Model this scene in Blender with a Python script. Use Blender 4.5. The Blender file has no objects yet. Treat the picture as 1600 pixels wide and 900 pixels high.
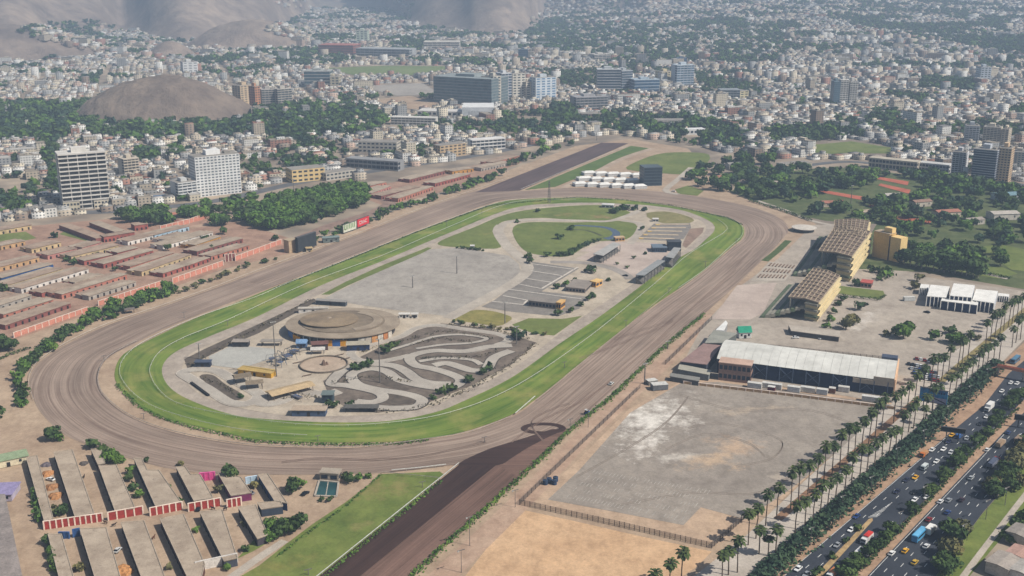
import bpy, math, random
import numpy as np
from mathutils import Vector, Matrix
random.seed(7); rng = np.random.default_rng(11)
R = math.radians
S = bpy.context.scene
# ---------------------------------------------------------------- camera, sky, sun, exposure
H, F, HY = 235.0, 1720.0, -64.0          # camera height (m), focal length and horizon row for a 1600 px wide frame
PIT = math.atan2(450 - HY, F)
cam_d = bpy.data.cameras.new('camera'); cam = bpy.data.objects.new('camera', cam_d)
S.collection.objects.link(cam); S.camera = cam
cam.location = (0, 0, H); cam.rotation_euler = (math.pi/2 - PIT, 0, 0)
cam_d.sensor_width = 36; cam_d.lens = 36*F/1600; cam_d.clip_start = 1; cam_d.clip_end = 30000
SUN_AZ = Vector((0.92, -0.39)).normalized(); SUN_EL = R(47)
W = bpy.data.worlds.new('World'); S.world = W; W.use_nodes = True
nt = W.node_tree; bg = nt.nodes['Background']; sk = nt.nodes.new('ShaderNodeTexSky')
sk.sky_type = 'NISHITA'; sk.sun_disc = False; sk.sun_elevation = SUN_EL
sk.sun_rotation = math.atan2(SUN_AZ.x, SUN_AZ.y); sk.dust_density = 2.0
nt.links.new(sk.outputs[0], bg.inputs[0]); bg.inputs[1].default_value = 0.065
sl = bpy.data.lights.new('sun', 'SUN'); sl.energy = 5.0; sl.angle = R(0.6); sl.color = (1, .94, .85)
so = bpy.data.objects.new('sun', sl); S.collection.objects.link(so)
sd = Vector((SUN_AZ.x*math.cos(SUN_EL), SUN_AZ.y*math.cos(SUN_EL), math.sin(SUN_EL)))
so.rotation_euler = sd.to_track_quat('Z', 'Y').to_euler(); so.location = (0, 0, 900)
S.view_settings.view_transform = 'Standard'; S.view_settings.look = 'None'
S.view_settings.gamma = 1; S.view_settings.exposure = 0.16; S.view_settings.use_curve_mapping = False
S.render.engine = 'CYCLES'; cy = S.cycles
cy.max_bounces = 4; cy.diffuse_bounces = 2; cy.glossy_bounces = 2; cy.transmission_bounces = 2; cy.volume_bounces = 0
cy.use_denoising = True; cy.caustics_reflective = False; cy.caustics_refractive = False; cy.use_adaptive_sampling = True
# ---------------------------------------------------------------- pixel <-> ground
cP, sP = math.cos(PIT), math.sin(PIT)
def ray(x, y):
    u, v = (x-800)/F, -(y-450)/F
    return (u, cP + v*sP, -sP + v*cP)
def G(x, y, z=0.0):
    d = ray(x, y); t = (z-H)/d[2]
    return Vector((d[0]*t, d[1]*t, z))
def P(X, Y, Z=0.0):
    yc = Y*cP - (Z-H)*sP; zc = Y*sP + (Z-H)*cP
    return (800 + F*X/yc, 450 - F*zc/yc)
def hgt(p, top):                            # height of a thing standing at ground point p whose top is seen at row top
    x = P(p.x, p.y)[0]; d = ray(x, top); return H + d[2]*p.y/d[1]
# ---------------------------------------------------------------- materials
def lin(c, k=1.0):
    return tuple(k*((v/255/12.92) if v <= 10.3 else ((v/255+.055)/1.055)**2.4) for v in c) + (1,)
MATS = {}
class NB:
    def __init__(s, name):
        s.m = bpy.data.materials.new(name); s.m.use_nodes = True; s.t = s.m.node_tree
        s.b = s.t.nodes['Principled BSDF']; s.b.inputs['Specular IOR Level'].default_value = .2
    def n(s, typ, **kw):
        o = s.t.nodes.new('ShaderNode'+typ)
        for k, v in kw.items():
            if k in o.inputs: o.inputs[k].default_value = v
            else: setattr(o, k, v)
        return o
    def l(s, a, b): s.t.links.new(a, b)
    def pos(s):
        return s.n('NewGeometry').outputs['Position']
    def uv(s): return s.n('UVMap').outputs[0]
    def mapped(s, src, sc):
        m = s.n('Mapping'); s.l(src, m.inputs[0]); m.inputs['Scale'].default_value = sc; return m.outputs[0]
    def noise(s, src, scale, detail=5, rough=.6):
        o = s.n('TexNoise'); o.inputs['Scale'].default_value = scale; o.inputs['Detail'].default_value = detail
        o.inputs['Roughness'].default_value = rough
        s.l(src, o.inputs['Vector']); return o.outputs['Fac']
    def ramp(s, src, stops):
        o = s.n('ValToRGB'); e = o.color_ramp.elements
        while len(e) < len(stops): e.new(.5)
        for q, (p, c) in zip(e, stops): q.position = p; q.color = c if len(c) == 4 else tuple(c)+(1,)
        s.l(src, o.inputs[0]); return o.outputs[0]
    def math(s, op, a, b=None):
        o = s.n('Math', operation=op)
        for i, v in enumerate((a, b)):
            if v is None: continue
            if isinstance(v, (int, float)): o.inputs[i].default_value = v
            else: s.l(v, o.inputs[i])
        return o.outputs[0]
    def mix(s, f, a, b):
        o = s.n('Mix', data_type='RGBA')
        for k, v in ((0, f), (6, a), (7, b)):
            if isinstance(v, (int, float, tuple)): o.inputs[k].default_value = v
            else: s.l(v, o.inputs[k])
        return o.outputs[2]
    def mul(s, a, b):
        o = s.n('Mix', data_type='RGBA', blend_type='MULTIPLY'); o.inputs[0].default_value = 1
        for k, v in ((6, a), (7, b)):
            if isinstance(v, tuple): o.inputs[k].default_value = v
            else: s.l(v, o.inputs[k])
        return o.outputs[2]
    def done(s, col, rough=.9, bump=None, bd=.3):
        if isinstance(col, tuple): s.b.inputs['Base Color'].default_value = col
        else: s.l(col, s.b.inputs['Base Color'])
        s.b.inputs['Roughness'].default_value = rough
        if bump is not None:
            o = s.n('Bump'); o.inputs['Strength'].default_value = 1; o.inputs['Distance'].default_value = bd
            s.l(bump, o.inputs['Height']); s.l(o.outputs[0], s.b.inputs['Normal'])
        MATS[s.m.name] = s.m; return s.m
def M(name, c, c2=None, sc=.08, rough=.9, k=1.0, fine=1.2, metal=0):
    """plain painted or earthen surface: two tones mixed by broad noise, with fine grain"""
    if name in MATS: return MATS[name]
    b = NB(name); a = lin(c, k); d = lin(c2, k) if c2 else tuple(v*.78 for v in a[:3])+(1,)
    p = b.pos(); f = b.noise(p, sc, 6, .65)
    col = b.ramp(f, [(.35, d), (.62, a)])
    g = b.ramp(b.noise(p, fine, 4, .7), [(.3, (.78, .78, .78)), (.7, (1.12, 1.12, 1.12))])
    b.b.inputs['Metallic'].default_value = metal
    return b.done(b.mul(col, g), rough)
def earth(name, c, c2, blotches=(), sc=.02, streak=None, k=1.0):
    """bare ground; blotches = stains (ground point, radius x, radius y, rotation, colour, threshold)"""
    b = NB(name); p = b.pos(); f = b.noise(p, sc, 8, .68)
    col = b.ramp(f, [(.32, lin(c2, k)), (.66, lin(c, k))])
    for (q, rx, ry, rot, cc, th) in blotches:
        m = b.n('Mapping', vector_type='TEXTURE'); b.l(p, m.inputs[0]); m.inputs['Location'].default_value = (q.x, q.y, 0)
        m.inputs['Rotation'].default_value = (0, 0, rot); m.inputs['Scale'].default_value = (rx, ry, 1e6)
        d = b.n('VectorMath', operation='LENGTH'); b.l(m.outputs[0], d.inputs[0])
        e = b.math('SUBTRACT', b.noise(p, .09, 8, .72), b.math('MULTIPLY', d.outputs['Value'], .35))
        msk = b.ramp(e, [(th-.05, (0, 0, 0)), (th+.16, (.85, .85, .85))])
        col = b.mix(msk, col, lin(cc, k))
    g = b.ramp(b.noise(p, .7, 6, .75), [(.28, (.8, .8, .8)), (.72, (1.12, 1.12, 1.12))])
    w = b.ramp(b.noise(b.mapped(p, (.16, .11, 1)), 1.0, 8, .78), [(.36, (.80, .79, .78)), (.52, (1, 1, 1)), (.68, (1.14, 1.13, 1.12))])
    return b.done(b.mul(b.mul(col, w), g), .95)
def worn_roof(name, c, c2, c3):
    """old concrete or sheet roof: broad tone changes, dark soot spots, pale dust"""
    b = NB(name); p = b.pos()
    col = b.ramp(b.noise(p, .09, 6, .7), [(.36, lin(c2)), (.62, lin(c))])
    col = b.mix(b.ramp(b.noise(p, .32, 8, .8), [(.56, (0, 0, 0)), (.68, (.75, .75, .75))]), col, lin(c3))
    col = b.mul(col, b.ramp(b.noise(p, 1.6, 5, .8), [(.3, (.78, .78, .78)), (.7, (1.16, 1.15, 1.13))]))
    return b.done(col, .95)
def track(name, c, c2, c3=None, k=1.0, along=.012, across=.9, sc2=.02):
    """surface with combed streaks that follow the uv (u metres along, v metres across)"""
    b = NB(name); u = b.uv()
    f = b.noise(b.mapped(u, (along, across, 1)), 1.0, 6, .6)
    col = b.ramp(f, [(.34, lin(c2, k)), (.6, lin(c, k))])
    f2 = b.noise(b.mapped(u, (along*.5, across*.16, 1)), 1.0, 3, .5)
    col = b.mul(col, b.ramp(f2, [(.35, (.84, .84, .84)), (.65, (1.1, 1.1, 1.1))]))
    f3 = b.noise(b.pos(), .018, 7, .7); col = b.mul(col, b.ramp(f3, [(.36, (.86, .85, .84)), (.64, (1.1, 1.1, 1.09))]))
    if c3:
        col = b.mix(b.ramp(b.noise(b.pos(), sc2, 6, .65), [(.5, (0, 0, 0)), (.72, (1, 1, 1))]), col, lin(c3, k))
    g = b.ramp(b.noise(b.pos(), .9, 5, .75), [(.25, (.84, .84, .84)), (.75, (1.1, 1.1, 1.1))])
    return b.done(b.mul(col, g), .95)
def facade(name, c, glass=(40, 48, 58), du=3.4, dv=3.1, k=1.0, wu=.5, wv=.45):
    """wall of a far building: rows of windows too small to build, laid out in metres along the wall (uv)"""
    if name in MATS: return MATS[name]
    b = NB(name); u = b.uv(); sp = b.n('SeparateXYZ'); b.l(u, sp.inputs[0])
    def band(src, d, w):
        fr = b.math('FRACT', b.math('DIVIDE', src, d)); return b.math('LESS_THAN', b.math('ABSOLUTE', b.math('SUBTRACT', fr, .5)), w/2)
    w = b.math('MULTIPLY', band(sp.outputs[0], du, wu), band(sp.outputs[1], dv, wv))
    base = b.ramp(b.noise(b.pos(), .12, 4, .6), [(.3, lin(c, k*.82)), (.7, lin(c, k))])
    return b.done(b.mix(w, base, lin(glass, k)), .8)
def leaf(name, c, c2, k=1.0, sc=.25):
    b = NB(name); p = b.pos()
    col = b.ramp(b.noise(p, sc, 3, .6), [(.3, lin(c2, k)), (.7, lin(c, k))])
    col2 = b.ramp(b.noise(p, .07, 3, .6), [(.3, (.62, .70, .74)), (.5, (1, 1, 1)), (.7, (1.45, 1.3, 1.05))])
    b.b.inputs['Specular IOR Level'].default_value = .1
    return b.done(b.mul(col, col2), .8)
# ---------------------------------------------------------------- mesh building
COL = S.collection
class MB:
    def __init__(s): s.v = []; s.f = []; s.mi = []; s.uv = []
    def face(s, pts, mi=0, uv=None):
        n = len(s.v); s.v += [tuple(p) for p in pts]; s.f.append(tuple(range(n, n+len(pts)))); s.mi.append(mi)
        s.uv += list(uv) if uv else [(0, 0)]*len(pts); return s
    def prism(s, poly, z0, z1, mi=0, top=None, bottom=False):
        """vertical prism over a ground outline; wall uv in metres"""
        poly = [(p[0], p[1]) for p in poly]
        if sum(a[0]*b[1]-b[0]*a[1] for a, b in zip(poly, poly[1:]+poly[:1])) < 0: poly = poly[::-1]
        u = 0
        for a, b in zip(poly, poly[1:]+poly[:1]):
            d = math.hypot(b[0]-a[0], b[1]-a[1])
            s.face([(a[0], a[1], z0), (b[0], b[1], z0), (b[0], b[1], z1), (a[0], a[1], z1)], mi, [(u, 0), (u+d, 0), (u+d, z1-z0), (u, z1-z0)]); u += d
        s.face([(p[0], p[1], z1) for p in poly], mi if top is None else top)
        if bottom: s.face([(p[0], p[1], z0) for p in poly[::-1]], mi)
        return s
    def box(s, x0, x1, y0, y1, z0, z1, mi=0, top=None, bottom=True):
        return s.prism([(x0, y0), (x1, y0), (x1, y1), (x0, y1)], z0, z1, mi, top, bottom)
    def bar(s, a, b, w, h=None, mi=0, n=4):
        """beam between two points, n sided"""
        a = Vector(a); b = Vector(b); d = (b-a).normalized(); up = Vector((0, 0, 1)) if abs(d.z) < .95 else Vector((1, 0, 0))
        x = d.cross(up).normalized(); y = x.cross(d); h = h or w
        def ring(c, k=1.0):
            if n == 4: return [c+x*w/2*i+y*h/2*j for i, j in ((-1, -1), (1, -1), (1, 1), (-1, 1))]
            return [c+x*w/2*math.cos(t*2*math.pi/n)*k+y*h/2*math.sin(t*2*math.pi/n)*k for t in range(n)]
        A, B = ring(a), ring(b)
        for i in range(n): j = (i+1) % n; s.face([A[i], A[j], B[j], B[i]], mi)
        s.face(A[::-1], mi); s.face(B, mi); return s
    def cone(s, c, r0, r1, z0, z1, n=10, mi=0, cap=True):
        A = [(c[0]+r0*math.cos(2*math.pi*i/n), c[1]+r0*math.sin(2*math.pi*i/n), z0) for i in range(n)]
        B = [(c[0]+r1*math.cos(2*math.pi*i/n), c[1]+r1*math.sin(2*math.pi*i/n), z1) for i in range(n)]
        for i in range(n): j = (i+1) % n; s.face([A[i], A[j], B[j], B[i]], mi)
        if cap: s.face(B, mi)
        return s
    def extrude_y(s, prof, y0, y1, mi=0):
        """profile in x,z swept along y"""
        A = [(p[0], y0, p[1]) for p in prof]; B = [(p[0], y1, p[1]) for p in prof]; n = len(prof)
        for i in range(n): j = (i+1) % n; s.face([A[i], A[j], B[j], B[i]], mi)
        s.face(A[::-1], mi); s.face(B, mi); return s
    def mesh(s, name):
        m = bpy.data.meshes.new(name); m.from_pydata(s.v, [], s.f)
        l = m.uv_layers.new(name='UVMap'); l.data.foreach_set('uv', np.array(s.uv, 'f').ravel())
        m.polygons.foreach_set('material_index', np.array(s.mi, 'i')); return m
def tag(o, label=None, cat=None, group=None, kind=None):
    for k, v in (('label', label), ('category', cat), ('group', group), ('kind', kind)):
        if v: o[k] = v
    return o
def ob(name, mb, mats, parent=None, label=None, cat=None, group=None, kind=None, loc=None, rz=0, smooth=False, scale=None):
    m = mb.mesh(name) if isinstance(mb, MB) else mb
    if mats is not None and len(m.materials) == 0:
        for q in (mats if isinstance(mats, (list, tuple)) else [mats]): m.materials.append(q)
    if smooth: m.polygons.foreach_set('use_smooth', [True]*len(m.polygons))
    o = bpy.data.objects.new(name, m); COL.objects.link(o); o.parent = parent
    if loc is not None: o.location = loc
    if rz: o.rotation_euler = (0, 0, rz)
    if scale: o.scale = scale if hasattr(scale, '__len__') else (scale,)*3
    return tag(o, label, cat, group, kind)
def empty(name, loc, rz=0, label=None, cat=None, group=None, scale=None):
    o = bpy.data.objects.new(name, None); COL.objects.link(o); o.location = loc; o.rotation_euler = (0, 0, rz)
    if scale: o.scale = scale if hasattr(scale, '__len__') else (scale,)*3
    o.empty_display_size = 1; return tag(o, label, cat, group)
def copy_tree(o, parent=None):
    c = o.copy(); COL.objects.link(c); c.parent = parent
    for ch in list(o.children): copy_tree(ch, c)
    return c
def fast_mesh(name, V, Fq, uv=None, mi=None, n=4):
    """big mesh from numpy arrays of equal-sided faces"""
    m = bpy.data.meshes.new(name); nv, nf = len(V), len(Fq)
    m.vertices.add(nv); m.vertices.foreach_set('co', np.ascontiguousarray(V, 'f').ravel())
    m.loops.add(nf*n); m.loops.foreach_set('vertex_index', np.ascontiguousarray(Fq, 'i').ravel())
    m.polygons.add(nf); m.polygons.foreach_set('loop_start', np.arange(0, nf*n, n, dtype='i'))
    if mi is not None: m.polygons.foreach_set('material_index', np.ascontiguousarray(mi, 'i'))
    if uv is not None:
        l = m.uv_layers.new(name='UVMap'); l.data.foreach_set('uv', np.ascontiguousarray(uv, 'f').ravel())
    m.update(calc_edges=True); m.validate(); return m
def spline(pts, closed=False, step=6):
    """Catmull-Rom through pixel points"""
    n = len(pts); out = []
    for i in range(n if closed else n-1):
        p = [pts[(i+j) % n] if closed else pts[min(max(i+j, 0), n-1)] for j in (-1, 0, 1, 2)]
        m = max(2, int(math.hypot(p[2][0]-p[1][0], p[2][1]-p[1][1])/step))
        for k in range(m):
            t = k/m; out.append(tuple(.5*(2*p[1][a]+(p[2][a]-p[0][a])*t+(2*p[0][a]-5*p[1][a]+4*p[2][a]-p[3][a])*t*t+(3*p[1][a]-p[0][a]-3*p[2][a]+p[3][a])*t**3) for a in (0, 1)))
    if not closed: out.append(tuple(pts[-1]))
    return out
def sheet(name, px, z, mat, sm=False, parent=None, label=None, kind='structure'):
    """flat sheet on the ground outlined by points of the photograph carried to the ground plane"""
    pts = spline(px, True) if sm else px
    mb = MB(); g = [G(x, y) for x, y in pts]
    if sum(a.x*b.y-b.x*a.y for a, b in zip(g, g[1:]+g[:1])) < 0: g = g[::-1]
    mb.face([(p.x, p.y, z) for p in g], 0, [(p.x, p.y) for p in g])
    return ob(name, mb, mat, parent, label, kind=None if parent else kind)
def ribbon(name, px, w, z, mat, closed=False, parent=None, kind='structure', step=6, w1=None, ground=False):
    """road-like strip of width w metres along a line of photograph points"""
    g = [Vector(p).to_3d() for p in px] if ground else [G(x, y) for x, y in (spline(px, closed, step) if len(px) > 2 or closed else px)]
    mb = MB(); n = len(g); L = []; Rr = []; u = [0]
    for i in range(n):
        a = g[i-1] if (i or closed) else g[0]; b = g[(i+1) % n] if (i < n-1 or closed) else g[n-1]
        d = (b-a).normalized(); q = Vector((-d.y, d.x, 0)); ww = w if w1 is None else w+(w1-w)*i/(n-1)
        L.append(g[i]+q*ww/2); Rr.append(g[i]-q*ww/2)
        if i: u.append(u[-1]+(g[i]-g[i-1]).length)
    for i in range(n if closed else n-1):
        j = (i+1) % n; ub = u[j] if j else u[-1]+(g[0]-g[-1]).length
        mb.face([(Rr[i].x, Rr[i].y, z), (Rr[j].x, Rr[j].y, z), (L[j].x, L[j].y, z), (L[i].x, L[i].y, z)], 0, [(u[i], 0), (ub, 0), (ub, w), (u[i], w)])
    return ob(name, mb, mat, parent, kind=None if parent else kind)
def ordinal(n):
    W1 = 'first second third fourth fifth sixth seventh eighth ninth tenth eleventh twelfth thirteenth fourteenth fifteenth sixteenth seventeenth eighteenth nineteenth'.split()
    T = 'twentieth thirtieth fortieth fiftieth sixtieth seventieth eightieth ninetieth'.split(); t = 'twenty thirty forty fifty sixty seventy eighty ninety'.split()
    if n >= 100: return 'hundred-and-'+ordinal(n-100) if n > 100 else 'hundredth'
    if n < 20: return W1[n-1]
    return T[n//10-2] if n % 10 == 0 else t[n//10-2]+'-'+W1[n % 10-1]
# ---------------------------------------------------------------- terrain
_tab = rng.random((256, 256))
def vnoise(x, y):
    x = np.asarray(x, float); y = np.asarray(y, float); xi = np.floor(x).astype(int); yi = np.floor(y).astype(int); fx = x-xi; fy = y-yi
    fx = fx*fx*(3-2*fx); fy = fy*fy*(3-2*fy); g = lambda a, b: _tab[a % 256, b % 256]
    return (g(xi, yi)*(1-fx)+g(xi+1, yi)*fx)*(1-fy)+(g(xi, yi+1)*(1-fx)+g(xi+1, yi+1)*fx)*fy
def fbm(x, y, o=5):
    s = 0; a = .5
    for i in range(o): s = s+a*vnoise(x*2**i+17*i, y*2**i+31*i); a *= .5
    return s
def ridged(x, y, o=5):
    s = 0; a = .5
    for i in range(o): s = s+a*(1-abs(2*vnoise(x*2**i+7*i, y*2**i+3*i)-1)); a *= .5
    return s
BX = [-400, 0, 110, 190, 240, 330, 420, 470, 500, 590, 640, 740, 830, 850, 900, 1010, 1060, 1200, 1290, 1400, 1520, 1600, 2000]
BY = [90, 84, 66, 48, 62, 66, 46, 30, 2, 0, 34, 56, 50, 24, 22, 34, 16, 8, -6, -14, 14, 22, 20]
BS = [.25, .26, .30, .30, .30, .30, .30, .28, .2, .2, .28, .30, .30, .24, .22, .22, .2, .16, .1, .1, .16, .2, .2]
def yrange(y):                               # ground range seen at row y on the centre line
    v = -(np.asarray(y, float)-450)/F; return (cP+v*sP)*H/(sP-v*cP)
DOMES = []
def dome(px, yf, rx, ry, top):
    c = G(px, yf); c = Vector((c.x*(c.y+ry)/c.y, c.y+ry, 0)); DOMES.append((c.x, c.y, rx, ry, hgt(c, top)))
dome(258, 197, 142, 120, 117); dome(-30, 101, 330, 300, 36); dome(268, 92, 62, 70, 63); dome(395, 78, 190, 210, 30)
def terr(X, Y):
    X = np.asarray(X, float); Y = np.maximum(np.asarray(Y, float), 50.)
    px = 800+F*X/(Y*cP+H*sP)
    yb = np.interp(px, BX, BY); sl_ = np.interp(px, BX, BS); D = yrange(yb+3*np.sin(px*.05))
    q = np.maximum(0, Y-D); q = q*q/(q+120)
    h = sl_*q*(.62+.75*ridged(X/900+3, Y/900, 5))+q*.03*(fbm(X/160, Y/160)-.5)*2
    # broad rise of the valley floor under the hillside suburbs
    rise = np.clip((px-850)/300, 0, 1)*np.maximum(0, Y-2500)*.035
    h = np.maximum(h, 0)+rise
    for (cx, cy, rx, ry, hh) in DOMES:
        r = np.sqrt(((X-cx)/rx)**2+((Y-cy)/ry)**2)*(1+.16*(fbm(X/70, Y/70)-.5)*2)
        h = np.maximum(h, hh*np.clip(1-r**1.9, 0, 1)*(.93+.14*fbm(X/35+9, Y/35)))
    return np.minimum(h, 520)
def hill_material(name, k=1.0):
    b = NB(name); p = b.pos()
    f = b.noise(p, .0035, 9, .62); col = b.ramp(f, [(.34, lin((128, 114, 106), k)), (.5, lin((152, 136, 124), k)), (.66, lin((178, 160, 144), k))])
    g = b.noise(p, .02, 8, .72); col = b.mul(col, b.ramp(g, [(.3, (.55, .55, .58)), (.7, (1.2, 1.18, 1.12))]))
    return b.done(col, .95, g, 9)
m_hill = hill_material('hill_rock', .92)
def grid_mesh(X, Y, Z):
    n, m = X.shape; V = np.stack([X, Y, Z], -1).reshape(-1, 3); i = np.arange(n*m).reshape(n, m)
    return V, np.stack([i[:-1, :-1], i[:-1, 1:], i[1:, 1:], i[1:, :-1]], -1).reshape(-1, 4)
ys = np.geomspace(2150, 8600, 190); az = np.linspace(-.72, .72, 330)
Yg, Ag = np.meshgrid(ys, az, indexing='ij'); Xg = Ag*Yg
V, Fq = grid_mesh(Xg, Yg, terr(Xg, Yg)-.8)
ob('hills', fast_mesh('hills', V, Fq), m_hill, kind='structure', smooth=True)
cx, cy_, rx, ry, hh = DOMES[0]
Xg, Yg = np.meshgrid(np.linspace(cx-rx*1.25, cx+rx*1.25, 130), np.linspace(cy_-ry*1.25, cy_+ry*1.25, 110))
V, Fq = grid_mesh(Xg, Yg, terr(Xg, Yg)-.5+(terr(Xg, Yg) > 1)*(3.2*(ridged(Xg/22, Yg/22)-.5)+1.8*(fbm(Xg/6, Yg/6)-.5)))
ob('hill', fast_mesh('hill', V, Fq), hill_material('mound_rock', .68), kind='structure', smooth=True)
# ---------------------------------------------------------------- ground
b = NB('city_ground'); p = b.pos()
col = b.ramp(b.noise(p, .012, 6, .6), [(.35, lin((124, 112, 100))), (.5, lin((150, 136, 120))), (.65, lin((172, 156, 136)))])
vo = b.n('TexVoronoi'); b.l(p, vo.inputs['Vector']); vo.inputs['Scale'].default_value = .04
col = b.mul(col, b.ramp(vo.outputs['Distance'], [(.1, (1.1, 1.08, 1.05)), (.7, (.75, .76, .78))]))
g_city = b.done(col, .95)
mb = MB(); mb.face([(-8000, -1200, 0), (8000, -1200, 0), (8000, 8900, 0), (-8000, 8900, 0)]); ob('ground', mb, g_city, kind='structure')
# ---------------------------------------------------------------- racecourse sheets
m_dust = earth('dusty_land', (180, 158, 134), (154, 131, 110), sc=.03)
m_dust2 = earth('pale_dust', (186, 168, 148), (160, 140, 122), sc=.04)
sheet('racecourse_land', [(-260, 560), (60, 500), (240, 455), (420, 400), (560, 350), (700, 300), (900, 228), (985, 217), (1075, 232), (1130, 290), (1270, 345), (1330, 420), (1180, 520), (1480, 560), (1240, 905), (1100, 1000), (-300, 1000), (-300, 620)], .04, m_dust)
DO = [(400, 426), (332, 452), (250, 481), (175, 506), (120, 530), (75, 556), (52, 577), (46, 600), (53, 625), (70, 652), (110, 684), (175, 707), (217, 721), (275, 734), (350, 741), (450, 742), (530, 741), (612, 738), (717, 727), (800, 740), (892, 671), (962, 615), (1007, 571), (1050, 532), (1100, 491), (1147, 449), (1200, 398), (1222, 374), (1232, 361), (1226, 347), (1200, 332), (1150, 318), (1075, 305), (1000, 297), (900, 294), (800, 299), (762, 294), (712, 309), (650, 331), (575, 361), (500, 389)]
DI = [(427, 448), (362, 472), (300, 496), (250, 517), (215, 535), (180, 552), (162, 567), (154, 585), (154, 601), (161, 616), (180, 635), (212, 655), (262, 673), (330, 688), (400, 697), (500, 700), (575, 699), (672, 687), (735, 676), (800, 652), (837, 627), (875, 597), (900, 576), (975, 515), (1025, 477), (1067, 449), (1100, 425), (1145, 387), (1160, 375), (1166, 362), (1159, 349), (1137, 339), (1100, 330), (1050, 320), (975, 311), (900, 307), (800, 311), (762, 319), (725, 332), (650, 360), (525, 410)]
GO = [(432, 448), (365, 475), (300, 500), (225, 536), (192, 555), (180, 578), (183, 600), (210, 628), (250, 650), (300, 665), (350, 676), (400, 687), (480, 691), (550, 692), (625, 690), (675, 685), (735, 672), (800, 648), (837, 624), (875, 594), (900, 573), (975, 513), (1025, 475), (1064, 449), (1100, 423), (1143, 386), (1158, 374), (1163, 361), (1157, 350), (1135, 340), (1098, 332), (1048, 322), (975, 313), (900, 309), (800, 313), (764, 321), (727, 334), (652, 362), (527, 412)]
GI = [(500, 447), (400, 496), (325, 527), (275, 550), (255, 570), (255, 590), (270, 610), (300, 627), (350, 645), (400, 654), (500, 660), (600, 659), (675, 646), (725, 627), (800, 590), (875, 537), (937, 495), (995, 452), (1050, 410), (1085, 390), (1101, 376), (1116, 361), (1114, 350), (1095, 339), (1062, 328), (1012, 321), (975, 319), (935, 317), (875, 318), (800, 326), (700, 365), (600, 407)]
PI_ = [(505, 458), (400, 510), (357, 527), (300, 552), (285, 572), (287, 590), (305, 612), (337, 628), (400, 643), (475, 651), (600, 648), (675, 635), (725, 612), (800, 577), (870, 525), (925, 486), (985, 447), (1003, 437), (1040, 410), (1075, 388), (1092, 372), (1103, 360), (1101, 350), (1085, 341), (1055, 332), (1010, 325), (972, 322), (935, 320), (875, 322), (800, 331), (705, 369), (605, 414)]
def curve(px): return np.array([G(x, y)[:2] for x, y in spline(px, True, 5)])
def ring(name, inner, outer, z, mat):
    """band between two closed lines; uv runs along and across it"""
    A = curve(inner); B = curve(outer)
    seg = np.linalg.norm(np.roll(A, -1, 0)-A, axis=1); s = np.r_[0, np.cumsum(seg)]; N = 420
    t = np.linspace(0, s[-1], N, endpoint=False); C = np.r_[A, A[:1]]
    I = np.stack([np.interp(t, s, C[:, k]) for k in (0, 1)], 1)
    d = np.roll(I, -6, 0)-np.roll(I, 6, 0); d /= np.linalg.norm(d, axis=1)[:, None]; nrm = np.stack([d[:, 1], -d[:, 0]], 1)
    cen = A.mean(0)
    if np.sum(nrm*(I-cen)) < 0: nrm = -nrm
    B2 = np.roll(B, -1, 0); e = B2-B; O = np.zeros_like(I); wdt = np.zeros(N)
    for k in range(N):
        r = nrm[k]; den = r[0]*e[:, 1]-r[1]*e[:, 0]; q = B-I[k]
        with np.errstate(all='ignore'):
            tt = (q[:, 0]*e[:, 1]-q[:, 1]*e[:, 0])/den; uu = (q[:, 0]*r[1]-q[:, 1]*r[0])/den
        ok = (uu >= 0) & (uu <= 1) & (tt > .2); wdt[k] = tt[ok].min() if ok.any() else np.nan
    bad = np.isnan(wdt); wdt[bad] = np.interp(np.where(bad)[0], np.where(~bad)[0], wdt[~bad]); O = I+nrm*wdt[:, None]
    V = np.zeros((2*N, 3)); V[:N, :2] = I; V[N:, :2] = O; V[:, 2] = z
    i = np.arange(N); j = (i+1) % N; Fq = np.stack([i, j, j+N, i+N], 1)
    area = (V[Fq[0, 1], 0]-V[Fq[0, 0], 0])*(V[Fq[0, 2], 1]-V[Fq[0, 0], 1])-(V[Fq[0, 1], 1]-V[Fq[0, 0], 1])*(V[Fq[0, 2], 0]-V[Fq[0, 0], 0])
    tn = np.r_[t[1:], s[-1]]; uv = np.stack([np.stack([t, 0*t], 1), np.stack([tn, 0*t], 1), np.stack([tn, wdt[j]], 1), np.stack([t, wdt], 1)], 1)
    if area < 0: Fq = Fq[:, ::-1]; uv = uv[:, ::-1]
    return ob(name, fast_mesh(name, V, Fq, uv.reshape(-1, 2)), mat, kind='structure')
m_dirt = track('track_dirt', (168, 149, 134), (128, 108, 96), k=.86, across=.8)
m_turf = track('track_turf', (130, 148, 66), (88, 118, 44), (164, 158, 90), k=.78, along=.02, across=.3, sc2=.03)
m_weed = earth('weedy_verge', (120, 112, 76), (74, 88, 46), sc=.2)
m_path = earth('service_path', (176, 164, 150), (150, 138, 126), sc=.06)
sheet('track_shoulder', GO, .10, m_weed, True)
ring('dirt_track', DI, DO, .16, m_dirt)
sheet('turf_margin', GO, .20, M('turf_edge', (78, 104, 44), (58, 84, 36), .2, k=.75), True)
ring('grass_track', GI, [(x, y) for x, y in GO], .25, m_turf)
sheet('service_path', GI, .22, m_path, True)
m_inf = earth('infield_dust', (190, 177, 158), (164, 151, 134), sc=.035)
sheet('infield', PI_, .30, m_inf, True)
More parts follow.
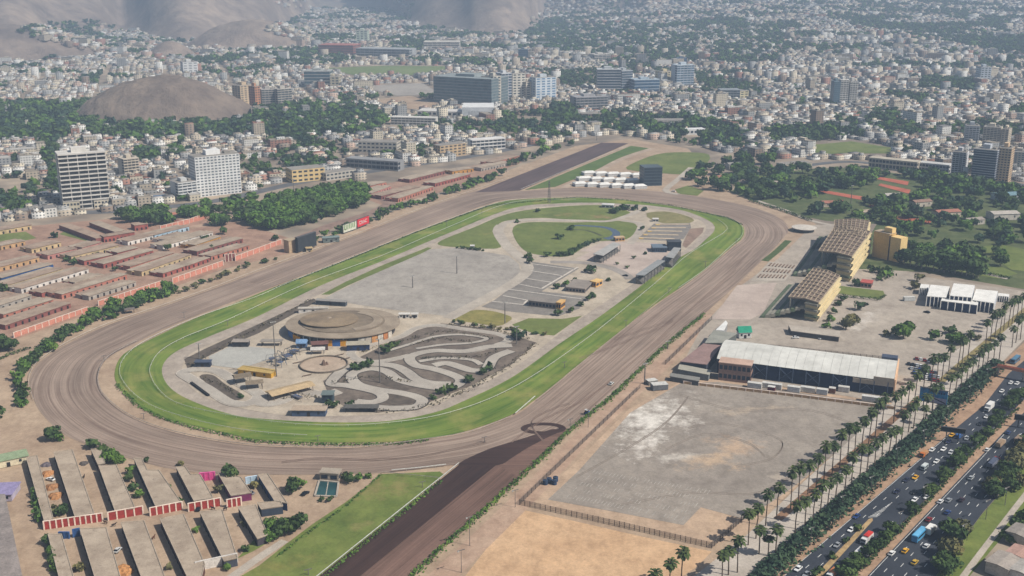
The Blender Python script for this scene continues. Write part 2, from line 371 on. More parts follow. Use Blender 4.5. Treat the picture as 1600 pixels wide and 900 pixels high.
# the two chutes
m_dark = track('wet_sand', (76, 56, 50), (56, 40, 37), k=.9, across=1.2)
m_brown = track('harrowed_sand', (132, 104, 92), (98, 76, 66), k=.9, across=1.0)
def strip_uv(name, a0, a1, b0, b1, z, mat, n=12):
    """straight strip between edge a0-a1 and edge b0-b1 (photograph points)"""
    A0, A1, B0, B1 = [G(*p) for p in (a0, a1, b0, b1)]; mb = MB(); L = (A1-A0).length; w = (B0-A0).length
    for i in range(n):
        s, t = i/n, (i+1)/n; q = [A0.lerp(A1, s), A0.lerp(A1, t), B0.lerp(B1, t), B0.lerp(B1, s)]
        uv = [(L*s, 0), (L*t, 0), (L*t, w), (L*s, w)]
        if (q[1]-q[0]).cross(q[3]-q[0]).z < 0: q = q[::-1]; uv = uv[::-1]
        mb.face([(p.x, p.y, z) for p in q], 0, uv)
    return ob(name, mb, mat, kind='structure')
strip_uv('dark_chute', (440, 948), (717, 727), (505, 948), (776, 727), .26, m_dark)
strip_uv('brown_chute', (505, 948), (776, 727), (590, 948), (812, 747), .25, m_brown)
sheet('harrowed_corner', [(776, 727), (812, 747), (893, 671), (880, 669), (830, 694)], .24, m_brown)
sheet('wet_sand_tail', [(717, 727), (757, 705), (800, 691), (838, 679), (864, 671), (876, 674), (852, 686), (822, 702), (800, 716), (776, 728)], .27, m_dark, True)
ribbon('harrow_loop', [(818+31+30*math.cos(t), 670+7*math.sin(t)) for t in np.linspace(0, 2*math.pi, 20)[:-1]], 3.6, .28, m_dark, True)
strip_uv('dark_chute', (742, 301), (940, 223), (812, 298), (982, 224), .20, track('old_sand', (104, 88, 86), (84, 68, 66), k=.9))
strip_uv('grass_chute', (820, 297), (986, 228), (868, 292), (1015, 232), .22, M('chute_grass', (110, 128, 66), (88, 112, 52), .05, k=.75))
ribbon('dirt_road', [(880, 294), (930, 270), (975, 247), (1020, 232)], 9, .24, m_dust2)
# ---------------------------------------------------------------- near lawns, roads and lots
m_lawn = earth('lawn', (138, 148, 76), (102, 122, 56), [(G(585, 765), 26, 16, .3, (164, 146, 96), .34), (G(570, 822), 14, 8, .4, (156, 146, 92), .34), (G(430, 885), 30, 12, .5, (146, 144, 78), .36)], sc=.05, k=.72)
sheet('lawn', [(372, 903), (405, 884), (445, 852), (490, 818), (540, 785), (575, 758), (596, 741), (640, 739), (687, 737), (694, 742), (640, 788), (580, 838), (512, 895), (500, 905), (430, 950), (330, 950)], .12, m_lawn)
m_conc = M('pale_concrete', (184, 174, 160), (160, 150, 138), .06)
ribbon('footpath', [(445, 845), (400, 875), (340, 918)], 4.2, .16, m_conc)
sheet('lawn', [(345, 885), (395, 862), (436, 838), (442, 832), (424, 826), (398, 842), (372, 872)], .11, m_lawn)
m_road = earth('earth_road', (184, 158, 136), (160, 132, 112), sc=.06)
ribbon('earth_road', [(640, 945), (700, 893), (830, 768), (900, 695), (1000, 600), (1060, 545), (1115, 492)], 11, .12, m_road)
m_lot = earth('car_park_gravel', (160, 150, 138), (132, 123, 114), [
    (G(1020, 655), 34, 62, -.50, (226, 220, 210), .34), (G(1000, 700), 16, 22, -.5, (216, 208, 198), .36), (G(1060, 715), 26, 9, .3, (206, 198, 186), .36), (G(1145, 700), 22, 30, -.5, (186, 160, 134), .34),
    (G(1110, 722), 30, 16, .2, (186, 162, 136), .34), (G(1180, 640), 60, 12, .2, (184, 166, 144), .42), (G(1220, 745), 14, 8, .2, (196, 182, 164), .38), (G(1180, 830), 26, 16, .2, (176, 154, 132), .36)], sc=.02)
sheet('car_park', [(982, 640), (1062, 597), (1120, 592), (1400, 630), (1350, 668), (1245, 760), (1160, 836), (1115, 853), (815, 787), (845, 772), (900, 722)], .10, earth('lot_dust', (190, 164, 138), (168, 144, 122), sc=.04))
lot = sheet('car_park', [(985, 645), (1062, 600), (1120, 597), (1395, 633), (1335, 684), (1235, 765), (1165, 812), (1095, 793), (1068, 821), (960, 800), (856, 781), (905, 735)], .16, m_lot)
m_field = earth('orange_earth', (206, 172, 136), (184, 150, 116), [(G(880, 880), 30, 14, .4, (214, 176, 136), .4)], sc=.03)
sheet('earth_field', [(700, 935), (770, 845), (812, 796), (900, 815), (1000, 838), (1112, 862), (1090, 885), (1060, 905), (1010, 960), (720, 960)], .10, m_field)
m_dash = M('faded_line', (176, 170, 160), (140, 134, 126), .5)
def bay_rows(p0, p1, q0, q1, rows, n, ln, z, mat, parent, name='bay_marking', keep=.8, wd=.35):
    """worn bay lines: rows between line p0-p1 and line q0-q1, each line ln metres long"""
    a0, a1, b0, b1 = [G(*p) for p in (p0, p1, q0, q1)]
    for r in range(rows):
        s = r/max(1, rows-1); A = a0.lerp(b0, s); B = a1.lerp(b1, s); d = (b0-a0).normalized(); e = (B-A).normalized(); mb = MB()
        for i in range(n):
            if random.random() > keep: continue
            c = A.lerp(B, (i+.5)/n); l = ln*random.uniform(.7, 1.1)
            q = [c-d*l/2-e*wd/2, c-d*l/2+e*wd/2, c+d*l/2+e*wd/2, c+d*l/2-e*wd/2]
            if (q[1]-q[0]).cross(q[2]-q[0]).z < 0: q = q[::-1]
            mb.face([(v.x, v.y, z) for v in q])
        if mb.f: o = ob(name, mb, mat, parent); o['kind'] = 'stuff'
bay_rows((925, 737), (1110, 770), (885, 775), (1070, 812), 5, 34, 4.5, .20, m_dash, lot)
# right side: racecourse forecourt, esplanade, avenue
m_fore = earth('forecourt', (178, 167, 153), (152, 141, 129), [(G(1350, 500), 12, 60, -.55, (206, 198, 188), .36)], sc=.03)
sheet('forecourt', [(1100, 506), (1160, 445), (1215, 405), (1270, 352), (1310, 350), (1330, 420), (1420, 424), (1440, 432), (1600, 455), (1640, 470), (1600, 500), (1420, 622), (1395, 630), (1060, 580)], .14, m_fore)
m_pave = M('esplanade_paving', (190, 180, 168), (166, 156, 144), .05)
sheet('esplanade', [(1070, 912), (1165, 838), (1245, 763), (1350, 668), (1400, 625), (1450, 580), (1560, 500), (1640, 440), (1660, 470), (1560, 572), (1450, 682), (1330, 780), (1200, 893), (1150, 940), (1040, 940)], .18, m_pave)
m_soil = earth('planting_soil', (150, 116, 92), (122, 96, 74), sc=.1)
esp = bpy.data.objects['esplanade']
ribbon('planting_strip', [(1215, 812), (1290, 747), (1345, 700), (1400, 652), (1440, 620)], 4.0, .22, m_soil)
ribbon('planting_strip', [(1470, 597), (1510, 562), (1560, 520), (1610, 478)], 4.5, .22, earth('dry_grass', (150, 138, 92), (122, 108, 74), sc=.2))
m_verge = earth('avenue_verge', (178, 148, 122), (150, 122, 100), sc=.15)
sheet('verge', [(1200, 915), (1330, 790), (1450, 685), (1545, 588), (1600, 535), (1640, 500), (1640, 530), (1575, 585), (1537, 634), (1483, 678), (1222, 903)], .20, m_verge)
b = NB('asphalt'); p = b.pos(); u = b.noise(p, .03, 6, .6)
col = b.ramp(u, [(.3, lin((46, 50, 58))), (.7, lin((64, 68, 76)))]); col = b.mul(col, b.ramp(b.noise(p, 1.5, 3, .7), [(.3, (.85,)*3), (.7, (1.1,)*3)]))
m_asph = b.done(col, .75)
road = sheet('avenue', [(1180, 940), (1222, 901), (1483, 677), (1537, 632), (1577, 583), (1640, 522), (1700, 640), (1600, 728), (1535, 802), (1463, 899), (1430, 945)], .15, m_asph)
MED = [(1290, 945), (1328, 901), (1549, 677), (1600, 625), (1640, 585), (1650, 600), (1600, 645), (1568, 676), (1356, 900), (1316, 945)]
sheet('median', MED, .30, m_verge)
sheet('traffic_island', [(1240, 938), (1272, 901), (1357, 812), (1363, 810), (1364, 814), (1285, 901), (1252, 938)], .28, earth('island_soil', (186, 160, 116), (150, 124, 90), sc=.2))
m_white = M('white_paint', (226, 226, 222), (190, 190, 186), .4)
a0, a1 = G(1222, 901), G(1483, 677); ru = (a1-a0).normalized(); rn = Vector((ru.y, -ru.x, 0))
if rn.x < 0: rn = -rn
def inside(p, poly):
    c = False; x, y = p
    for (x0, y0), (x1, y1) in zip(poly, poly[1:]+poly[:1]):
        if (y0 > y) != (y1 > y) and x < (x1-x0)*(y-y0)/(y1-y0)+x0: c = not c
    return c
dash_m = MB(); dash_m.face([(-1.6, -.13, 0), (1.6, -.13, 0), (1.6, .13, 0), (-1.6, .13, 0)]); dash_me = dash_m.mesh('lane_dash'); dash_me.materials.append(m_white)
nd = 0
def dashes(p0, p1, offs, step=11.0, back=60, fwd=150):
    global nd
    A, B = G(*p0), G(*p1); d = (B-A).normalized(); n = Vector((d.y, -d.x, 0))
    for o in offs:
        s = -back+random.uniform(0, step)
        while s < (B-A).length+fwd:
            c = A+d*s+n*o; x, y = P(c.x, c.y)
            if -20 < x < 1640 and y < 920 and nd < 300 and not inside((x, y), MED) and not inside((x, y), [(1225, 960), (1268, 900), (1362, 806), (1372, 806), (1290, 900), (1262, 940)]):
                q = ob('lane_dash', dash_me, None, road); q.location = (c.x, c.y, .19); q.rotation_euler = (0, 0, math.atan2(d.y, d.x)); nd += 1
            s += step
dashes((1222, 901), (1483, 677), [4.2, 7.9, 15.5, 19.2])
dashes((1356, 900), (1568, 676), [3.9, 7.6, 11.3, 15.0], fwd=90)
for s in np.linspace(0, 1, 12):
    A = G(1364, 808).lerp(G(1393, 786), s); mb = MB(); w = 1.9*(1-s)+.3; mb.face([(A.x+v[0]*w, A.y+v[1]*1.2, .2) for v in ((-1, -.4), (1, -.1), (1, .2), (-1, -.1))]); ob('lane_dash', mb, m_white, road)
for e0, e1 in (((1226, 900), (1484, 679)), ((1359, 900), (1569, 679))):
    ribbon('edge_line', [e0, e1], .22, .2, m_white, parent=road)
sheet('verge', [(1463, 900), (1535, 803), (1600, 730), (1700, 640), (1720, 680), (1600, 800), (1512, 904), (1470, 945), (1430, 945)], .17, m_lawn)
ribbon('footpath', [(1495, 915), (1530, 868), (1565, 822), (1605, 770), (1660, 700)], 2.6, .24, m_conc)

m_tyre_mark = M('tyre_mark', (138, 126, 114), (122, 112, 102), .3)
for pts in ([(1075, 668), (1120, 661), (1180, 672), (1222, 690), (1205, 716), (1150, 728)], [(1040, 702), (1100, 678), (1165, 690), (1195, 712)], [(1060, 615), (1150, 640), (1260, 640), (1330, 660)], [(900, 745), (980, 700), (1040, 660), (1075, 620)], [(960, 790), (1080, 770), (1180, 770), (1240, 740)]):
    for dy in (0, 2.2): ribbon('tyre_track', [(x, y+dy) for x, y in pts], .55, .19, m_tyre_mark)
m_tyre3 = M('tyre_mark_sand', (112, 93, 83), (124, 104, 93), .2)
for pts in ([(905, 560), (960, 540), (1030, 512), (1052, 500), (1025, 508), (960, 530)], [(800, 690), (850, 655), (920, 620), (1000, 555), (1080, 482), (1150, 420)], [(440, 722), (500, 716), (580, 718), (660, 712), (760, 690)], [(890, 630), (860, 640), (830, 660), (850, 690)]):
    for dy in (0, 2.0): ribbon('tyre_track', [(x, y+dy) for x, y in pts], .45, .30, m_tyre3)
sheet('stable_ground', [(-80, 368), (60, 352), (160, 343), (330, 334), (452, 372), (450, 396), (350, 420), (268, 450), (140, 490), (20, 532), (-80, 562)], .055, earth('stable_dust', (172, 140, 120), (140, 112, 96), sc=.06))
sheet('stable_ground', [(555, 304), (600, 288), (700, 266), (810, 246), (815, 254), (740, 284), (670, 306), (600, 322)], .055, MATS['stable_dust'])
# ---------------------------------------------------------------- running rails
m_rail = M('rail_white', (206, 206, 200), (180, 180, 174), .5)
m_rail2 = M('rail_grey', (170, 160, 150), (140, 130, 122), .5)
def rail(px, label, mat=m_rail, h=1.1, w=.14, every=7, closed=False):
    g = [G(x, y) for x, y in spline(px, closed, 9)]
    if closed: g.append(g[0])
    c = g[0]; e = empty('running_rail', (c.x, c.y, .2), label=label, cat='rail', group='rails along the race tracks')
    top = MB(); post = MB(); acc = 0
    for a, b_ in zip(g, g[1:]):
        a = a-c; b_ = b_-c; top.bar((a.x, a.y, h), (b_.x, b_.y, h), w, .22); L = (b_-a).length; s = -acc
        while s+every < L:
            s += every; q = a.lerp(b_, s/L); post.bar((q.x, q.y, 0), (q.x, q.y, h), .12)
        acc = L-s
    ob('rail', top, mat, e)
    if post.f: q = ob('post', post, mat, e); q['kind'] = 'stuff'
rail([(1060, 452), (1100, 424), (1141, 387), (1157, 373), (1161, 361), (1155, 350), (1134, 341), (1098, 333), (1048, 323), (975, 314), (900, 310), (800, 314), (727, 335), (652, 363), (550, 404), (450, 444), (400, 466), (300, 501), (225, 536), (195, 560), (187, 580), (192, 597), (212, 620), (250, 642), (325, 664), (400, 677), (480, 683)], 'white outer rail around the bright green grass track')
rail([(1122, 345), (1135, 355), (1130, 366), (1075, 400), (1017, 450), (912, 535), (800, 609), (700, 648), (600, 664), (500, 667), (400, 658), (287, 636), (250, 613), (236, 590), (235, 575), (250, 552), (287, 530), (356, 502), (475, 447), (600, 400), (700, 357), (800, 318), (900, 313)], 'white inner rail running inside the grass track')
rail([(800, 653), (735, 677), (672, 688), (575, 700), (500, 701), (400, 698), (330, 689), (262, 674), (212, 656), (180, 636), (161, 617), (154, 601), (154, 585), (162, 567), (180, 552), (215, 534)], 'pale rail on the inside of the dirt bend beside the weedy shoulder', m_rail2, w=.3)
rail([(795, 279), (712, 308), (650, 330), (575, 360), (500, 388), (400, 425), (332, 451), (250, 480), (175, 505), (120, 529), (75, 555), (51, 577), (45, 600), (53, 627)], 'long outer rail along the back straight in front of the stables', M('rail_dusty', (200, 192, 182), (170, 160, 150), .4))
rail([(470, 925), (500, 901), (717, 727)], 'thick white rail between the lawn and the dark sand chute', w=.3, h=1.2)
rail([(612, 738), (655, 734), (697, 729)], 'short broken white rail at the edge of the dirt track above the lawn', w=.4)
rail([(1050, 453), (975, 516), (900, 577), (875, 598), (838, 628)], 'rail between the grass track and the dirt home straight', m_rail2)
rail([(836, 622), (805, 649)], 'short slanted white rail closing the grass track gap', w=.4)
rail([(597, 741), (640, 745), (686, 750)], 'thin pale rail crossing the top of the lawn', m_rail2, w=.2)
rail([(814, 297), (900, 261), (983, 228)], 'white rail along the grass beside the far chute')
# ---------------------------------------------------------------- infield sheets
m_gpark = earth('grey_car_park', (170, 163, 153), (148, 141, 133), sc=.02)
gp = sheet('car_park', [(508, 466), (590, 426), (672, 390), (715, 388), (795, 400), (811, 413), (813, 427), (801, 442), (760, 463), (695, 494), (640, 488), (560, 477)], .36, m_gpark)
bay_rows((560, 452), (735, 470), (640, 412), (790, 428), 9, 46, 4.2, .40, m_dash, gp, keep=.7, wd=.3)
m_grass2 = earth('infield_lawn', (134, 142, 78), (104, 120, 58), [(G(890, 336), 40, 22, 0, (164, 148, 98), .4), (G(940, 340), 24, 14, 0, (170, 140, 104), .36), (G(760, 366), 30, 12, .4, (148, 142, 80), .4)], sc=.03, k=.76)
sheet('lawn', [(502, 461), (540, 441), (600, 414), (668, 387), (675, 388), (660, 396), (600, 422), (545, 446), (515, 461)], .38, m_grass2)
sheet('lawn', [(684, 380), (715, 387), (775, 389), (782, 382), (775, 362), (780, 350), (800, 344), (850, 341), (930, 347), (962, 343), (985, 333), (960, 324), (935, 321), (880, 323), (800, 333), (740, 356)], .37, m_grass2, True)
sheet('lawn', [(802, 356), (825, 348), (900, 348), (975, 346), (996, 355), (985, 371), (968, 376), (925, 379), (900, 395), (880, 402), (832, 397), (814, 387), (803, 370)], .38, m_grass2, True)
sheet('dry_lawn', [(707, 500), (737, 486), (770, 487), (799, 496), (795, 503), (778, 510), (745, 506), (715, 502)], .38, earth('dry_lawn', (160, 148, 88), (128, 126, 66), sc=.06, k=.8), True)
sheet('lawn', [(800, 508), (826, 498), (880, 499), (910, 494), (866, 525), (835, 522), (808, 513)], .38, m_grass2)
sheet('dry_lawn', [(1010, 334), (1040, 331), (1070, 337), (1085, 345), (1060, 352), (1020, 345)], .38, earth('dry_lawn_far', (156, 146, 100), (126, 124, 76), sc=.06, k=.8), True)
b = NB('moat_water'); b.b.inputs['Specular IOR Level'].default_value = .5; m_water = b.done(lin((70, 82, 96)), .12)
ribbon('moat', [(888, 356), (900, 353), (925, 354), (950, 357), (963, 364), (959, 371), (946, 374)], 3.5, .42, m_water, w1=8)
ribbon('hedge_bed', [(892, 359), (918, 361), (940, 369)], 2.5, .42, M('bed_dark', (80, 84, 60), (60, 66, 44), .3))
ribbon('loop_road', [(784, 352), (778, 362), (790, 382), (806, 398), (822, 412), (822, 426), (800, 444), (757, 468), (700, 498)], 10, .40, m_conc)
ribbon('loop_road', [(784, 352), (800, 346), (840, 344), (900, 345), (950, 346), (982, 337), (1000, 329)], 7, .40, m_conc)
ribbon('loop_road', [(972, 345), (1000, 350), (1000, 360), (990, 375), (984, 382)], 7, .41, m_conc)
ribbon('loop_road', [(860, 410), (910, 411), (950, 418), (975, 428), (985, 437)], 8, .41, M('road_grey', (160, 152, 144), (140, 132, 124), .05))
m_asph2 = earth('bay_asphalt', (140, 134, 126), (122, 116, 110), sc=.05)
pk = sheet('car_park', [(829, 409), (905, 420), (846, 456), (918, 464), (905, 483), (872, 495), (800, 488), (752, 480), (772, 470), (800, 449), (824, 432)], .37, m_asph2)
m_kerb = M('kerb_pale', (206, 198, 186), (184, 176, 166), .3)
for a, c in [((829, 413), (897, 422)), ((829, 424), (880, 432)), ((822, 436), (860, 442)), ((811, 445), (846, 452)), ((794, 453), (908, 468)), ((786, 463), (824, 470)), ((769, 472), (865, 482)), ((903, 418), (846, 452)), ((824, 470), (818, 476))]:
    A, B = G(*a), G(*c); mb = MB(); mb.bar((A.x, A.y, .44), (B.x, B.y, .44), 1.3, .3); ob('kerb', mb, m_kerb, pk)
m_terr = M('pink_paving', (190, 174, 162), (168, 152, 142), .05)
sheet('paved_court', [(949, 377), (1022, 380), (1064, 389), (1005, 436), (988, 432), (958, 416), (900, 405), (922, 394), (905, 393)], .39, m_terr)
fp = sheet('car_park', [(996, 374), (1022, 350), (1078, 349), (1080, 356), (1068, 374), (1040, 377)], .39, m_asph2)
for i in range(5):
    s = i/4; A = G(998, 372).lerp(G(1024, 351), s); B = G(1054, 374).lerp(G(1077, 351), s)
    mb = MB(); mb.bar((A.x, A.y, .46), (B.x, B.y, .46), 2.6, .3)
    ob('kerb', mb, M('kerb_cream', (208, 188, 160), (180, 164, 140), .2), fp)
    mb = MB(); C = A.lerp(B, .12); mb.bar((A.x, A.y-2.5, .46), (C.x, C.y-2.5, .46), 2.2, .3); ob('kerb', mb, M('kerb_yellow', (206, 170, 74), (186, 150, 70), .2), fp)
sheet('bare_earth', [(1078, 358), (1100, 356), (1098, 364), (1085, 376), (1072, 388), (1066, 384), (1070, 374)], .40, earth('bare_brown', (150, 128, 112), (128, 106, 94), sc=.1))
# ---------------------------------------------------------------- leisure ground: kart circuit, slabs, banks
m_bank = earth('dark_bank', (104, 94, 84), (82, 74, 66), sc=.15)
sheet('planted_bank', [(288, 562), (320, 546), (357, 529), (400, 509), (490, 467), (497, 471), (432, 506), (405, 521), (362, 539), (312, 564), (294, 580)], .40, m_bank)
sheet('kart_infield', [(505, 596), (540, 578), (560, 560), (640, 520), (690, 506), (760, 514), (810, 528), (838, 536), (800, 570), (735, 604), (660, 634), (590, 646), (545, 640), (515, 622)], .40, earth('kart_dirt', (126, 114, 102), (92, 82, 74), sc=.12))
m_kart = M('kart_asphalt', (178, 170, 158), (158, 150, 140), .06)
m_karte = M('kart_kerb', (198, 188, 174), (170, 160, 148), .3)
KART = [([(549, 551), (575, 541), (625, 527), (650, 514), (682, 509), (725, 515), (775, 522), (795, 530), (786, 537), (762, 544), (725, 551), (675, 549), (625, 560), (590, 566), (560, 563)], 4.5, True),
        ([(800, 541), (762, 543), (725, 550), (680, 549), (648, 555), (640, 562), (650, 572), (675, 577), (700, 584), (719, 593), (716, 602), (695, 608), (650, 602), (622, 594), (605, 582), (582, 577), (556, 582), (549, 590), (560, 602), (590, 610), (625, 615), (650, 621), (660, 628), (648, 637), (612, 639), (575, 636), (550, 630)], 6.6, False),
        ([(522, 592), (540, 577), (570, 570), (612, 572), (634, 581), (652, 594), (676, 600), (704, 601)], 7, False),
        ([(799, 549), (772, 560), (760, 577), (738, 580), (700, 569), (678, 572)], 7, False),
        ([(524, 590), (518, 601), (545, 604), (590, 614), (598, 624), (580, 630), (556, 628)], 6.5, False),
        ([(530, 612), (505, 618), (470, 612), (440, 628), (415, 632), (404, 626), (407, 618)], 7, False),
        ([(604, 550), (640, 539), (680, 527), (722, 524), (760, 530), (735, 537), (690, 540), (650, 546)], 3.2, False),
        ([(655, 566), (690, 561), (735, 563), (752, 571)], 4, False),
        ([(286, 583), (310, 578), (340, 581), (364, 594), (402, 615), (405, 623), (385, 632), (358, 629), (325, 608), (300, 594)], 6.5, True)]
for i, (pts, w, cl) in enumerate(KART):
    ribbon('kart_track_edge', pts, w+1.6, .43+.012*i, m_karte if i in (0, 5, 8) else M('kart_verge', (84, 77, 70), (66, 60, 55), .3), cl, step=3)
    ribbon('kart_track', pts, w, .55+.012*i, m_kart, cl, step=3)
sheet('rough_ground', [(312, 589), (332, 587), (353, 602), (381, 619), (373, 626), (351, 625), (330, 606)], .53, m_bank, True)
for px in ([(655, 560), (690, 556), (730, 557), (690, 563)], [(575, 590), (585, 588), (618, 598), (640, 610), (610, 606)], [(600, 617), (640, 622), (648, 630), (615, 634), (601, 628)]):
    sheet('rough_ground', px, .54, m_bank, True)
m_slab = M('grey_slab', (176, 174, 166), (158, 156, 150), .06)
sheet('sports_slab', [(326, 558), (364, 540), (430, 546), (427, 560), (376, 577), (332, 572)], .42, m_slab)
# ---------------------------------------------------------------- round pavilion
m_rroof = M('round_roof', (138, 124, 106), (112, 100, 86), .08)
m_rroof2 = M('round_roof_rim', (158, 144, 126), (134, 120, 104), .1)
def cyl_band(mb, r, z0, z1, a0=0, a1=2*math.pi, n=48, mi=0):
    for i in range(n):
        t, u = a0+(a1-a0)*i/n, a0+(a1-a0)*(i+1)/n
        mb.face([(r*math.cos(t), r*math.sin(t), z0), (r*math.cos(u), r*math.sin(u), z0), (r*math.cos(u), r*math.sin(u), z1), (r*math.cos(t), r*math.sin(t), z1)], mi)
def annulus(mb, r0, r1, z0, z1, a0=0, a1=2*math.pi, n=48, mi=0):
    for i in range(n):
        t, u = a0+(a1-a0)*i/n, a0+(a1-a0)*(i+1)/n
        mb.face([(r0*math.cos(t), r0*math.sin(t), z0), (r1*math.cos(t), r1*math.sin(t), z1), (r1*math.cos(u), r1*math.sin(u), z1), (r0*math.cos(u), r0*math.sin(u), z0)], mi)
c = G(536, 504, 6); pav = empty('round_pavilion', (c.x, c.y, .3), label='large round brown pavilion with stepped disc roof inside the race track', cat='pavilion', scale=(1, .84, .74))
mb = MB(); cyl_band(mb, 34, 0, 7.6); ob('wall', mb, M('pavilion_wall', (84, 78, 74), (60, 58, 60), .1), pav)
mb = MB(); annulus(mb, 26, 37.5, 8.6, 7.9); cyl_band(mb, 37.5, 7.2, 7.9); ob('rim_roof', mb, m_rroof2, pav)
mb = MB(); annulus(mb, 0.1, 27.5, 9.8, 9.0); cyl_band(mb, 27.5, 8.2, 9.0); ob('middle_roof', mb, m_rroof, pav)
mb = MB(); off = (-9, .5); mb2 = MB(); annulus(mb2, .1, 19, 12.2, 11.0); cyl_band(mb2, 19, 10.2, 11.0); o = ob('disc_roof', mb2, M('disc_roof', (146, 128, 104), (118, 104, 88), .1), pav); o.location = (off[0], off[1], 0)
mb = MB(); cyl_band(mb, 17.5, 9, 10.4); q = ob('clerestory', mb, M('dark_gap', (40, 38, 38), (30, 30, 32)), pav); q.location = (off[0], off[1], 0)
mb = MB(); mb.cone((0, 0), 2.2, .8, 11.9, 12.9, 12); q = ob('roof_vent', mb, m_rroof2, pav); q.location = (off[0], off[1], 0)
mb = MB(); annulus(mb, 20, 26, 9.6, 9.5, R(-65), R(70), 24); cyl_band(mb, 26, 9.1, 9.5, R(-65), R(70), 24); ob('terrace_roof', mb, m_rroof2, pav)
cols = [(52, 92, 156), (222, 158, 44), (58, 98, 160), (92, 140, 196)]
for k, (t0, t1, col, h) in enumerate([(196, 214, (78, 120, 176), 6.4), (214, 228, (222, 160, 48), 4.6), (258, 266, (222, 158, 44), 5.2), (266, 274, (58, 104, 170), 5.6), (274, 281, (222, 158, 44), 5.2)]):
    mb = MB(); cyl_band(mb, 36.2, 0, h, R(t0), R(t1), 6); annulus(mb, 34.2, 36.2, h, h, R(t0), R(t1), 6); ob('painted_panel', mb, M('panel%d' % k, col, None, .3), pav)
for k in range(6):
    t = R(292+k*7.5); col = [(216, 210, 198), (196, 186, 172), (206, 150, 96), (222, 214, 200), (200, 132, 84), (214, 204, 190)][k]
    mb = MB(); cyl_band(mb, 36.3, .2, 6.2, t, t+R(6.9), 4); ob('mural_panel', mb, M('mural%d' % k, col, tuple(int(v*.7) for v in col), .4), pav)
for k in range(9):
    t = R(205+k*9); mb = MB(); mb.cone((35.6*math.cos(t), 35.6*math.sin(t)), .3, .3, 0, 7.4, 6); ob('column', mb, m_kerb, pav)
def kiosk(px, w, d, h, roofc, wallc, label, rz=0, cat='kiosk', posts=False, pitch=0, name='kiosk', over=.5):
    """small building: wall, roof (flat, or pitched by pitch metres), door"""
    g = G(*px); e = empty(name, (g.x, g.y, .3), rz, label, cat)
    rm = M('roof_%d_%d_%d' % roofc, roofc, None, .3); wm = M('wall_%d_%d_%d' % wallc, wallc, None, .3)
    if posts:
        for sx in (-1, 1):
            for sy in (-1, 0, 1):
                q = MB(); q.bar((sx*w/2*.92, sy*d/2*.92, 0), (sx*w/2*.92, sy*d/2*.92, h), .25); ob('post', q, wm, e)
    else:
        q = MB(); q.box(-w/2, w/2, -d/2, d/2, 0, h); ob('wall', q, wm, e)
        q = MB(); q.box(-.8, .8, -d/2-.12, -d/2-.03, 0, min(2.3, h*.8)); ob('door', q, M('door_dark', (48, 44, 44), None, .3), e)
        for sx in (-.3, .3):
            q = MB(); q.box(sx*w-.6, sx*w+.6, -d/2-.1, -d/2-.03, h*.4, h*.75); ob('window', q, M('pane_dark', (44, 52, 62), None, .3, rough=.3), e)
    q = MB(); a, b_ = w/2+over, d/2+over
    if pitch: q.face([(-a, -b_, h), (a, -b_, h), (a, 0, h+pitch), (-a, 0, h+pitch)]); q.face([(-a, 0, h+pitch), (a, 0, h+pitch), (a, b_, h), (-a, b_, h)]); q.face([(a, -b_, h), (a, b_, h), (a, 0, h+pitch)]); q.face([(-a, b_, h), (-a, -b_, h), (-a, 0, h+pitch)]); q.face([(-a, b_, h), (a, b_, h), (a, -b_, h), (-a, -b_, h)])
    else: q.box(-a, a, -b_, b_, h, h+.3)
    ob('roof', q, rm, e); return e
kiosk((454, 616), 26, 9, 3.2, (188, 164, 128), (96, 84, 74), 'long tan roofed shed beside the kart circuit', rz=.66, posts=True, pitch=1.2, cat='shed', name='open_shed')
kiosk((484, 648), 18, 6, 3.4, (178, 160, 140), (74, 90, 116), 'low pit building with tan roof at the foot of the kart circuit', rz=-.02)
kiosk((513, 628), 6, 6, 5, (110, 122, 120), (60, 76, 84), 'small teal two-storey hut by the kart pits')
kiosk((565, 643), 18, 4.5, 2.6, (96, 94, 90), (74, 72, 70), 'dark flat canopy on posts beside the lower kart bend', posts=True, name='canopy', cat='canopy')
kiosk((402, 586), 22, 6, 3, (186, 158, 96), (206, 160, 60), 'yellow walled low building west of the ring paddock', rz=-.32)
kiosk((377, 541), 10, 5, 3.4, (160, 150, 140), (60, 58, 62), 'dark hut at the upper edge of the grey sports slab')
kiosk((318, 573), 9, 4, 3.2, (74, 84, 104), (52, 60, 78), 'blue-grey hut at the lower left corner of the sports slab')
kiosk((425, 540), 13, 4, 3, (150, 142, 132), (64, 62, 62), 'low grey stall row in front of the round pavilion', posts=True, name='stall_row', cat='stall')
kiosk((379, 598), 9, 7, 4, (120, 108, 92), (70, 64, 60), 'thatched grey brown canopy beside the small kart loop', rz=.5, posts=True, pitch=1.6, name='canopy', cat='canopy')
kiosk((398, 607), 9, 6, 3.6, (132, 118, 100), (70, 64, 60), 'low brown canopy just below the thatched one by the small kart loop', rz=.3, posts=True, pitch=1.2, name='canopy', cat='canopy')
kiosk((500, 546), 10, 6, 4, (120, 84, 78), (90, 66, 64), 'maroon roofed stall in front of the round pavilion', rz=.2)
kiosk((497, 553), 8, 4, 3, (196, 192, 186), (110, 106, 104), 'white tent roof in front of the round pavilion', rz=.1, posts=True, pitch=1.4, name='tent', cat='tent')
kiosk((472, 543), 6, 5, 3.4, (120, 152, 188), (84, 110, 150), 'pale blue pitched kiosk against the round pavilion', pitch=2.0)
kiosk((560, 546), 14, 7, 4, (166, 158, 140), (44, 62, 98), 'rounded tan roof annex with dark blue front at the pavilion', rz=.1, pitch=1.4, name='annex', cat='annex')
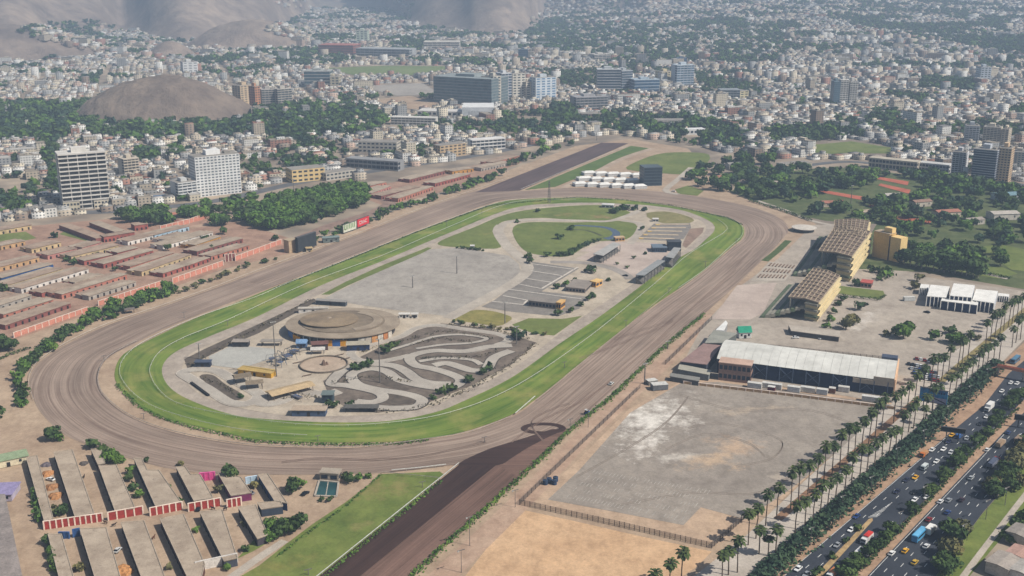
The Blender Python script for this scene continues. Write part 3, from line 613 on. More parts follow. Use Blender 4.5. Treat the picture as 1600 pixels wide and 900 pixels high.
kiosk((490, 489), 20, 3, 3.4, (188, 180, 168), (216, 212, 206), 'row of white stalls behind the round pavilion', rz=.06, name='stall_row', cat='stall')
kiosk((518, 477), 22, 4, 3.2, (150, 146, 140), (76, 84, 92), 'long grey shed behind the round pavilion near the car park', rz=-.2, cat='shed', name='shed')
kiosk((632, 497), 7, 3, 2.8, (220, 216, 208), (214, 210, 204), 'small white cabin at the east side of the round pavilion', name='cabin', cat='cabin')
kiosk((648, 497), 4, 3, 2.8, (214, 210, 202), (208, 204, 198), 'smaller white cabin nearest the car park corner', name='cabin', cat='cabin')
# ring paddock
c = G(506, 571); e = empty('ring_paddock', (c.x, c.y, .45), label='oval low walled ring with a sculpture in its middle', cat='paddock')
mb = MB(); cyl_band(mb, 14.6, 0, .9, n=40); cyl_band(mb, 14.0, 0, .9, n=40); annulus(mb, 14.0, 14.6, .9, .9, n=40); ob('ring_wall', mb, M('ring_wall', (120, 110, 98), (98, 88, 78), .2), e)
mb = MB(); annulus(mb, .1, 14, .05, .05, n=40); ob('sand_floor', mb, m_dust2, e)
mb = MB(); mb.cone((0, 0), 2, .4, 0, 3.2, 7); mb.cone((1.8, .4), 1.2, .2, 0, 2, 6); ob('sculpture', mb, M('sculpture', (112, 92, 80), None, .6), e)
# infield stands
def stand_shed(pts, h, label, rc, posts=True, name='grandstand', wallc=None):
    g = [G(x, y, h) for x, y in pts]; c = sum(g, Vector())/4; e = empty(name, (c.x, c.y, .4), label=label, cat='stand')
    q = MB(); q.prism([(p.x-c.x, p.y-c.y) for p in g], h-.5, h, bottom=True); ob('roof', q, M('r_'+label[:12], rc, None, .15), e)
    for i in range(7):
        for (a, b_) in ((g[0], g[3]), (g[1], g[2])):
            p = a.lerp(b_, .04+.92*i/6)-c; q = MB(); q.bar((p.x, p.y, 0), (p.x, p.y, h-.5), .4); ob('post', q, M('steel_dark', (84, 88, 92), None, .3), e)
    for k in range(5):
        A = g[0].lerp(g[1], .15+.15*k)-c; B = g[3].lerp(g[2], .15+.15*k)-c; q = MB(); z = .6+.7*(5-k)
        q.bar((A.x, A.y, z/2), (B.x, B.y, z/2), 1.6, z); ob('step', q, M('step_grey', (120, 116, 112), (100, 96, 92), .3), e)
    return e
stand_shed([(927, 397), (942, 400), (970, 382), (958, 379)], 6.5, 'open shed stand with long light grey roof in the infield', (176, 174, 170))
stand_shed([(993, 430), (1006, 431), (1039, 408), (1028, 406)], 7, 'lower half of the grey roofed stand beside the home straight', (150, 152, 152))
stand_shed([(1040, 402), (1052, 404), (1064, 388), (1053, 387)], 8, 'upper half of the grey roofed stand below the black block', (158, 158, 156))
def block(px0, px1, depth, top, wallc, label, cat='building', name='block', roofc=(120, 118, 114), glass=True, win=(2, 8), parent_z=.2):
    A, B = G(*px0), G(*px1); d = (B-A); w = d.length; rz = math.atan2(d.y, d.x); h = hgt((A+B)/2, top)
    e = empty(name, (A.x, A.y, parent_z), rz, label, cat)
    q = MB(); q.box(0, w, 0, depth, 0, h); ob('wall', q, M('w_%d_%d_%d' % wallc, wallc, None, .15), e)
    q = MB(); q.box(-.3, w+.3, -.3, depth+.3, h, h+.5); ob('roof', q, M('rf_%d_%d_%d' % roofc, roofc, None, .1), e)
    if glass:
        nf, nb = win; pm = M('pane_blue', (44, 56, 72), (30, 40, 54), .2, rough=.25)
        for f in range(nf):
            q = MB(); z0 = h*(f+.3)/nf; z1 = h*(f+.78)/nf
            for k in range(nb):
                x0 = w*(k+.15)/nb; x1 = w*(k+.85)/nb; q.box(x0, x1, -.12, -.02, z0, z1)
            nd_ = max(2, int(nb*depth/w))
            for k in range(nd_):
                y0 = depth*(k+.15)/nd_; y1 = depth*(k+.85)/nd_; q.box(w+.02, w+.12, y0, y1, z0, z1); q.box(-.12, -.02, y0, y1, z0, z1)
            ob('window_row', q, pm, e)['kind'] = 'stuff'
    return e
block((1043, 393), (1064, 393), 8, 379, (52, 58, 68), 'black box-like stand block at the top of the infield stands', win=(2, 4), roofc=(74, 78, 84))
block((1020, 395), (1042, 395), 12, 388, (76, 96, 118), 'low blue grey pavilion beside the black stand block', win=(1, 6), roofc=(110, 124, 138))
block((826, 479), (868, 484), 9, 473, (140, 128, 118), 'low flat building with orange end wall between parking rows', win=(1, 8), roofc=(142, 134, 126))
block((869, 484), (876, 485), 8, 474, (214, 160, 92), 'small orange gate kiosk at the end of the parking building', win=(1, 2), roofc=(220, 180, 120))
block((884, 456), (914, 459), 22, 451, (156, 144, 134), 'square low court building with flat grey roof in the infield', win=(1, 6), roofc=(150, 140, 130))
block((931, 450), (941, 446), 5, 440, (222, 170, 100), 'tiny orange hut beside the square court building', win=(1, 2), roofc=(226, 188, 124))
block((962, 378), (976, 377), 5, 372, (214, 166, 104), 'orange bar hut at the end of the light grey stand', win=(1, 3), roofc=(206, 178, 140))
block((1020, 347), (1029, 347), 4, 343, (206, 202, 196), 'white cabin beside the far parking rows', win=(1, 2), roofc=(214, 210, 204))
block((940, 325), (958, 326), 7, 321, (206, 204, 200), 'white trailer hut behind the infield lawn', win=(1, 3), roofc=(216, 214, 210))
block((735, 389), (741, 389), 3, 385, (214, 212, 208), 'white pump cabin at the top of the grey car park', win=(1, 2), roofc=(220, 218, 214))

def frame_thing(px, w, d, h, label, name='play_frame', cat='playground', col=(104, 112, 120)):
    g = G(*px); e = empty(name, (g.x, g.y, .45), random.uniform(0, 3), label, cat); m_ = M('fr_%d' % col[0], col, None, .5)
    for sx in (-1, 0, 1):
        for sy in (-1, 1): q = MB(); q.bar((sx*w/2, sy*d/2, 0), (sx*w/2*.8, sy*d/2*.8, h), .22); ob('post', q, m_, e)
    q = MB(); q.bar((-w/2*.8, -d/2*.8, h), (w/2*.8, -d/2*.8, h), .25); q.bar((-w/2*.8, d/2*.8, h), (w/2*.8, d/2*.8, h), .25); ob('top_rail', q, m_, e)
    q = MB(); q.box(-w*.3, w*.1, -d*.3, d*.3, h*.5, h*.58); ob('platform', q, M('platform_blue', (70, 92, 128), (96, 84, 74), .5), e)
    q = MB(); q.bar((w*.1, 0, h*.55), (w*.75, 0, .2), 1.0, .15); ob('slide', q, M('slide_grey', (150, 150, 150), None, .5), e)
frame_thing((448, 562), 12, 8, 5, 'grey climbing frame beside the tall mast'); frame_thing((428, 566), 9, 6, 4, 'smaller pale climbing frame west of the tall mast', col=(150, 150, 146)); frame_thing((436, 572), 8, 5, 4.5, 'blue and grey slide tower below the climbing frames', col=(110, 120, 134)); frame_thing((462, 553), 13, 9, 3.5, 'dark round-about frame above the climbing frames', name='carousel', cat='ride', col=(70, 70, 72)); frame_thing((462, 622), 16, 5, 2, 'low barrier frames stacked by the kart pits', name='barrier_stack', cat='barrier', col=(140, 132, 122))
for k, (px, lab) in enumerate([((465, 568), 'bench left of the ring paddock'), ((531, 556), 'bench above the ring paddock'), ((480, 588), 'bench below the ring paddock'), ((540, 562), 'bench right of the ring paddock')]):
    g = G(*px); e = empty('bench', (g.x, g.y, .4), .6, lab, 'bench', 'benches in the leisure ground'); ob('seat', MB().box(-3, 3, -.4, .4, .4, .55), M('bench_wood', (120, 98, 80), None, .5), e)
    for x in (-2.4, 2.4): ob('leg', MB().box(x-.15, x+.15, -.35, .35, 0, .4), m_kerb, e)
A, B = G(299, 600), G(326, 620); mb = MB(); mb.bar((A.x, A.y, .9), (B.x, B.y, .9), 1.4, 1.0); ob('tyre_wall', mb, M('tyre_black', (36, 36, 38), None, .5), label='black tyre barrier outside the small kart loop', cat='barrier')
# ---------------------------------------------------------------- stables
m_broof = worn_roof('barn_roof', (176, 161, 143), (148, 133, 117), (104, 92, 82))
m_broof2 = worn_roof('barn_roof_dusty', (170, 149, 131), (138, 119, 104), (112, 96, 84))
m_dkdoor = M('stable_door_dark', (46, 38, 36), (34, 28, 28), .3)
door_b = MB(); door_b.box(-.75, .75, -.14, -.03, 0, 2.3); door_me = door_b.mesh('stable_door'); door_me.materials.append(m_dkdoor)
WC = dict(blue=(52, 88, 142), cream=(206, 182, 140), white=(222, 216, 208), red=(166, 94, 84), brick=(188, 124, 106), grey=(176, 168, 158), salmon=(204, 138, 118), pink=(202, 140, 130), ochre=(206, 152, 76), maroon=(138, 86, 80), tan=(196, 160, 118), sky=(176, 200, 216))
def stable(a, b_, depth, col, label, h=3.6, doors=None, name='stable_block', group='stable blocks behind the back straight', z=.06, over=.5, roof=None, dpx=0):
    """long low barn: front wall from a to b, roof, a door every few metres"""
    A, B = G(*a), G(*b_); d = B-A; w = d.length; rz = math.atan2(d.y, d.x)
    e = empty(name, (A.x, A.y, z), rz, label, 'stable', group); c = WC[col]
    q = MB(); q.box(0, w, 0, depth, 0, h); ob('wall', q, M('stable_'+col, c, tuple(int(v*.8) for v in c), .2), e)
    q = MB(); q.box(-.25, w+.25, -over, depth+.3, h, h+.35); ob('roof', q, roof or random.choice((m_broof, m_broof2)), e)
    if group and group.startswith('stable blocks') and dpx:
        q = MB(); q.box(.3, w-.3, depth+2.9, depth+dpx, 0, h-.75); ob('rear_wall', q, M('stable_'+col, c), e)
        q = MB(); q.box(0, w, depth+2.5, depth+dpx+.3, h-.75, h-.45); ob('rear_roof', q, random.choice((m_broof, m_broof2)), e)
        for x in (0, w-.3): q = MB(); q.box(x, x+.3, depth+.35, depth+2.45, 0, 2.4); ob('yard_wall', q, M('stable_maroon', WC['maroon'], None, .2), e)
    n = int(w/5.2) if doors is None else doors
    for i in range(n):
        o = ob('door', door_me, None, e); o.location = (w*(i+.5)/n, 0, .05)
    return e
ST = [((3, 442), (84, 420), 9, 'blue', 'blue fronted'), ((13, 453), (99, 427), 9, 'cream', 'long cream fronted'), ((34, 459), (139, 427), 9, 'white', 'bright white fronted'),
      ((66, 465), (112, 451), 8, 'red', 'dark red western'), ((118, 449), (162, 436), 8, 'red', 'dark red eastern'), ((97, 468), (199, 436), 9, 'brick', 'long brick red'), ((139, 470), (213, 447), 8, 'grey', 'patchy grey'),
      ((-20, 478), (20, 466), 8, 'red', 'red end'), ((-20, 492), (50, 469), 9, 'grey', 'pale grey'), ((6, 499), (84, 475), 8, 'brick', 'brick fronted with many doors'), ((9, 516), (111, 481), 8, 'maroon', 'maroon fronted'),
      ((2, 391), (40, 383), 9, 'tan', 'tan far western'), ((50, 396), (96, 385), 10, 'cream', 'short cream'), ((75, 406), (121, 395), 10, 'pink', 'pink fronted'), ((129, 394), (159, 385), 10, 'pink', 'short pink eastern'),
      ((112, 408), (186, 390), 10, 'cream', 'weathered cream'), ((132, 415), (176, 405), 9, 'red', 'red tiled-looking'), ((184, 402), (216, 394), 9, 'red', 'short red'), ((162, 420), (240, 398), 9, 'red', 'long red'),
      ((204, 424), (272, 402), 9, 'brick', 'rust red'), ((222, 432), (299, 405), 9, 'cream', 'yellowish cream'), ((255, 434), (290, 422), 7, 'red', 'low red'), ((292, 422), (328, 409), 7, 'red', 'low red eastern'),
      ((200, 384), (240, 374), 9, 'white', 'whitewashed'), ((242, 374), (296, 360), 9, 'sky', 'pale blue'), ((257, 381), (296, 370), 8, 'white', 'small white'), ((255, 391), (333, 369), 9, 'white', 'long chalky white'),
      ((305, 390), (345, 376), 9, 'ochre', 'ochre yellow'), ((308, 400), (380, 379), 10, 'maroon', 'long maroon'), ((330, 407), (390, 389), 8, 'brick', 'shaded brick'), ((-30, 432), (62, 409), 9, 'tan', 'tan roofed back'), ((-30, 372), (50, 358), 10, 'cream', 'low cream far'),
      ((580, 308), (611, 296), 10, 'pink', 'short pink northern'), ((596, 312), (657, 297), 10, 'maroon', 'maroon northern'), ((640, 286), (695, 272), 10, 'maroon', 'maroon upper northern'), ((680, 292), (735, 277), 10, 'red', 'red hedge-side northern'), ((622, 316), (677, 297), 9, 'brick', 'low brick northern'), ((707, 273), (740, 268), 10, 'ochre', 'yellow northern'), ((752, 268), (797, 258), 12, 'grey', 'grey northern end'), ((770, 259), (812, 248), 12, 'brick', 'brick far northern'), ((560, 300), (604, 290), 10, 'brick', 'brick northern by the grove')]
for i, (a, b_, dp, col, lab) in enumerate(ST):
    pos = 'in the western stable rows' if a[0] < 450 and a[1] > 360 else 'near the far bend'
    stable(a, b_, dp*.85, col, f'{lab} stable block with tan roof {pos}', h=3.4 if dp < 9 else 3.8, dpx=8)
def cwall(a, b_, h, col, label, n, name='boundary_wall', pil=(226, 206, 190), th=.5, cat='wall', z=.06, panel=None, group=None):
    """walled enclosure side: wall panels between pale pillars, coping on top"""
    A, B = G(*a), G(*b_); d = B-A; w = d.length; rz = math.atan2(d.y, d.x)
    if name == 'stable_wall': A = A+Vector((d.y, -d.x, 0)).normalized()*2.4
    e = empty(name, (A.x, A.y, z), rz, label, cat, group)
    pm = M('pillar_%d_%d_%d' % pil, pil, None, .4); wm = M('wallc_%s%d' % (col, WC.get(col, (0,))[0]), WC[col] if col in WC else (200, 190, 180), None, .3)
    for i in range(n):
        q = MB(); q.box(w*i/n, w*(i+1)/n, 0, th, 0, h); ob('panel', q, wm, e)
    for i in range(n+1):
        x = w*i/n; q = MB(); q.box(x-.3, x+.3, -.2, th+.1, 0, h+.15); ob('pillar', q, pm, e)
    q = MB(); q.box(0, w, -.1, th+.06, h, h+.22); ob('coping', q, pm, e); return e
cwall((22, 528), (138, 487), 3.4, 'salmon', 'salmon outer stable wall with pale pillars at the track bend', 11)
cwall((154, 478), (252, 446), 3.4, 'salmon', 'long salmon stable wall behind the hedge', 10)
cwall((270, 443), (349, 415), 4, 'salmon', 'salmon wall with pale pillars in the middle of the back straight', 9)
cwall((368, 408), (440, 381), 4, 'salmon', 'salmon wall end nearest the billboards', 8)
cwall((251, 360), (296, 349), 4, 'salmon', 'salmon wall below the round horse walker', 5); cwall((296, 349), (321, 340), 4, 'salmon', 'short salmon wall beside the round horse walker', 4)
cwall((352, 409), (368, 407), 6, 'maroon', 'tall maroon gate block between two salmon walls', 3)
# courtyard stable
for a, b_, dp, lab in [((163, 379), (211, 371), 8, 'front'), ((211, 361), (232, 358), 10, 'tall eastern')]:
    stable(a, b_, dp, 'red', f'{lab} red wing of the courtyard stables by the grove', h=5, doors=8 if dp == 8 else 3)
for a, b_, w_, lab in [((108, 356), (166, 377), 9, 'western'), ((155, 352), (195, 367), 9, 'middle')]:
    A, B = G(*a), G(*b_); d = (B-A).normalized(); n_ = Vector((-d.y, d.x, 0)); stable((P(*(B).xy)), (P(*(A).xy)), 9, 'maroon', f'{lab} long wing of the courtyard stables with dark red wall', h=4, doors=10)
sheet('lawn', [(92, 366), (104, 360), (150, 374), (140, 378)], .09, m_grass2); sheet('lawn', [(-20, 379), (-20, 368), (40, 362), (57, 372), (40, 376)], .09, m_grass2)
c = G(288, 341); e = empty('horse_walker', (c.x, c.y, .06), label='round salmon walled horse walker beyond the white stables', cat='horse walker')
mb = MB(); cyl_band(mb, 20, 0, 2.6, n=36); cyl_band(mb, 19.4, 0, 2.6, n=36); annulus(mb, 19.4, 20, 2.6, 2.6, n=36); ob('ring_wall', mb, M('stable_salmon', WC['salmon'], None, .2), e)
mb = MB(); annulus(mb, 12.4, 13, 2, 2, n=30); cyl_band(mb, 13, 0, 2, n=30); cyl_band(mb, 12.4, 0, 2, n=30); ob('inner_wall', mb, M('w_pale', (206, 188, 168), None, .2), e)
ribbon('training_track', [(296, 356), (330, 350), (372, 338), (420, 322), (470, 312)], 11, .09, m_road)
ribbon('training_track', [(470, 372), (520, 352), (580, 333), (608, 318), (590, 308)], 14, .09, earth('training_sand', (150, 126, 112), (124, 102, 92), sc=.1))
# ---------------------------------------------------------------- near stables (bottom left)
def barn(roof, h, label, sides=(90, 60, 56), nd=9, roofm=None, dside=True):
    """stable seen from above, given by its roof outline (photograph points at roof height)"""
    g = [G(x, y, h) for x, y in roof]; c = sum(g, Vector())/len(g); e = empty('stable', (c.x, c.y, .06), label=label, cat='stable', group='near stables beside the dirt bend')
    L = [(p.x-c.x, p.y-c.y) for p in g]; cc = (0, 0)
    inn = [(x*.985, y*.985) for x, y in L]
    q = MB(); q.prism(inn, 0, h-.35); ob('wall', q, M('barnwall_%d_%d_%d' % sides, sides, None, .3), e)
    q = MB(); q.prism(L, h-.33, h, bottom=True); ob('roof', q, roofm or m_broof, e)
    # doors along the yard side: the outline's long sides
    for a, b_ in ((L[-1], L[0]), (L[1], L[2])) if len(L) == 4 else ((L[-1], L[0]),):
        A = Vector(a); B = Vector(b_); d = (B-A); w = d.length; n = max(2, int(w/4.5)); d.normalize(); o_ = Vector((d.y, -d.x))
        if o_.dot((A+B)/2) < 0: o_ = -o_
        for i in range(n):
            p = A.lerp(B, (i+.5)/n)*.985; q = ob('door', door_me, None, e); q.location = (p.x+o_.x*.02, p.y+o_.y*.02, .02); q.rotation_euler = (0, 0, math.atan2(-o_.x, o_.y)+math.pi)
    # roof edge kerb
    q = MB()
    for a, b_ in zip(L, L[1:]+L[:1]):
        q.bar((a[0], a[1], h+.12), (b_[0], b_[1], h+.12), .28, .3)
    ob('roof_kerb', q, M('roof_kerb', (182, 168, 150), (150, 138, 122), .3), e); return e
NB1 = [([(41, 715), (58, 712), (83, 810), (69, 814)], 'narrow stable roof at the western end of the upper row', (92, 74, 66)),
       ([(84, 707), (113, 703), (147, 802), (117, 807)], 'widest stable roof in the upper row beside a sandy yard', (84, 66, 60)),
       ([(154, 728), (182, 727), (211, 794), (180, 799)], 'stable with darker top end in the upper row below the bushes', (88, 72, 66)),
       ([(142, 702), (158, 703), (164, 724), (153, 726)], 'small stable roof tucked above the bushes in the upper row', (90, 70, 64)),
       ([(209, 716), (222, 717), (230, 735), (248, 735), (283, 785), (243, 791)], 'stepped stable roof with blue tinged wall in the upper row', (62, 70, 92)),
       ([(275, 730), (289, 729), (298, 742), (313, 742), (333, 778), (303, 783)], 'stepped stable roof next to the pink gate', (96, 70, 70)),
       ([(340, 739), (376, 746), (393, 770), (361, 775)], 'stable with purple wall behind the pink gate', (120, 50, 92)),
       ([(403, 742), (418, 740), (449, 787), (429, 783)], 'narrow stable with bright blue wall at the eastern end', (36, 66, 116)),
       ([(402, 786), (438, 783), (442, 791), (408, 796)], 'short cross roof joining the blue walled stable', (60, 70, 84)),
       ([(75, 835), (96, 835), (116, 905), (93, 905)], 'narrow stable roof at the western end of the lower row', (88, 70, 62)),
       ([(125, 827), (166, 825), (189, 905), (149, 905)], 'wide stable roof beside the blue gates in the lower row', (80, 72, 72)),
       ([(189, 817), (225, 814), (259, 905), (222, 905)], 'stable roof right of the orange hay heap in the lower row', (84, 70, 66)),
       ([(250, 811), (287, 804), (320, 882), (314, 905), (294, 905)], 'stable roof with stained lower end in the lower row', (96, 66, 58)),
       ([(312, 800), (347, 797), (371, 872), (350, 877)], 'stable roof above the white end wall in the lower row', (74, 78, 88)),
       ([(372, 793), (400, 789), (418, 836), (402, 842)], 'easternmost stable roof of the lower row beside the trees', (70, 66, 72))]
for rf, lab, sd_ in NB1: barn(rf, 3.8, lab, sd_)
WC['red'] = (164, 62, 54)
GP = dict(name='stable_wall', group='red panelled end walls of the near stables', pil=(236, 214, 196), th=.45)
cwall((70, 824), (118, 817), 3.9, 'red', 'red panelled wall with pale pillars at the western stable end', 5, **GP)
cwall((118, 817), (161, 811), 3.9, 'red', 'second red panelled wall from the earth road', 5, **GP)
cwall((169, 810), (223, 800), 3.9, 'red', 'third red panelled wall with two wide panels', 4, **GP)
cwall((234, 803), (284, 793), 3.9, 'red', 'fourth red panelled wall below the stepped roof', 5, **GP)
cwall((294, 796), (344, 787), 3.9, 'red', 'fifth red panelled wall behind the parked black car', 5, **GP)
cwall((354, 790), (376, 786), 3.9, 'red', 'sixth red panelled wall below the purple stable', 3, **GP)
cwall((307, 893), (371, 879), 4.0, 'white', 'white end wall with a blue door beside the lawn', 1, pil=(214, 208, 200))
A = G(338, 886.5); mb = MB(); mb.box(-.8, .8, -.25, -.05, 0, 2.3); o = ob('door', mb, M('door_blue', (30, 74, 160), None, .4), bpy.data.objects['boundary_wall.007'] if 'boundary_wall.007' in bpy.data.objects else None)
if o.parent: o.location = (13, 0, 0); o['label'] = 'bright blue door'
cwall((93, 842), (108, 842), 3, 'blue', 'bright blue yard gate at the top of the lower row', 2, name='yard_gate', cat='gate', pil=(60, 96, 150))
cwall((115, 840), (125, 838), 3.6, 'blue', 'short bright blue gate beside the wide lower stable', 1, name='yard_gate', cat='gate', pil=(60, 96, 150))
cwall((313, 752), (336, 750), 4, 'pink', 'bright pink yard wall at the top of the upper row', 3, pil=(226, 96, 160), panel=None)
for o in bpy.data.objects['boundary_wall'].children: pass
cwall((385, 757), (402, 754), 3.4, 'sky', 'pale blue yard wall beside the bright blue stable', 2, pil=(196, 214, 228))
pk_ = [o for o in bpy.data.objects if o.get('label') == 'bright pink yard wall at the top of the upper row'][0]
for ch in pk_.children:
    if ch.name.startswith('panel'): ch.data.materials[0] = M('hot_pink', (226, 84, 150), (190, 64, 124), .4)
kiosk((12, 725), 18, 8, 3.5, (148, 164, 130), (222, 210, 180), 'cream cottage with pale green roof at the west edge', rz=.55, name='cottage', cat='house')
kiosk((8, 775), 10, 12, 3.2, (150, 140, 176), (180, 172, 190), 'lavender roofed shed below the cream cottage', rz=.1, name='shed', cat='shed')
g = [G(x, y, 4.5) for x, y in ((-60, 772), (8, 772), (36, 905), (-60, 905))]; c = g[0]; e = empty('long_shed', (c.x, c.y, .06), label='long grey corrugated shed roof at the lower west corner', cat='shed')
mb = MB(); mb.prism([(p.x-c.x, p.y-c.y) for p in g], 4.1, 4.5, bottom=True); ob('roof', mb, M('old_sheet', (150, 140, 134), (120, 112, 108), .15), e)
mb = MB(); mb.prism([((p.x-c.x)*.97, (p.y-c.y)*.97-.1) for p in g], 0, 4.1); ob('wall', mb, M('shed_wall', (90, 82, 78), None, .2), e)
# hay heaps
def heap(px, r, h, col, label):
    g = G(*px); mb = MB(); n = 14
    for k, (r0, r1, z0, z1) in enumerate([(1, .85, 0, .45), (.85, .5, .45, .85), (.5, .02, .85, 1)]):
        for i in range(n):
            t, u = 2*math.pi*i/n, 2*math.pi*(i+1)/n; f = lambda a, rr, kk: rr*r*(1+.16*math.sin(3*a+px[0])+.1*math.sin(7*a+kk))
            mb.face([(f(t, r0, 1)*math.cos(t), f(t, r0, 1)*math.sin(t), z0*h), (f(u, r0, 1)*math.cos(u), f(u, r0, 1)*math.sin(u), z0*h), (f(u, r1, 1)*math.cos(u), f(u, r1, 1)*math.sin(u), z1*h), (f(t, r1, 1)*math.cos(t), f(t, r1, 1)*math.sin(t), z1*h)])
    ob('hay_heap', mb, M('hay_%d' % col[0], col, tuple(int(v*.7) for v in col), .8), loc=(g.x, g.y, .06), label=label, cat='hay heap', group='heaps in the stable yards', smooth=True)
heap((75, 741), 3, 1.6, (196, 140, 92), 'orange hay heap high in the western yard'); heap((81, 762), 3.2, 1.6, (176, 128, 88), 'brown hay heap halfway down the western yard')
heap((87, 776), 3.4, 1.7, (190, 138, 92), 'orange hay heap low in the western yard'); heap((191, 893), 4.5, 2.0, (204, 146, 92), 'large orange hay heap in the lower row yard'); heap((72, 727), 2.6, 1.3, (112, 104, 110), 'grey manure heap high in the western yard'); heap((131, 725), 2.2, 1.2, (104, 96, 92), 'dark heap on the sandy yard')
# pond and pump house
pd = sheet('pond', [(499, 752), (529, 755), (526, 777), (492, 776)], .30, M('pond_water', (48, 84, 84), (36, 66, 70), .1, rough=.1))
for a, b_ in (((499, 752), (529, 755)), ((529, 755), (526, 777)), ((526, 777), (492, 776)), ((492, 776), (499, 752))):
    A, B = G(*a), G(*b_); mb = MB(); mb.bar((A.x, A.y, .4), (B.x, B.y, .4), .8, .7); ob('pond_wall', mb, m_conc, pd)
A, B = G(513, 753), G(509, 777); mb = MB(); mb.bar((A.x, A.y, .34), (B.x, B.y, .34), .4, .2); ob('pond_wall', mb, m_conc, pd)
block((500, 751), (529, 753), 5, 741, (186, 170, 150), 'tan pump house behind the green pond', win=(1, 2), roofc=(170, 158, 142))
# billboards and hides on the back straight
def billboard(p0, p1, ptop, pbot_ground, face, label, posts=2, frame=(90, 90, 92), cat='billboard', name='billboard', th=.8):
    """flat advertising panel on posts: bottom corners given at the ground below, rows of panel bottom and top"""
    A, B = G(*p0), G(*p1); d = B-A; w = d.length; rz = math.atan2(d.y, d.x); e = empty(name, (A.x, A.y, .06), rz, label, cat)
    z1 = hgt(A, ptop); z0 = hgt(A, pbot_ground); fm = M('frame_%d' % frame[0], frame, None, .4)
    q = MB(); q.box(0, w, 0, th, z0, z1); pn = ob('panel', q, face, e)
    q = MB(); q.box(-.25, w+.25, -.12, th, z0-.3, z0); q.box(-.25, w+.25, -.12, th, z1, z1+.3); ob('frame', q, fm, pn)
    for i in range(posts):
        x = w*(i+.5)/posts; q = MB(); q.bar((x, th+.3, 0), (x, th+.3, z1), .5); ob('post', q, fm, e)
    return e, w, z0, z1
def text(s, parent, loc, size, mat, depth=.05, sx=1):
    cu = bpy.data.curves.new('lettering', 'FONT'); cu.body = s; cu.size = size; cu.extrude = depth; cu.materials.append(mat)
    t_ = bpy.data.objects.new('lettering', cu); me = bpy.data.meshes.new_from_object(t_); bpy.data.objects.remove(t_); me.name = 'lettering'
    o = bpy.data.objects.new('lettering', me); COL.objects.link(o); o.parent = parent; o.location = loc; o.rotation_euler = (math.pi/2, 0, 0); o.scale = (sx, 1, 1); return o
e, w, z0, z1 = billboard((559, 358.5), (577, 351.5), 343.5, 355.5, M('sign_red', (206, 52, 60), (190, 44, 52), .3), 'red billboard with white lettering beside the back straight')
text('CRAC', e, (w*.12, -.08, z0+(z1-z0)*.28), (z1-z0)*.62, m_white, sx=w*.72/((z1-z0)*.62*2.75))
e, w, z0, z1 = billboard((537, 366), (557, 359), 352, 364, M('sign_pale', (206, 206, 190), (186, 190, 172), .3), 'pale billboard with green stripes next to the red one')
for k in range(7):
    q = MB(); x = w*(.05+.13*k); q.box(x, x+w*.06, -.06, -.02, z0+(z1-z0)*.3, z1-.4*(k % 3)); ob('stripe', q, M('sign_green', (92, 128, 70), (120, 150, 96), .6), e)
block((452, 396), (465, 393), 7, 376, (186, 162, 132), 'tan timing hut beside the dark screen on the back straight', win=(1, 1), roofc=(176, 158, 132), glass=False)
billboard((466, 396), (495, 386), 372, 393, M('screen_dark', (54, 58, 62), (44, 48, 52), .2), 'large dark scoreboard screen beside the back straight', 3, name='scoreboard', cat='scoreboard', th=2.5)
kiosk((517, 378), 14, 6, 4, (126, 140, 136), (110, 120, 116), 'grey green viewing hut by the back straight', rz=.33, name='hut', cat='hut')
kiosk((203, 489), 6, 4, 2.6, (120, 110, 104), (90, 80, 76), 'small roofed shelter by the hedge on the back bend', rz=.4, posts=True, name='shelter', cat='shelter')
kiosk((483, 393), 5, 4, 3, (196, 172, 130), (196, 172, 130), 'tiny tan ticket hut beside the scoreboard', rz=.33, name='hut', cat='hut')
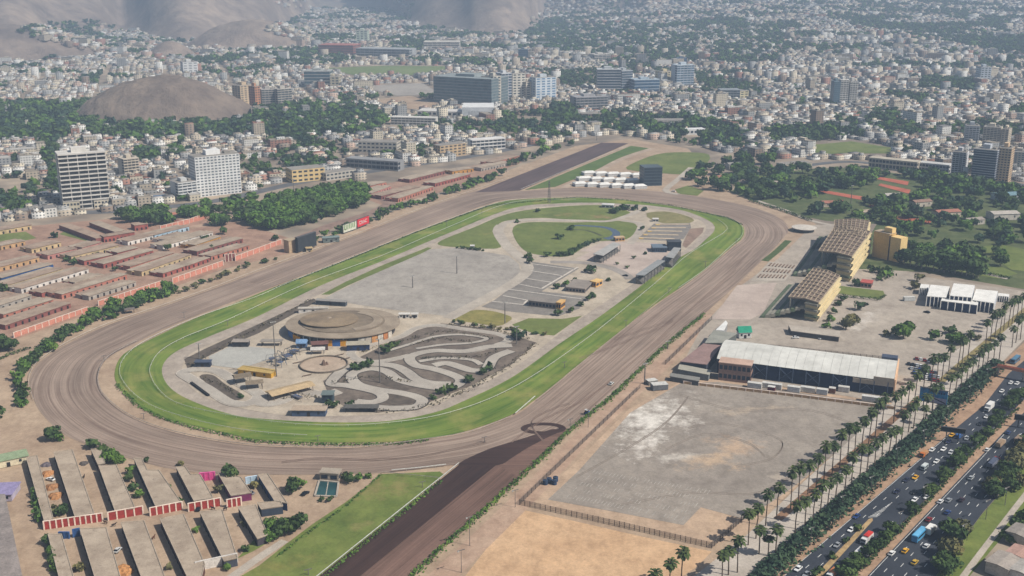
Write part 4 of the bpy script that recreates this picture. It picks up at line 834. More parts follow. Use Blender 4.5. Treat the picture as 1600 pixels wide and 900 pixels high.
# ---------------------------------------------------------------- grandstands
m_cream = M('stand_cream', (222, 204, 160), (200, 182, 140), .1)
m_sdeck = M('stand_roof', (124, 108, 96), (98, 84, 74), .15)
m_beam = M('stand_beam', (178, 160, 136), (150, 134, 114), .2)
m_shadec = M('stand_concrete', (150, 146, 132), (124, 120, 108), .1)
m_grn = M('stand_green', (96, 108, 84), (78, 88, 68), .2)
def grandstand(rf, h, ter, label, floors, nb, ns, tiers=9):
    """rf: roof corners (front-left, front-right, back-right, back-left) at roof height; ter: foot of the terraces (near, far)"""
    FL, FR, BR, BL = [G(x, y, h) for x, y in rf]; c = Vector((FR.x, FR.y, 0)); e = empty('grandstand', (c.x, c.y, .2), label=label, cat='grandstand', group='racecourse grandstands')
    L = lambda p: Vector((p.x-c.x, p.y-c.y, 0)); fl, fr, br, bl = map(L, (FL, FR, BR, BL))
    T0, T1 = [L(G(*p)) for p in ter]
    # enclosed block on the avenue side: a third of the roof depth
    k = .42; ml, mlb = fr.lerp(fl, k), br.lerp(bl, k)
    q = MB(); q.prism([ml, fr, br, mlb], 0, h-1.2); ob('wall', q, m_cream, e)
    # folded roof deck
    q = MB(); A, B = [fl, fl.lerp(fr, .55), fr], [bl, bl.lerp(br, .55), br]; zz = [h-1.0, h+.6, h-.4]
    for i in range(2):
        q.face([(A[i].x, A[i].y, zz[i]), (A[i+1].x, A[i+1].y, zz[i+1]), (B[i+1].x, B[i+1].y, zz[i+1]), (B[i].x, B[i].y, zz[i])])
        q.face([(B[i].x, B[i].y, zz[i]-.7), (B[i+1].x, B[i+1].y, zz[i+1]-.7), (A[i+1].x, A[i+1].y, zz[i+1]-.7), (A[i].x, A[i].y, zz[i]-.7)])
        q.face([(A[i].x, A[i].y, zz[i]-.7), (A[i+1].x, A[i+1].y, zz[i+1]-.7), (A[i+1].x, A[i+1].y, zz[i+1]), (A[i].x, A[i].y, zz[i])])
        q.face([(B[i+1].x, B[i+1].y, zz[i+1]-.7), (B[i].x, B[i].y, zz[i]-.7), (B[i].x, B[i].y, zz[i]), (B[i+1].x, B[i+1].y, zz[i+1])])
    roof = ob('roof', q, m_sdeck, e)
    pz = lambda s: zz[0]+(zz[1]-zz[0])*s/.55 if s < .55 else zz[1]+(zz[2]-zz[1])*(s-.55)/.45
    for j in range(nb+1):
        t = j/nb; q = MB()
        for i in range(2): a_, b_ = A[i].lerp(B[i], t), A[i+1].lerp(B[i+1], t); q.bar((a_.x, a_.y, zz[i]+.3), (b_.x, b_.y, zz[i+1]+.3), .7, .8)
        ob('roof_beam', q, m_beam, roof)
    for j in range(ns+1):
        s = j/ns; a_, b_ = fl.lerp(fr, s), bl.lerp(br, s); q = MB(); q.bar((a_.x, a_.y, pz(s)+.2), (b_.x, b_.y, pz(s)+.2), .6, .6); ob('roof_purlin', q, m_beam, roof)
    # galleries on the avenue side
    d = (br-fr); n_ = Vector((d.y, -d.x, 0)).normalized()
    if n_.x < 0: n_ = -n_
    gl = M('stand_glass', (104, 100, 90), (80, 78, 74), .2)
    for f in range(floors):
        z0 = (h-1)*f/floors; z1 = (h-1)*(f+1)/floors
        q = MB(); a_, b_ = fr+n_*.05, br+n_*.05; q.prism([a_, a_+n_*.1, b_+n_*.1, b_], z0+(z1-z0)*.16, z0+(z1-z0)*.58, bottom=True); ob('window_row', q, gl, e)
        q = MB(); q.prism([fr, fr+n_*1.5, br+n_*1.5, br], z1-(z1-z0)*.42, z1-.1, bottom=True); ob('gallery', q, m_cream, e)
    # front end: slabs and parapets seen from the near side
    for f in range(floors):
        z0 = (h-1)*(f+.62)/floors; e0 = ml.lerp(fr, 0); d2 = (fr-ml).normalized(); nn = Vector((d2.y, -d2.x, 0))
        if nn.y > 0: nn = -nn
        q = MB(); q.prism([ml, fr, fr+nn*1.6, ml+nn*1.6], z0-.25, z0+1.1, bottom=True); ob('balcony', q, m_grn if f == 0 else m_shadec, e)
    # terraces stepping down to the track side
    for i in range(tiers):
        s0, s1 = i/tiers, (i+1)/tiers; a0, a1 = T0.lerp(ml, s0), T0.lerp(ml, s1); b0, b1 = T1.lerp(mlb, s0), T1.lerp(mlb, s1); z = .6+(h*.62)*s1**1.15
        q = MB(); q.prism([a0, a1, b1, b0], max(0, z-2.2), z, bottom=True); ob('terrace_step', q, m_shadec if i % 3 else m_grn, e)
    for t in np.linspace(.06, .94, 6):
        p = T0.lerp(ml, .62).lerp(T1.lerp(mlb, .62), t); q = MB(); q.bar((p.x, p.y, h*.35), (p.x, p.y, h-.6), .6); ob('column', q, m_shadec, e)
    return e
grandstand([(1232, 463), (1279, 473), (1312, 431), (1271, 418)], 13.5, [(1188, 497), (1232, 447)], 'near grandstand with beamed brown roof facing the home straight', 3, 9, 7)
grandstand([(1279, 391), (1331, 401), (1360, 362), (1305, 352)], 20, [(1238, 432), (1275, 383)], 'far taller grandstand with cream galleries beside the yellow tower', 4, 8, 8)
grandstand([(1304, 365), (1352, 371), (1358, 345), (1304, 343)], 20, [(1266, 392), (1280, 372)], 'rear wing of the tall grandstand with curved end', 4, 7, 8)
# yellow tower: sunlight and shade painted into its two face colours
A, B, C_ = G(1362, 401), G(1386, 407), G(1402, 411); h = hgt(B, 367); e = empty('stair_tower', (B.x, B.y, .2), label='plain yellow ochre tower block beside the far grandstand', cat='tower')
a_, c_ = A-B, C_-B; w = a_.length; d = c_.normalized(); n_ = Vector((-a_.y, a_.x, 0)).normalized(); n_ = n_ if n_.y > 0 else -n_
q = MB(); q.prism([Vector((0, 0, 0)), a_, a_+n_*9, n_*9], 0, h); ob('wall', q, M('tower_ochre_shaded', (206, 172, 110), (190, 156, 98), .05), e)  # left face: side shade put into this darker tone
q = MB(); f_ = Vector((1.2, .2, 0)); q.prism([f_, f_+c_, f_+c_+n_*9, f_+n_*9], 0, h-1.5); ob('wing', q, M('tower_ochre_lit', (226, 196, 136), (214, 184, 124), .05), e)  # right face: sunlight put into this paler tone
q = MB(); q.prism([a_*.5+n_*3, n_*3, n_*8, a_*.5+n_*8], h, h+4.5); ob('lift_room', q, M('tower_ochre_lit', (226, 196, 136)), e)
q = MB(); q.prism([Vector((.1, 0, 0)), Vector((1.1, .1, 0)), Vector((1.1, .1, 0))+n_*2, Vector((.1, 0, 0))+n_*2], 0, h-.8); ob('stair_slot', q, M('slot_dark', (84, 66, 52), None, .3), e)
q = MB(); q.prism([Vector((.2, -.2, 0)), a_+Vector((-.2, -.2, 0)), a_+n_*9.2, n_*9.2], h+.02, h+.5); ob('parapet', q, m_beam, e)
# benches and aprons on the track side
ap = sheet('apron', [(1112, 499), (1152, 446), (1214, 442), (1192, 490), (1172, 500)], .24, m_terr)
bn = sheet('bench_apron', [(1174, 439), (1202, 409), (1246, 415), (1226, 440)], .26, m_conc)
for r in range(3):
    for i in range(8):
        s, t = (i+.5)/8, (r+.4)/3; A = G(1178, 438).lerp(G(1224, 439), s); B = G(1204, 411).lerp(G(1244, 416), s); p = A.lerp(B, t); v = (B-A).normalized()*9
        mb = MB(); mb.bar((p.x, p.y, .7), (p.x+v.x, p.y+v.y, .7), .9, .5); ob('bench', mb, M('bench_brown', (134, 112, 96), (110, 92, 80), .3), bn)
c = G(1256, 361); e = empty('paddock_stand', (c.x, c.y, .2), label='round white roofed paddock pavilion by the far bend', cat='pavilion'); mb = MB(); cyl_band(mb, 9, 0, 3, n=24); ob('wall', mb, M('slot_dark2', (80, 84, 84)), e); mb = MB(); annulus(mb, .1, 11, 4.2, 3.4, n=24); cyl_band(mb, 11, 2.9, 3.4, n=24); ob('roof', mb, m_kerb, e)
sheet('bare_earth', [(1222, 345), (1246, 352), (1250, 372), (1238, 392), (1215, 405), (1206, 404), (1226, 380), (1234, 362)], .12, m_dust); ribbon('hedge_bed', [(1195, 408), (1215, 392), (1232, 376)], 6, .2, M('bed_green', (86, 100, 58), (66, 82, 44), .2))
# long low shed behind hangar, courtyard
g = [G(x, y, 3.4) for x, y in ((1236, 517), (1312, 527), (1313, 518), (1232, 508))]; c = g[0]; e = empty('long_shed', (c.x, c.y, .2), label='long low concrete shed in front of the near grandstand', cat='shed')
mb = MB(); mb.prism([p-c for p in g], 3.0, 3.4, bottom=True); ob('roof', mb, m_conc, e); mb = MB(); mb.prism([(p-c)*.985 for p in g], 0, 3.0); ob('wall', mb, M('shed_dark', (78, 78, 80), None, .3), e)
sheet('lawn', [(1282, 460), (1312, 447), (1380, 455), (1383, 462), (1372, 468), (1312, 459)], .26, m_grass2)
block((1344, 449), (1361, 451), 9, 443, (190, 150, 136), 'red roofed cottage behind the near grandstand lawn', win=(1, 3), roofc=(186, 92, 84), name='cottage', cat='house')
# ---------------------------------------------------------------- arched hall
hz = 9.0; FL, FR, BR, BL = [G(x, y, hz) for x, y in ((1120, 561), (1397, 597), (1413, 562), (1139, 535))]
c = Vector((FL.x, FL.y, 0)); d = FR-FL; w = d.length; rz = math.atan2(d.y, d.x); dep = ((BL-FL).length+(BR-FR).length)/2
e = empty('arched_hall', (c.x, c.y, .2), rz, 'long arched exhibition hall with white roof and dark blue sides', 'hall')
q = MB(); q.box(.4, w-.4, .5, dep-.5, 0, hz-.6, bottom=False); ob('wall', q, M('hall_blue', (30, 46, 78), (22, 34, 58), .1), e)
n = 16; rise = 4.2; pr = [(dep*i/n, hz+rise*math.sin(math.pi*i/n)) for i in range(n+1)]
q = MB(); nseg = 20
for k in range(nseg):
    x0, x1 = w*k/nseg, w*(k+1)/nseg
    for i in range(n): q.face([(x0, pr[i][0], pr[i][1]), (x1, pr[i][0], pr[i][1]), (x1, pr[i+1][0], pr[i+1][1]), (x0, pr[i+1][0], pr[i+1][1])])
for x in (0, w): q.face([(x, a, b_) for a, b_ in (pr if x else pr[::-1])])
m_hroof = M('hall_roof', (210, 209, 202), (198, 197, 190), .03, fine=.1)
rf_ = ob('roof', q, m_hroof, e)
for k in range(nseg+1):
    q = MB(); x = w*k/nseg
    for i in range(n): q.bar((x, pr[i][0], pr[i][1]+.06), (x, pr[i+1][0], pr[i+1][1]+.06), .14, .05)
    ob('roof_seam', q, M('hall_seam', (190, 190, 184), None, .2), rf_)
m_tr = M('hall_truss', (92, 108, 132), (74, 88, 110), .3)
for k in range(11):
    x = w*(.22+.075*k); q = MB(); q.bar((x, -.3, 0), (x, -.3, hz), .5); ob('column', q, m_tr, e)
    if k % 2 == 0 and k < 10: q = MB(); x2 = w*(.22+.075*(k+1)); q.bar((x, -.1, 1.5), (x2, -.1, hz-1), .25); q.bar((x2, -.1, 1.5), (x, -.1, hz-1), .25); ob('brace', q, m_tr, e)
q = MB(); q.box(w+.05, w+.8, -.4, dep+.4, 0, hz+1.2); ob('end_wall', q, M('hall_peach', (222, 184, 150), (206, 168, 136), .1), e)
q = MB(); q.box(w-22, w-.1, -.5, -.05, hz-3.2, hz-.6); q.box(w-11, w-.1, -.9, -.52, hz-.5, hz+2); ob('front_parapet', q, M('hall_tan', (178, 166, 150), None, .2), e)
q = MB(); q.box(w-9, w-.2, dep-6, dep-.4, hz+.4, hz+3.4); ob('roof_block', q, M('hall_slate', (74, 84, 104), None, .2), e)
def flat(pts, h, label, rc, wc, name='flat_roofed_shed', cat='shed'):
    g = [G(x, y, h) for x, y in pts]; c = g[0]; e = empty(name, (c.x, c.y, .2), label=label, cat=cat); cc = sum((p-c for p in g), Vector())/len(g)
    mb = MB(); mb.prism([p-c for p in g], h-.4, h, bottom=True); ob('roof', mb, M('fr_%d_%d_%d' % rc, rc, None, .12), e)
    mb = MB(); mb.prism([cc+(p-c-cc)*.96 for p in g], 0, h-.4); ob('wall', mb, M('fw_%d_%d_%d' % wc, wc, None, .2), e); return e
flat([(1063, 565), (1104, 570), (1128, 540), (1099, 537)], 6, 'pinkish brown flat roofed shed beside the arched hall', (152, 126, 120), (74, 78, 92))
flat([(1101, 536), (1128, 536), (1152, 521), (1115, 516)], 6, 'grey green flat roof behind the pinkish shed', (150, 150, 140), (96, 100, 98))
flat([(1118, 516), (1131, 517), (1137, 505), (1134, 501)], 5, 'thin white canopy at the tip of the hall sheds', (224, 224, 220), (150, 150, 150))
flat([(1059, 577), (1108, 586), (1112, 579), (1062, 569)], 4, 'low pale service shed in front of the pinkish roof', (170, 166, 152), (120, 126, 128))
flat([(1046, 588), (1092, 596), (1094, 590), (1048, 583)], 3, 'narrow grey lean-to along the lot fence', (136, 134, 128), (92, 92, 92))
e = kiosk((1162, 527), 8, 6, 4, (46, 150, 120), (222, 222, 218), 'green gabled kiosk beside the white hall roof', rz=.1, pitch=3.4)
br = block((1122, 594), (1172, 600), 9, 570, (150, 122, 110), 'two-storey brown brick office in front of the arched hall', win=(2, 7), roofc=(196, 166, 148), name='brick_office')
# trailers, containers, trucks along the hall
def container(px, L_, w_, h_, col, label, rz, name='container', cat='container', cab=None):
    g = G(*px); e = empty(name, (g.x, g.y, .2), rz, label, cat); m = M('cont_%d_%d_%d' % col, col, None, .3)
    q = MB(); q.box(-L_/2, L_/2, -w_/2, w_/2, .15, h_); ob('body', q, m, e)
    q = MB()
    for k in range(int(L_/1.2)): x = -L_/2+.6+k*1.2; q.box(x-.12, x+.12, -w_/2-.06, -w_/2-.01, .4, h_-.2)
    ob('side_ribs', q, m, e)
    q = MB(); q.box(-L_/2-.05, L_/2+.05, -w_/2-.1, w_/2+.1, h_, h_+.12); ob('roof', q, M('cont_top', (206, 204, 198), None, .3), e); return e
hr = rz
for px, L_, col, lab in [((1179, 606), 8, (216, 214, 210), 'white container beside the brick office'), ((1206, 607), 11, (206, 202, 194), 'long white container in front of the hall'), ((1205, 612), 4, (110, 30, 50), 'maroon crate in front of the long white container'), ((1240, 612), 7, (222, 222, 220), 'white container below the second hall truss'), ((1262, 613), 8, (212, 206, 196), 'cream container below the third hall truss'), ((1284, 616), 6, (206, 208, 208), 'small white container below the middle hall trusses'), ((1318, 612), 6, (214, 212, 208), 'white cabin against the blue hall wall'), ((1364, 628), 12, (208, 206, 200), 'long white container at the hall corner'), ((1300, 614), 3.5, (120, 84, 66), 'brown box against the blue hall wall')]:
    container(px, L_, 2.8, 3.0, col, lab, hr)
cwall((1068, 600), (1240, 620), 1.6, 'tan', 'low pale lot wall in front of the brick office', 14, name='lot_wall'); cwall((1240, 620), (1398, 640), 1.6, 'tan', 'low pale lot wall in front of the hall trusses', 12, name='lot_wall')
# stacked bleachers / scrap
container((1030, 608), 9, 5, 3.2, (110, 112, 116), 'grey flatbed scaffold stack on the white stained lot', .2, 'scaffold_stack', 'scaffold'); container((1018, 600), 6, 4, 2.4, (132, 128, 122), 'pale scaffold stack behind the grey one', .4, 'scaffold_stack', 'scaffold')
# ---------------------------------------------------------------- white event hall
def event(pts, h, label, front=True):
    g = [G(x, y, h) for x, y in pts]; c = Vector((g[3].x, g[3].y, 0)); e = empty('event_tent', (c.x, c.y, .2), label=label, cat='tent hall', group='white roofed event hall')
    L = [p-Vector((c.x, c.y, h)) for p in g]; q = MB(); mid0, mid1 = (L[0]+L[1])/2, (L[3]+L[2])/2
    q.prism(L, h-.4, h, bottom=True); q2 = MB(); rr = M('tent_white', (232, 230, 224), (214, 212, 206), .2); ob('roof', q, rr, e)
    s = sum(L, Vector())/4; q = MB(); q.prism([s+(p-s)*.97 for p in L], 0, h-.4); ob('wall', q, M('tent_blue', (40, 56, 88), (30, 42, 70), .2), e)
    for i in range(6):
        p = L[3].lerp(L[2], i/5); q = MB(); q.bar((p.x, p.y-.3, 0), (p.x, p.y-.3, h-.4), .5); ob('column', q, rr, e)
    for a_, b_ in ((L[0], L[3]), (L[1], L[2])):
        q = MB(); q.bar((a_.x, a_.y, h/2-.2), (b_.x, b_.y, h/2-.2), .3, h-.4); ob('side_wall', q, M('tent_grey', (190, 194, 200), None, .3), e)
    return e
event([(1454, 445), (1484, 448), (1478, 465), (1448, 463)], 7.5, 'western bay of the white roofed event hall')
event([(1490, 443), (1523, 446), (1518, 465), (1484, 462)], 9.5, 'taller middle bay of the white roofed event hall')
event([(1525, 452), (1559, 455), (1553, 474), (1519, 469)], 7.5, 'eastern bay of the white roofed event hall')
event([(1472, 466), (1529, 471), (1527, 477), (1470, 470)], 6.5, 'front canopy of the white roofed event hall')
event([(1439, 444), (1452, 445), (1450, 451), (1437, 450)], 5, 'small white side tent west of the event hall'); event([(1560, 458), (1577, 460), (1576, 464), (1559, 462)], 4.5, 'small white side canopy east of the event hall')
container((1420, 470), 8, 3, 2.8, (206, 208, 206), 'white trailer cabin west of the event hall', .1)
# far white marquees and dark glass block
k = 0
for r in range(3):
    for i in range(6):
        p = G(906+19*i+r*7-(i > 4)*2, 290-r*8.5+i*.8)
        if P(p.x, p.y)[0] > 1004: continue
        k += 1; e = empty('marquee', (p.x, p.y, .2), .25, f'{ordinal(i+1)} marquee from the west in the {["front","middle","back"][r]} row of white tents', 'marquee', 'white marquees by the far bend')
        q = MB(); a_, b_ = 7.6+random.uniform(-.8, .8), 6; q.face([(-a_, -b_, 3), (a_, -b_, 3), (a_*.6, 0, 4.6), (-a_*.6, 0, 4.6)]); q.face([(-a_*.6, 0, 4.6), (a_*.6, 0, 4.6), (a_, b_, 3), (-a_, b_, 3)]); q.face([(a_, -b_, 3), (a_, b_, 3), (a_*.6, 0, 4.6)]); q.face([(-a_, b_, 3), (-a_, -b_, 3), (-a_*.6, 0, 4.6)])
        ob('canopy', q, M('tent_white', (232, 230, 224)), e); q = MB(); q.box(-a_+.3, a_-.3, -b_+.3, b_-.3, 0, 2.98, bottom=False); ob('side_wall', q, M('tent_side', (206, 206, 204), None, .3), e)
# ---------------------------------------------------------------- field, courts, park ground
sheet('playing_field', [(978, 262), (1020, 243), (1062, 238), (1108, 242), (1099, 261), (1070, 272), (1037, 271), (1000, 268)], .2, m_grass2, True)
sheet('playing_field', [(1060, 303), (1055, 296), (1075, 290), (1100, 298), (1090, 306)], .2, m_grass2)
sheet('playing_field', [(1270, 243), (1275, 226), (1330, 221), (1400, 232), (1395, 240), (1340, 240)], .25, m_grass2); sheet('playing_field', [(1172, 290), (1180, 277), (1225, 272), (1215, 300), (1190, 300)], .25, m_grass2)
sheet('park_ground', [(1140, 300), (1200, 265), (1340, 262), (1600, 300), (1760, 330), (1700, 440), (1600, 452), (1440, 425), (1330, 420), (1370, 350), (1290, 345), (1240, 335)], .07, earth('park_grass', (112, 118, 76), (72, 88, 48), sc=.05, k=.8))
m_clay = earth('clay_court', (186, 106, 82), (164, 90, 70), sc=.08)
for px in ([(1278, 300), (1284, 297), (1357, 309), (1352, 314)], [(1370, 280), (1376, 277), (1420, 284), (1418, 290)], [(1372, 290), (1376, 287), (1423, 297), (1420, 303)], [(1355, 322), (1360, 320), (1388, 325), (1384, 331)], [(1370, 337), (1376, 334), (1456, 345), (1452, 351)]):
    sheet('clay_court', px, .3, m_clay)
sheet('lawn', [(1528, 387), (1560, 382), (1650, 400), (1650, 430), (1580, 422)], .25, m_grass2); sheet('lawn', [(1440, 402), (1490, 402), (1560, 415), (1590, 428), (1560, 436), (1470, 420)], .25, m_grass2)
ribbon('park_path', [(1404, 398), (1440, 408), (1500, 420), (1575, 436)], 5, .3, m_conc); ribbon('park_path', [(1180, 313), (1230, 330), (1268, 345), (1300, 352)], 6, .2, m_conc)
ribbon('park_path', [(1080, 262), (1060, 280), (1040, 298), (1060, 304)], 7, .28, m_conc); ribbon('park_road', [(1240, 262), (1330, 253), (1450, 268), (1620, 292)], 12, .2, M('city_road', (104, 104, 106), (88, 88, 90), .05))
ribbon('city_street', [(-60, 352), (40, 335), (180, 330), (330, 315), (470, 285), (620, 262), (760, 240), (900, 212)], 16, .1, M('city_road', (104, 104, 106))); ribbon('city_street', [(62, 225), (70, 260), (92, 300), (110, 336)], 12, .12, M('city_road', (104, 104, 106)))

for k, (px, w_, d_, h_, rc, wc, lab) in enumerate([((1300, 322), 22, 10, 4, (164, 110, 92), (206, 190, 168), 'red roofed club pavilion near the long clay court'), ((1345, 337), 16, 9, 4, (176, 160, 140), (214, 202, 184), 'tan roofed changing room below the small clay court'), ((1438, 322), 20, 10, 5, (150, 120, 104), (200, 190, 174), 'brown roofed lodge deep in the woodland'), ((1395, 311), 18, 10, 4.5, (190, 184, 174), (206, 200, 190), 'pale roofed court office between clay courts'), ((1478, 338), 24, 12, 5, (170, 116, 98), (214, 200, 180), 'long red roofed club house in the woodland'), ((1520, 350), 18, 10, 4.5, (160, 150, 140), (196, 188, 178), 'grey roofed hall at the eastern woodland'), ((1566, 342), 26, 14, 6, (186, 178, 168), (208, 200, 190), 'pale hall at the east edge of the woodland'), ((1200, 292), 20, 10, 4.5, (168, 158, 146), (200, 190, 178), 'tan roofed lodge beyond the far bend'), ((1150, 262), 24, 10, 5, (150, 146, 140), (190, 184, 176), 'grey roofed school wing beyond the far bend'), ((1130, 282), 14, 8, 4, (176, 124, 104), (206, 192, 172), 'small red roofed house beyond the far bend'), ((1575, 312), 30, 16, 6, (120, 150, 160), (190, 196, 198), 'blue grey sports hall by the east towers')]):
    kiosk(px, w_, d_, h_, rc, wc, lab, rz=.15+.1*(k % 3), name='club_house', cat='building', pitch=1.6)
# ---------------------------------------------------------------- landmark buildings of the city
LAND = []                                     # footprints kept clear of houses and trees: (x, y, radius)
def glass(col): return M('glass_%d_%d_%d' % col, col, tuple(int(v*.75) for v in col), .15, rough=.3)
def tower(p0, p1, top, depth, style, floors, bays, wall, label, gl=(52, 60, 72), roof=(150, 144, 136), name='apartment_tower', cat='building', group=None, room=True, z=0):
    A, B = G(*p0), G(*p1); d = B-A; w = d.length; rz = math.atan2(d.y, d.x); h = hgt((A+B)/2, top)
    n_ = Vector((-d.y, d.x, 0)).normalized(); c = (A+B)/2+n_*depth/2; LAND.append((c.x, c.y, max(w, depth)*.62))
    e = empty(name, (A.x, A.y, z), rz, label, cat, group); wm = M('tw_%d_%d_%d' % wall, wall, tuple(int(v*.88) for v in wall), .06); gm = glass(gl); fh = h/floors
    if style == 'glass':
        q = MB(); q.box(0, w, 0, depth, 0, h); ob('glass_wall', q, gm, e)
        for f in range(floors+1):
            z0 = min(fh*f, h-.5); q = MB(); q.box(-.25, w+.25, -.25, depth+.25, z0, z0+fh*.26); ob('floor_slab', q, wm, e)
    elif style == 'band':
        q = MB(); q.box(.8, w-.8, .8, depth-.8, 0, h); ob('core_wall', q, gm, e)
        for f in range(floors+1):
            z0 = min(fh*f, h-.6); q = MB(); q.box(0, w, 0, depth, z0-.05, z0+fh*.3); ob('floor_slab', q, wm, e)
        for k in range(bays+1):
            q = MB(); x = w*k/bays; q.box(max(.1, x-.3), min(w-.1, x+.3), .35, .95, 0, h); ob('pillar', q, wm, e)
        for x in (0, w): q = MB(); q.box(x-.12, x+.12, depth*.35, depth, 0, h-.3); ob('side_wall', q, wm, e)
    else:
        q = MB(); q.box(0, w, 0, depth, 0, h); ob('wall', q, wm, e)
        nd_ = max(1, int(round(bays*depth/w)))
        for f in range(floors):
            z0 = fh*(f+.32); z1 = fh*(f+.74); q = MB()
            for k in range(bays): q.box(w*(k+.2)/bays, w*(k+.8)/bays, -.14, -.03, z0, z1, bottom=False)
            for k in range(nd_):
                for x in (-.14, w+.03): q.box(x, x+.11, depth*(k+.25)/nd_, depth*(k+.75)/nd_, z0, z1, bottom=False)
            ob('window_row', q, gm, e)['kind'] = 'stuff'
    q = MB(); rm = M('tr_%d_%d_%d' % roof, roof, None, .1)
    q.box(.15, w-.15, .15, depth-.15, h+.02, h+.3); rp = ob('roof', q, rm, e)
    if room:
        q = MB(); q.box(w*.3, w*.62, depth*.3, depth*.75, h+.3, h+min(5, .09*h+2)); ob('roof_room', q, wm, rp)
        q = MB(); q.box(w*.72, w*.86, depth*.35, depth*.65, h+.3, h+2.2); ob('roof_room', q, rm, rp)
    return e
T = tower
T((100, 330), (174, 323), 240, 24, 'band', 13, 5, (214, 210, 202), 'tall open-framed grey tower with floor bands beside the stables', gl=(46, 46, 48), roof=(124, 118, 112))
T((100, 332), (126, 330), 316, 6, 'grid', 2, 5, (206, 196, 172), 'cream podium at the foot of the banded tower', room=False, name='podium'); T((148, 326), (175, 323.5), 313, 6, 'grid', 2, 5, (214, 204, 184), 'pale shop podium right under the banded tower', room=False, name='podium')
T((309, 309), (378, 301), 243, 22, 'grid', 14, 12, (232, 232, 230), 'white apartment tower with grid of windows near the grove', gl=(84, 92, 104))
T((280, 314), (309, 310), 285, 20, 'band', 6, 4, (216, 216, 214), 'lower white wing beside the white apartment tower', gl=(96, 102, 110), name='apartment_wing')
T((196, 280), (220, 277), 248, 18, 'band', 7, 4, (206, 194, 176), 'cream seven-storey flats between the two near towers', gl=(78, 76, 76))
T((176, 322), (189, 321), 309, 12, 'grid', 3, 3, (224, 222, 218), 'small white shop house on the avenue', room=False, name='shop_house', cat='shop'); T((190, 321), (220, 318), 308, 12, 'grid', 2, 4, (184, 128, 108), 'terracotta shop front on the avenue', name='shop_house', room=False, cat='shop'); T((222, 318), (240, 316), 306, 12, 'grid', 3, 3, (216, 206, 190), 'cream shop front next to the blue one', name='shop_house', room=False, cat='shop'); T((240, 316), (259, 314), 305, 12, 'grid', 2, 4, (66, 122, 178), 'bright blue shop front on the avenue', name='shop_house', room=False, cat='shop', gl=(180, 200, 214))
T((457, 286), (508, 281), 264, 22, 'grid', 3, 6, (224, 196, 140), 'yellow school-like block behind the grove', room=False, name='school_block'); T((510, 283), (558, 276), 268, 16, 'grid', 2, 8, (196, 190, 178), 'long pale annex beside the yellow block', room=False, name='school_block')
T((540, 262), (622, 268), 251, 16, 'band', 2, 12, (150, 150, 150), 'long grey shed roofed building behind the yellow block', room=False, name='long_block')
T((377, 165), (399, 162), 133, 20, 'grid', 9, 4, (206, 182, 150), 'tan apartment tower at the foot of the mound'); T((400, 170), (408, 169), 135, 16, 'grid', 9, 2, (196, 140, 104), 'narrow orange flank tower beside the mound'); T((410, 169), (432, 168), 140, 18, 'band', 8, 4, (182, 176, 168), 'grey western twin tower by the green belt', gl=(70, 76, 84)); T((435, 169), (458, 167), 139, 18, 'band', 8, 4, (186, 180, 170), 'grey eastern twin tower by the green belt', gl=(70, 76, 84))
T((678, 160), (768, 166), 122, 60, 'glass', 9, 10, (146, 154, 154), 'wide dark glass hospital-like slab in mid city', gl=(104, 120, 126), name='office_slab'); T((771, 164), (783, 163), 119, 26, 'grid', 10, 2, (214, 206, 190), 'cream narrow tower at the end of the dark slab')
T((784, 158), (800, 157), 115, 24, 'band', 10, 3, (206, 208, 210), 'white and blue striped tower in mid city', gl=(70, 92, 120)); T((801, 157), (821, 156), 115, 26, 'grid', 10, 3, (228, 222, 208), 'bright cream tower in mid city'); T((822, 157), (836, 156), 128, 24, 'grid', 8, 2, (216, 206, 188), 'shorter cream tower next to the blue-white one'); T((837, 158), (869, 156), 121, 24, 'grid', 9, 4, (214, 222, 228), 'blue-white tower with blue glazed stripe', gl=(88, 132, 176))
T((933, 143), (970, 143), 109, 30, 'glass', 8, 6, (198, 200, 200), 'dark glass office block with white floor bands', gl=(50, 66, 84), name='office_block'); T((971, 143), (988, 142), 111, 30, 'glass', 8, 4, (176, 180, 182), 'narrow glass office beside the banded block', gl=(70, 84, 100), name='office_block'); T((991, 145), (1030, 144), 125, 30, 'glass', 4, 6, (176, 190, 200), 'low blue glass office block', gl=(60, 92, 126), name='office_block')
T((1057, 136), (1084, 135), 102, 26, 'band', 9, 5, (196, 206, 214), 'tall pale blue office tower', gl=(84, 112, 140), name='office_tower'); T((1033, 133), (1052, 132), 112, 24, 'grid', 6, 4, (222, 206, 166), 'yellow cream block left of the pale blue tower'); T((1058, 103), (1073, 103), 91, 24, 'glass', 4, 3, (90, 110, 130), 'small blue glass tower behind the pale blue one', gl=(60, 90, 124))
T((929, 98), (954, 97), 85, 30, 'band', 5, 4, (206, 200, 190), 'cream block in the far trees'); T((810, 93), (825, 93), 78, 30, 'glass', 5, 3, (90, 106, 122), 'far blue glass block', gl=(58, 76, 100)); T((557, 70), (575, 70), 48, 40, 'grid', 8, 3, (206, 216, 196), 'pale green far tower'); T((498, 86), (552, 87), 71, 60, 'glass', 4, 8, (176, 112, 100), 'far red brick institute', gl=(120, 90, 88), room=False, name='institute'); T((556, 88), (640, 90), 77, 50, 'band', 3, 12, (170, 172, 172), 'far long grey institute', gl=(96, 104, 112), room=False, name='institute'); T((662, 77), (718, 77), 66, 50, 'band', 3, 8, (214, 208, 196), 'far long cream institute', gl=(120, 120, 118), room=False, name='institute')
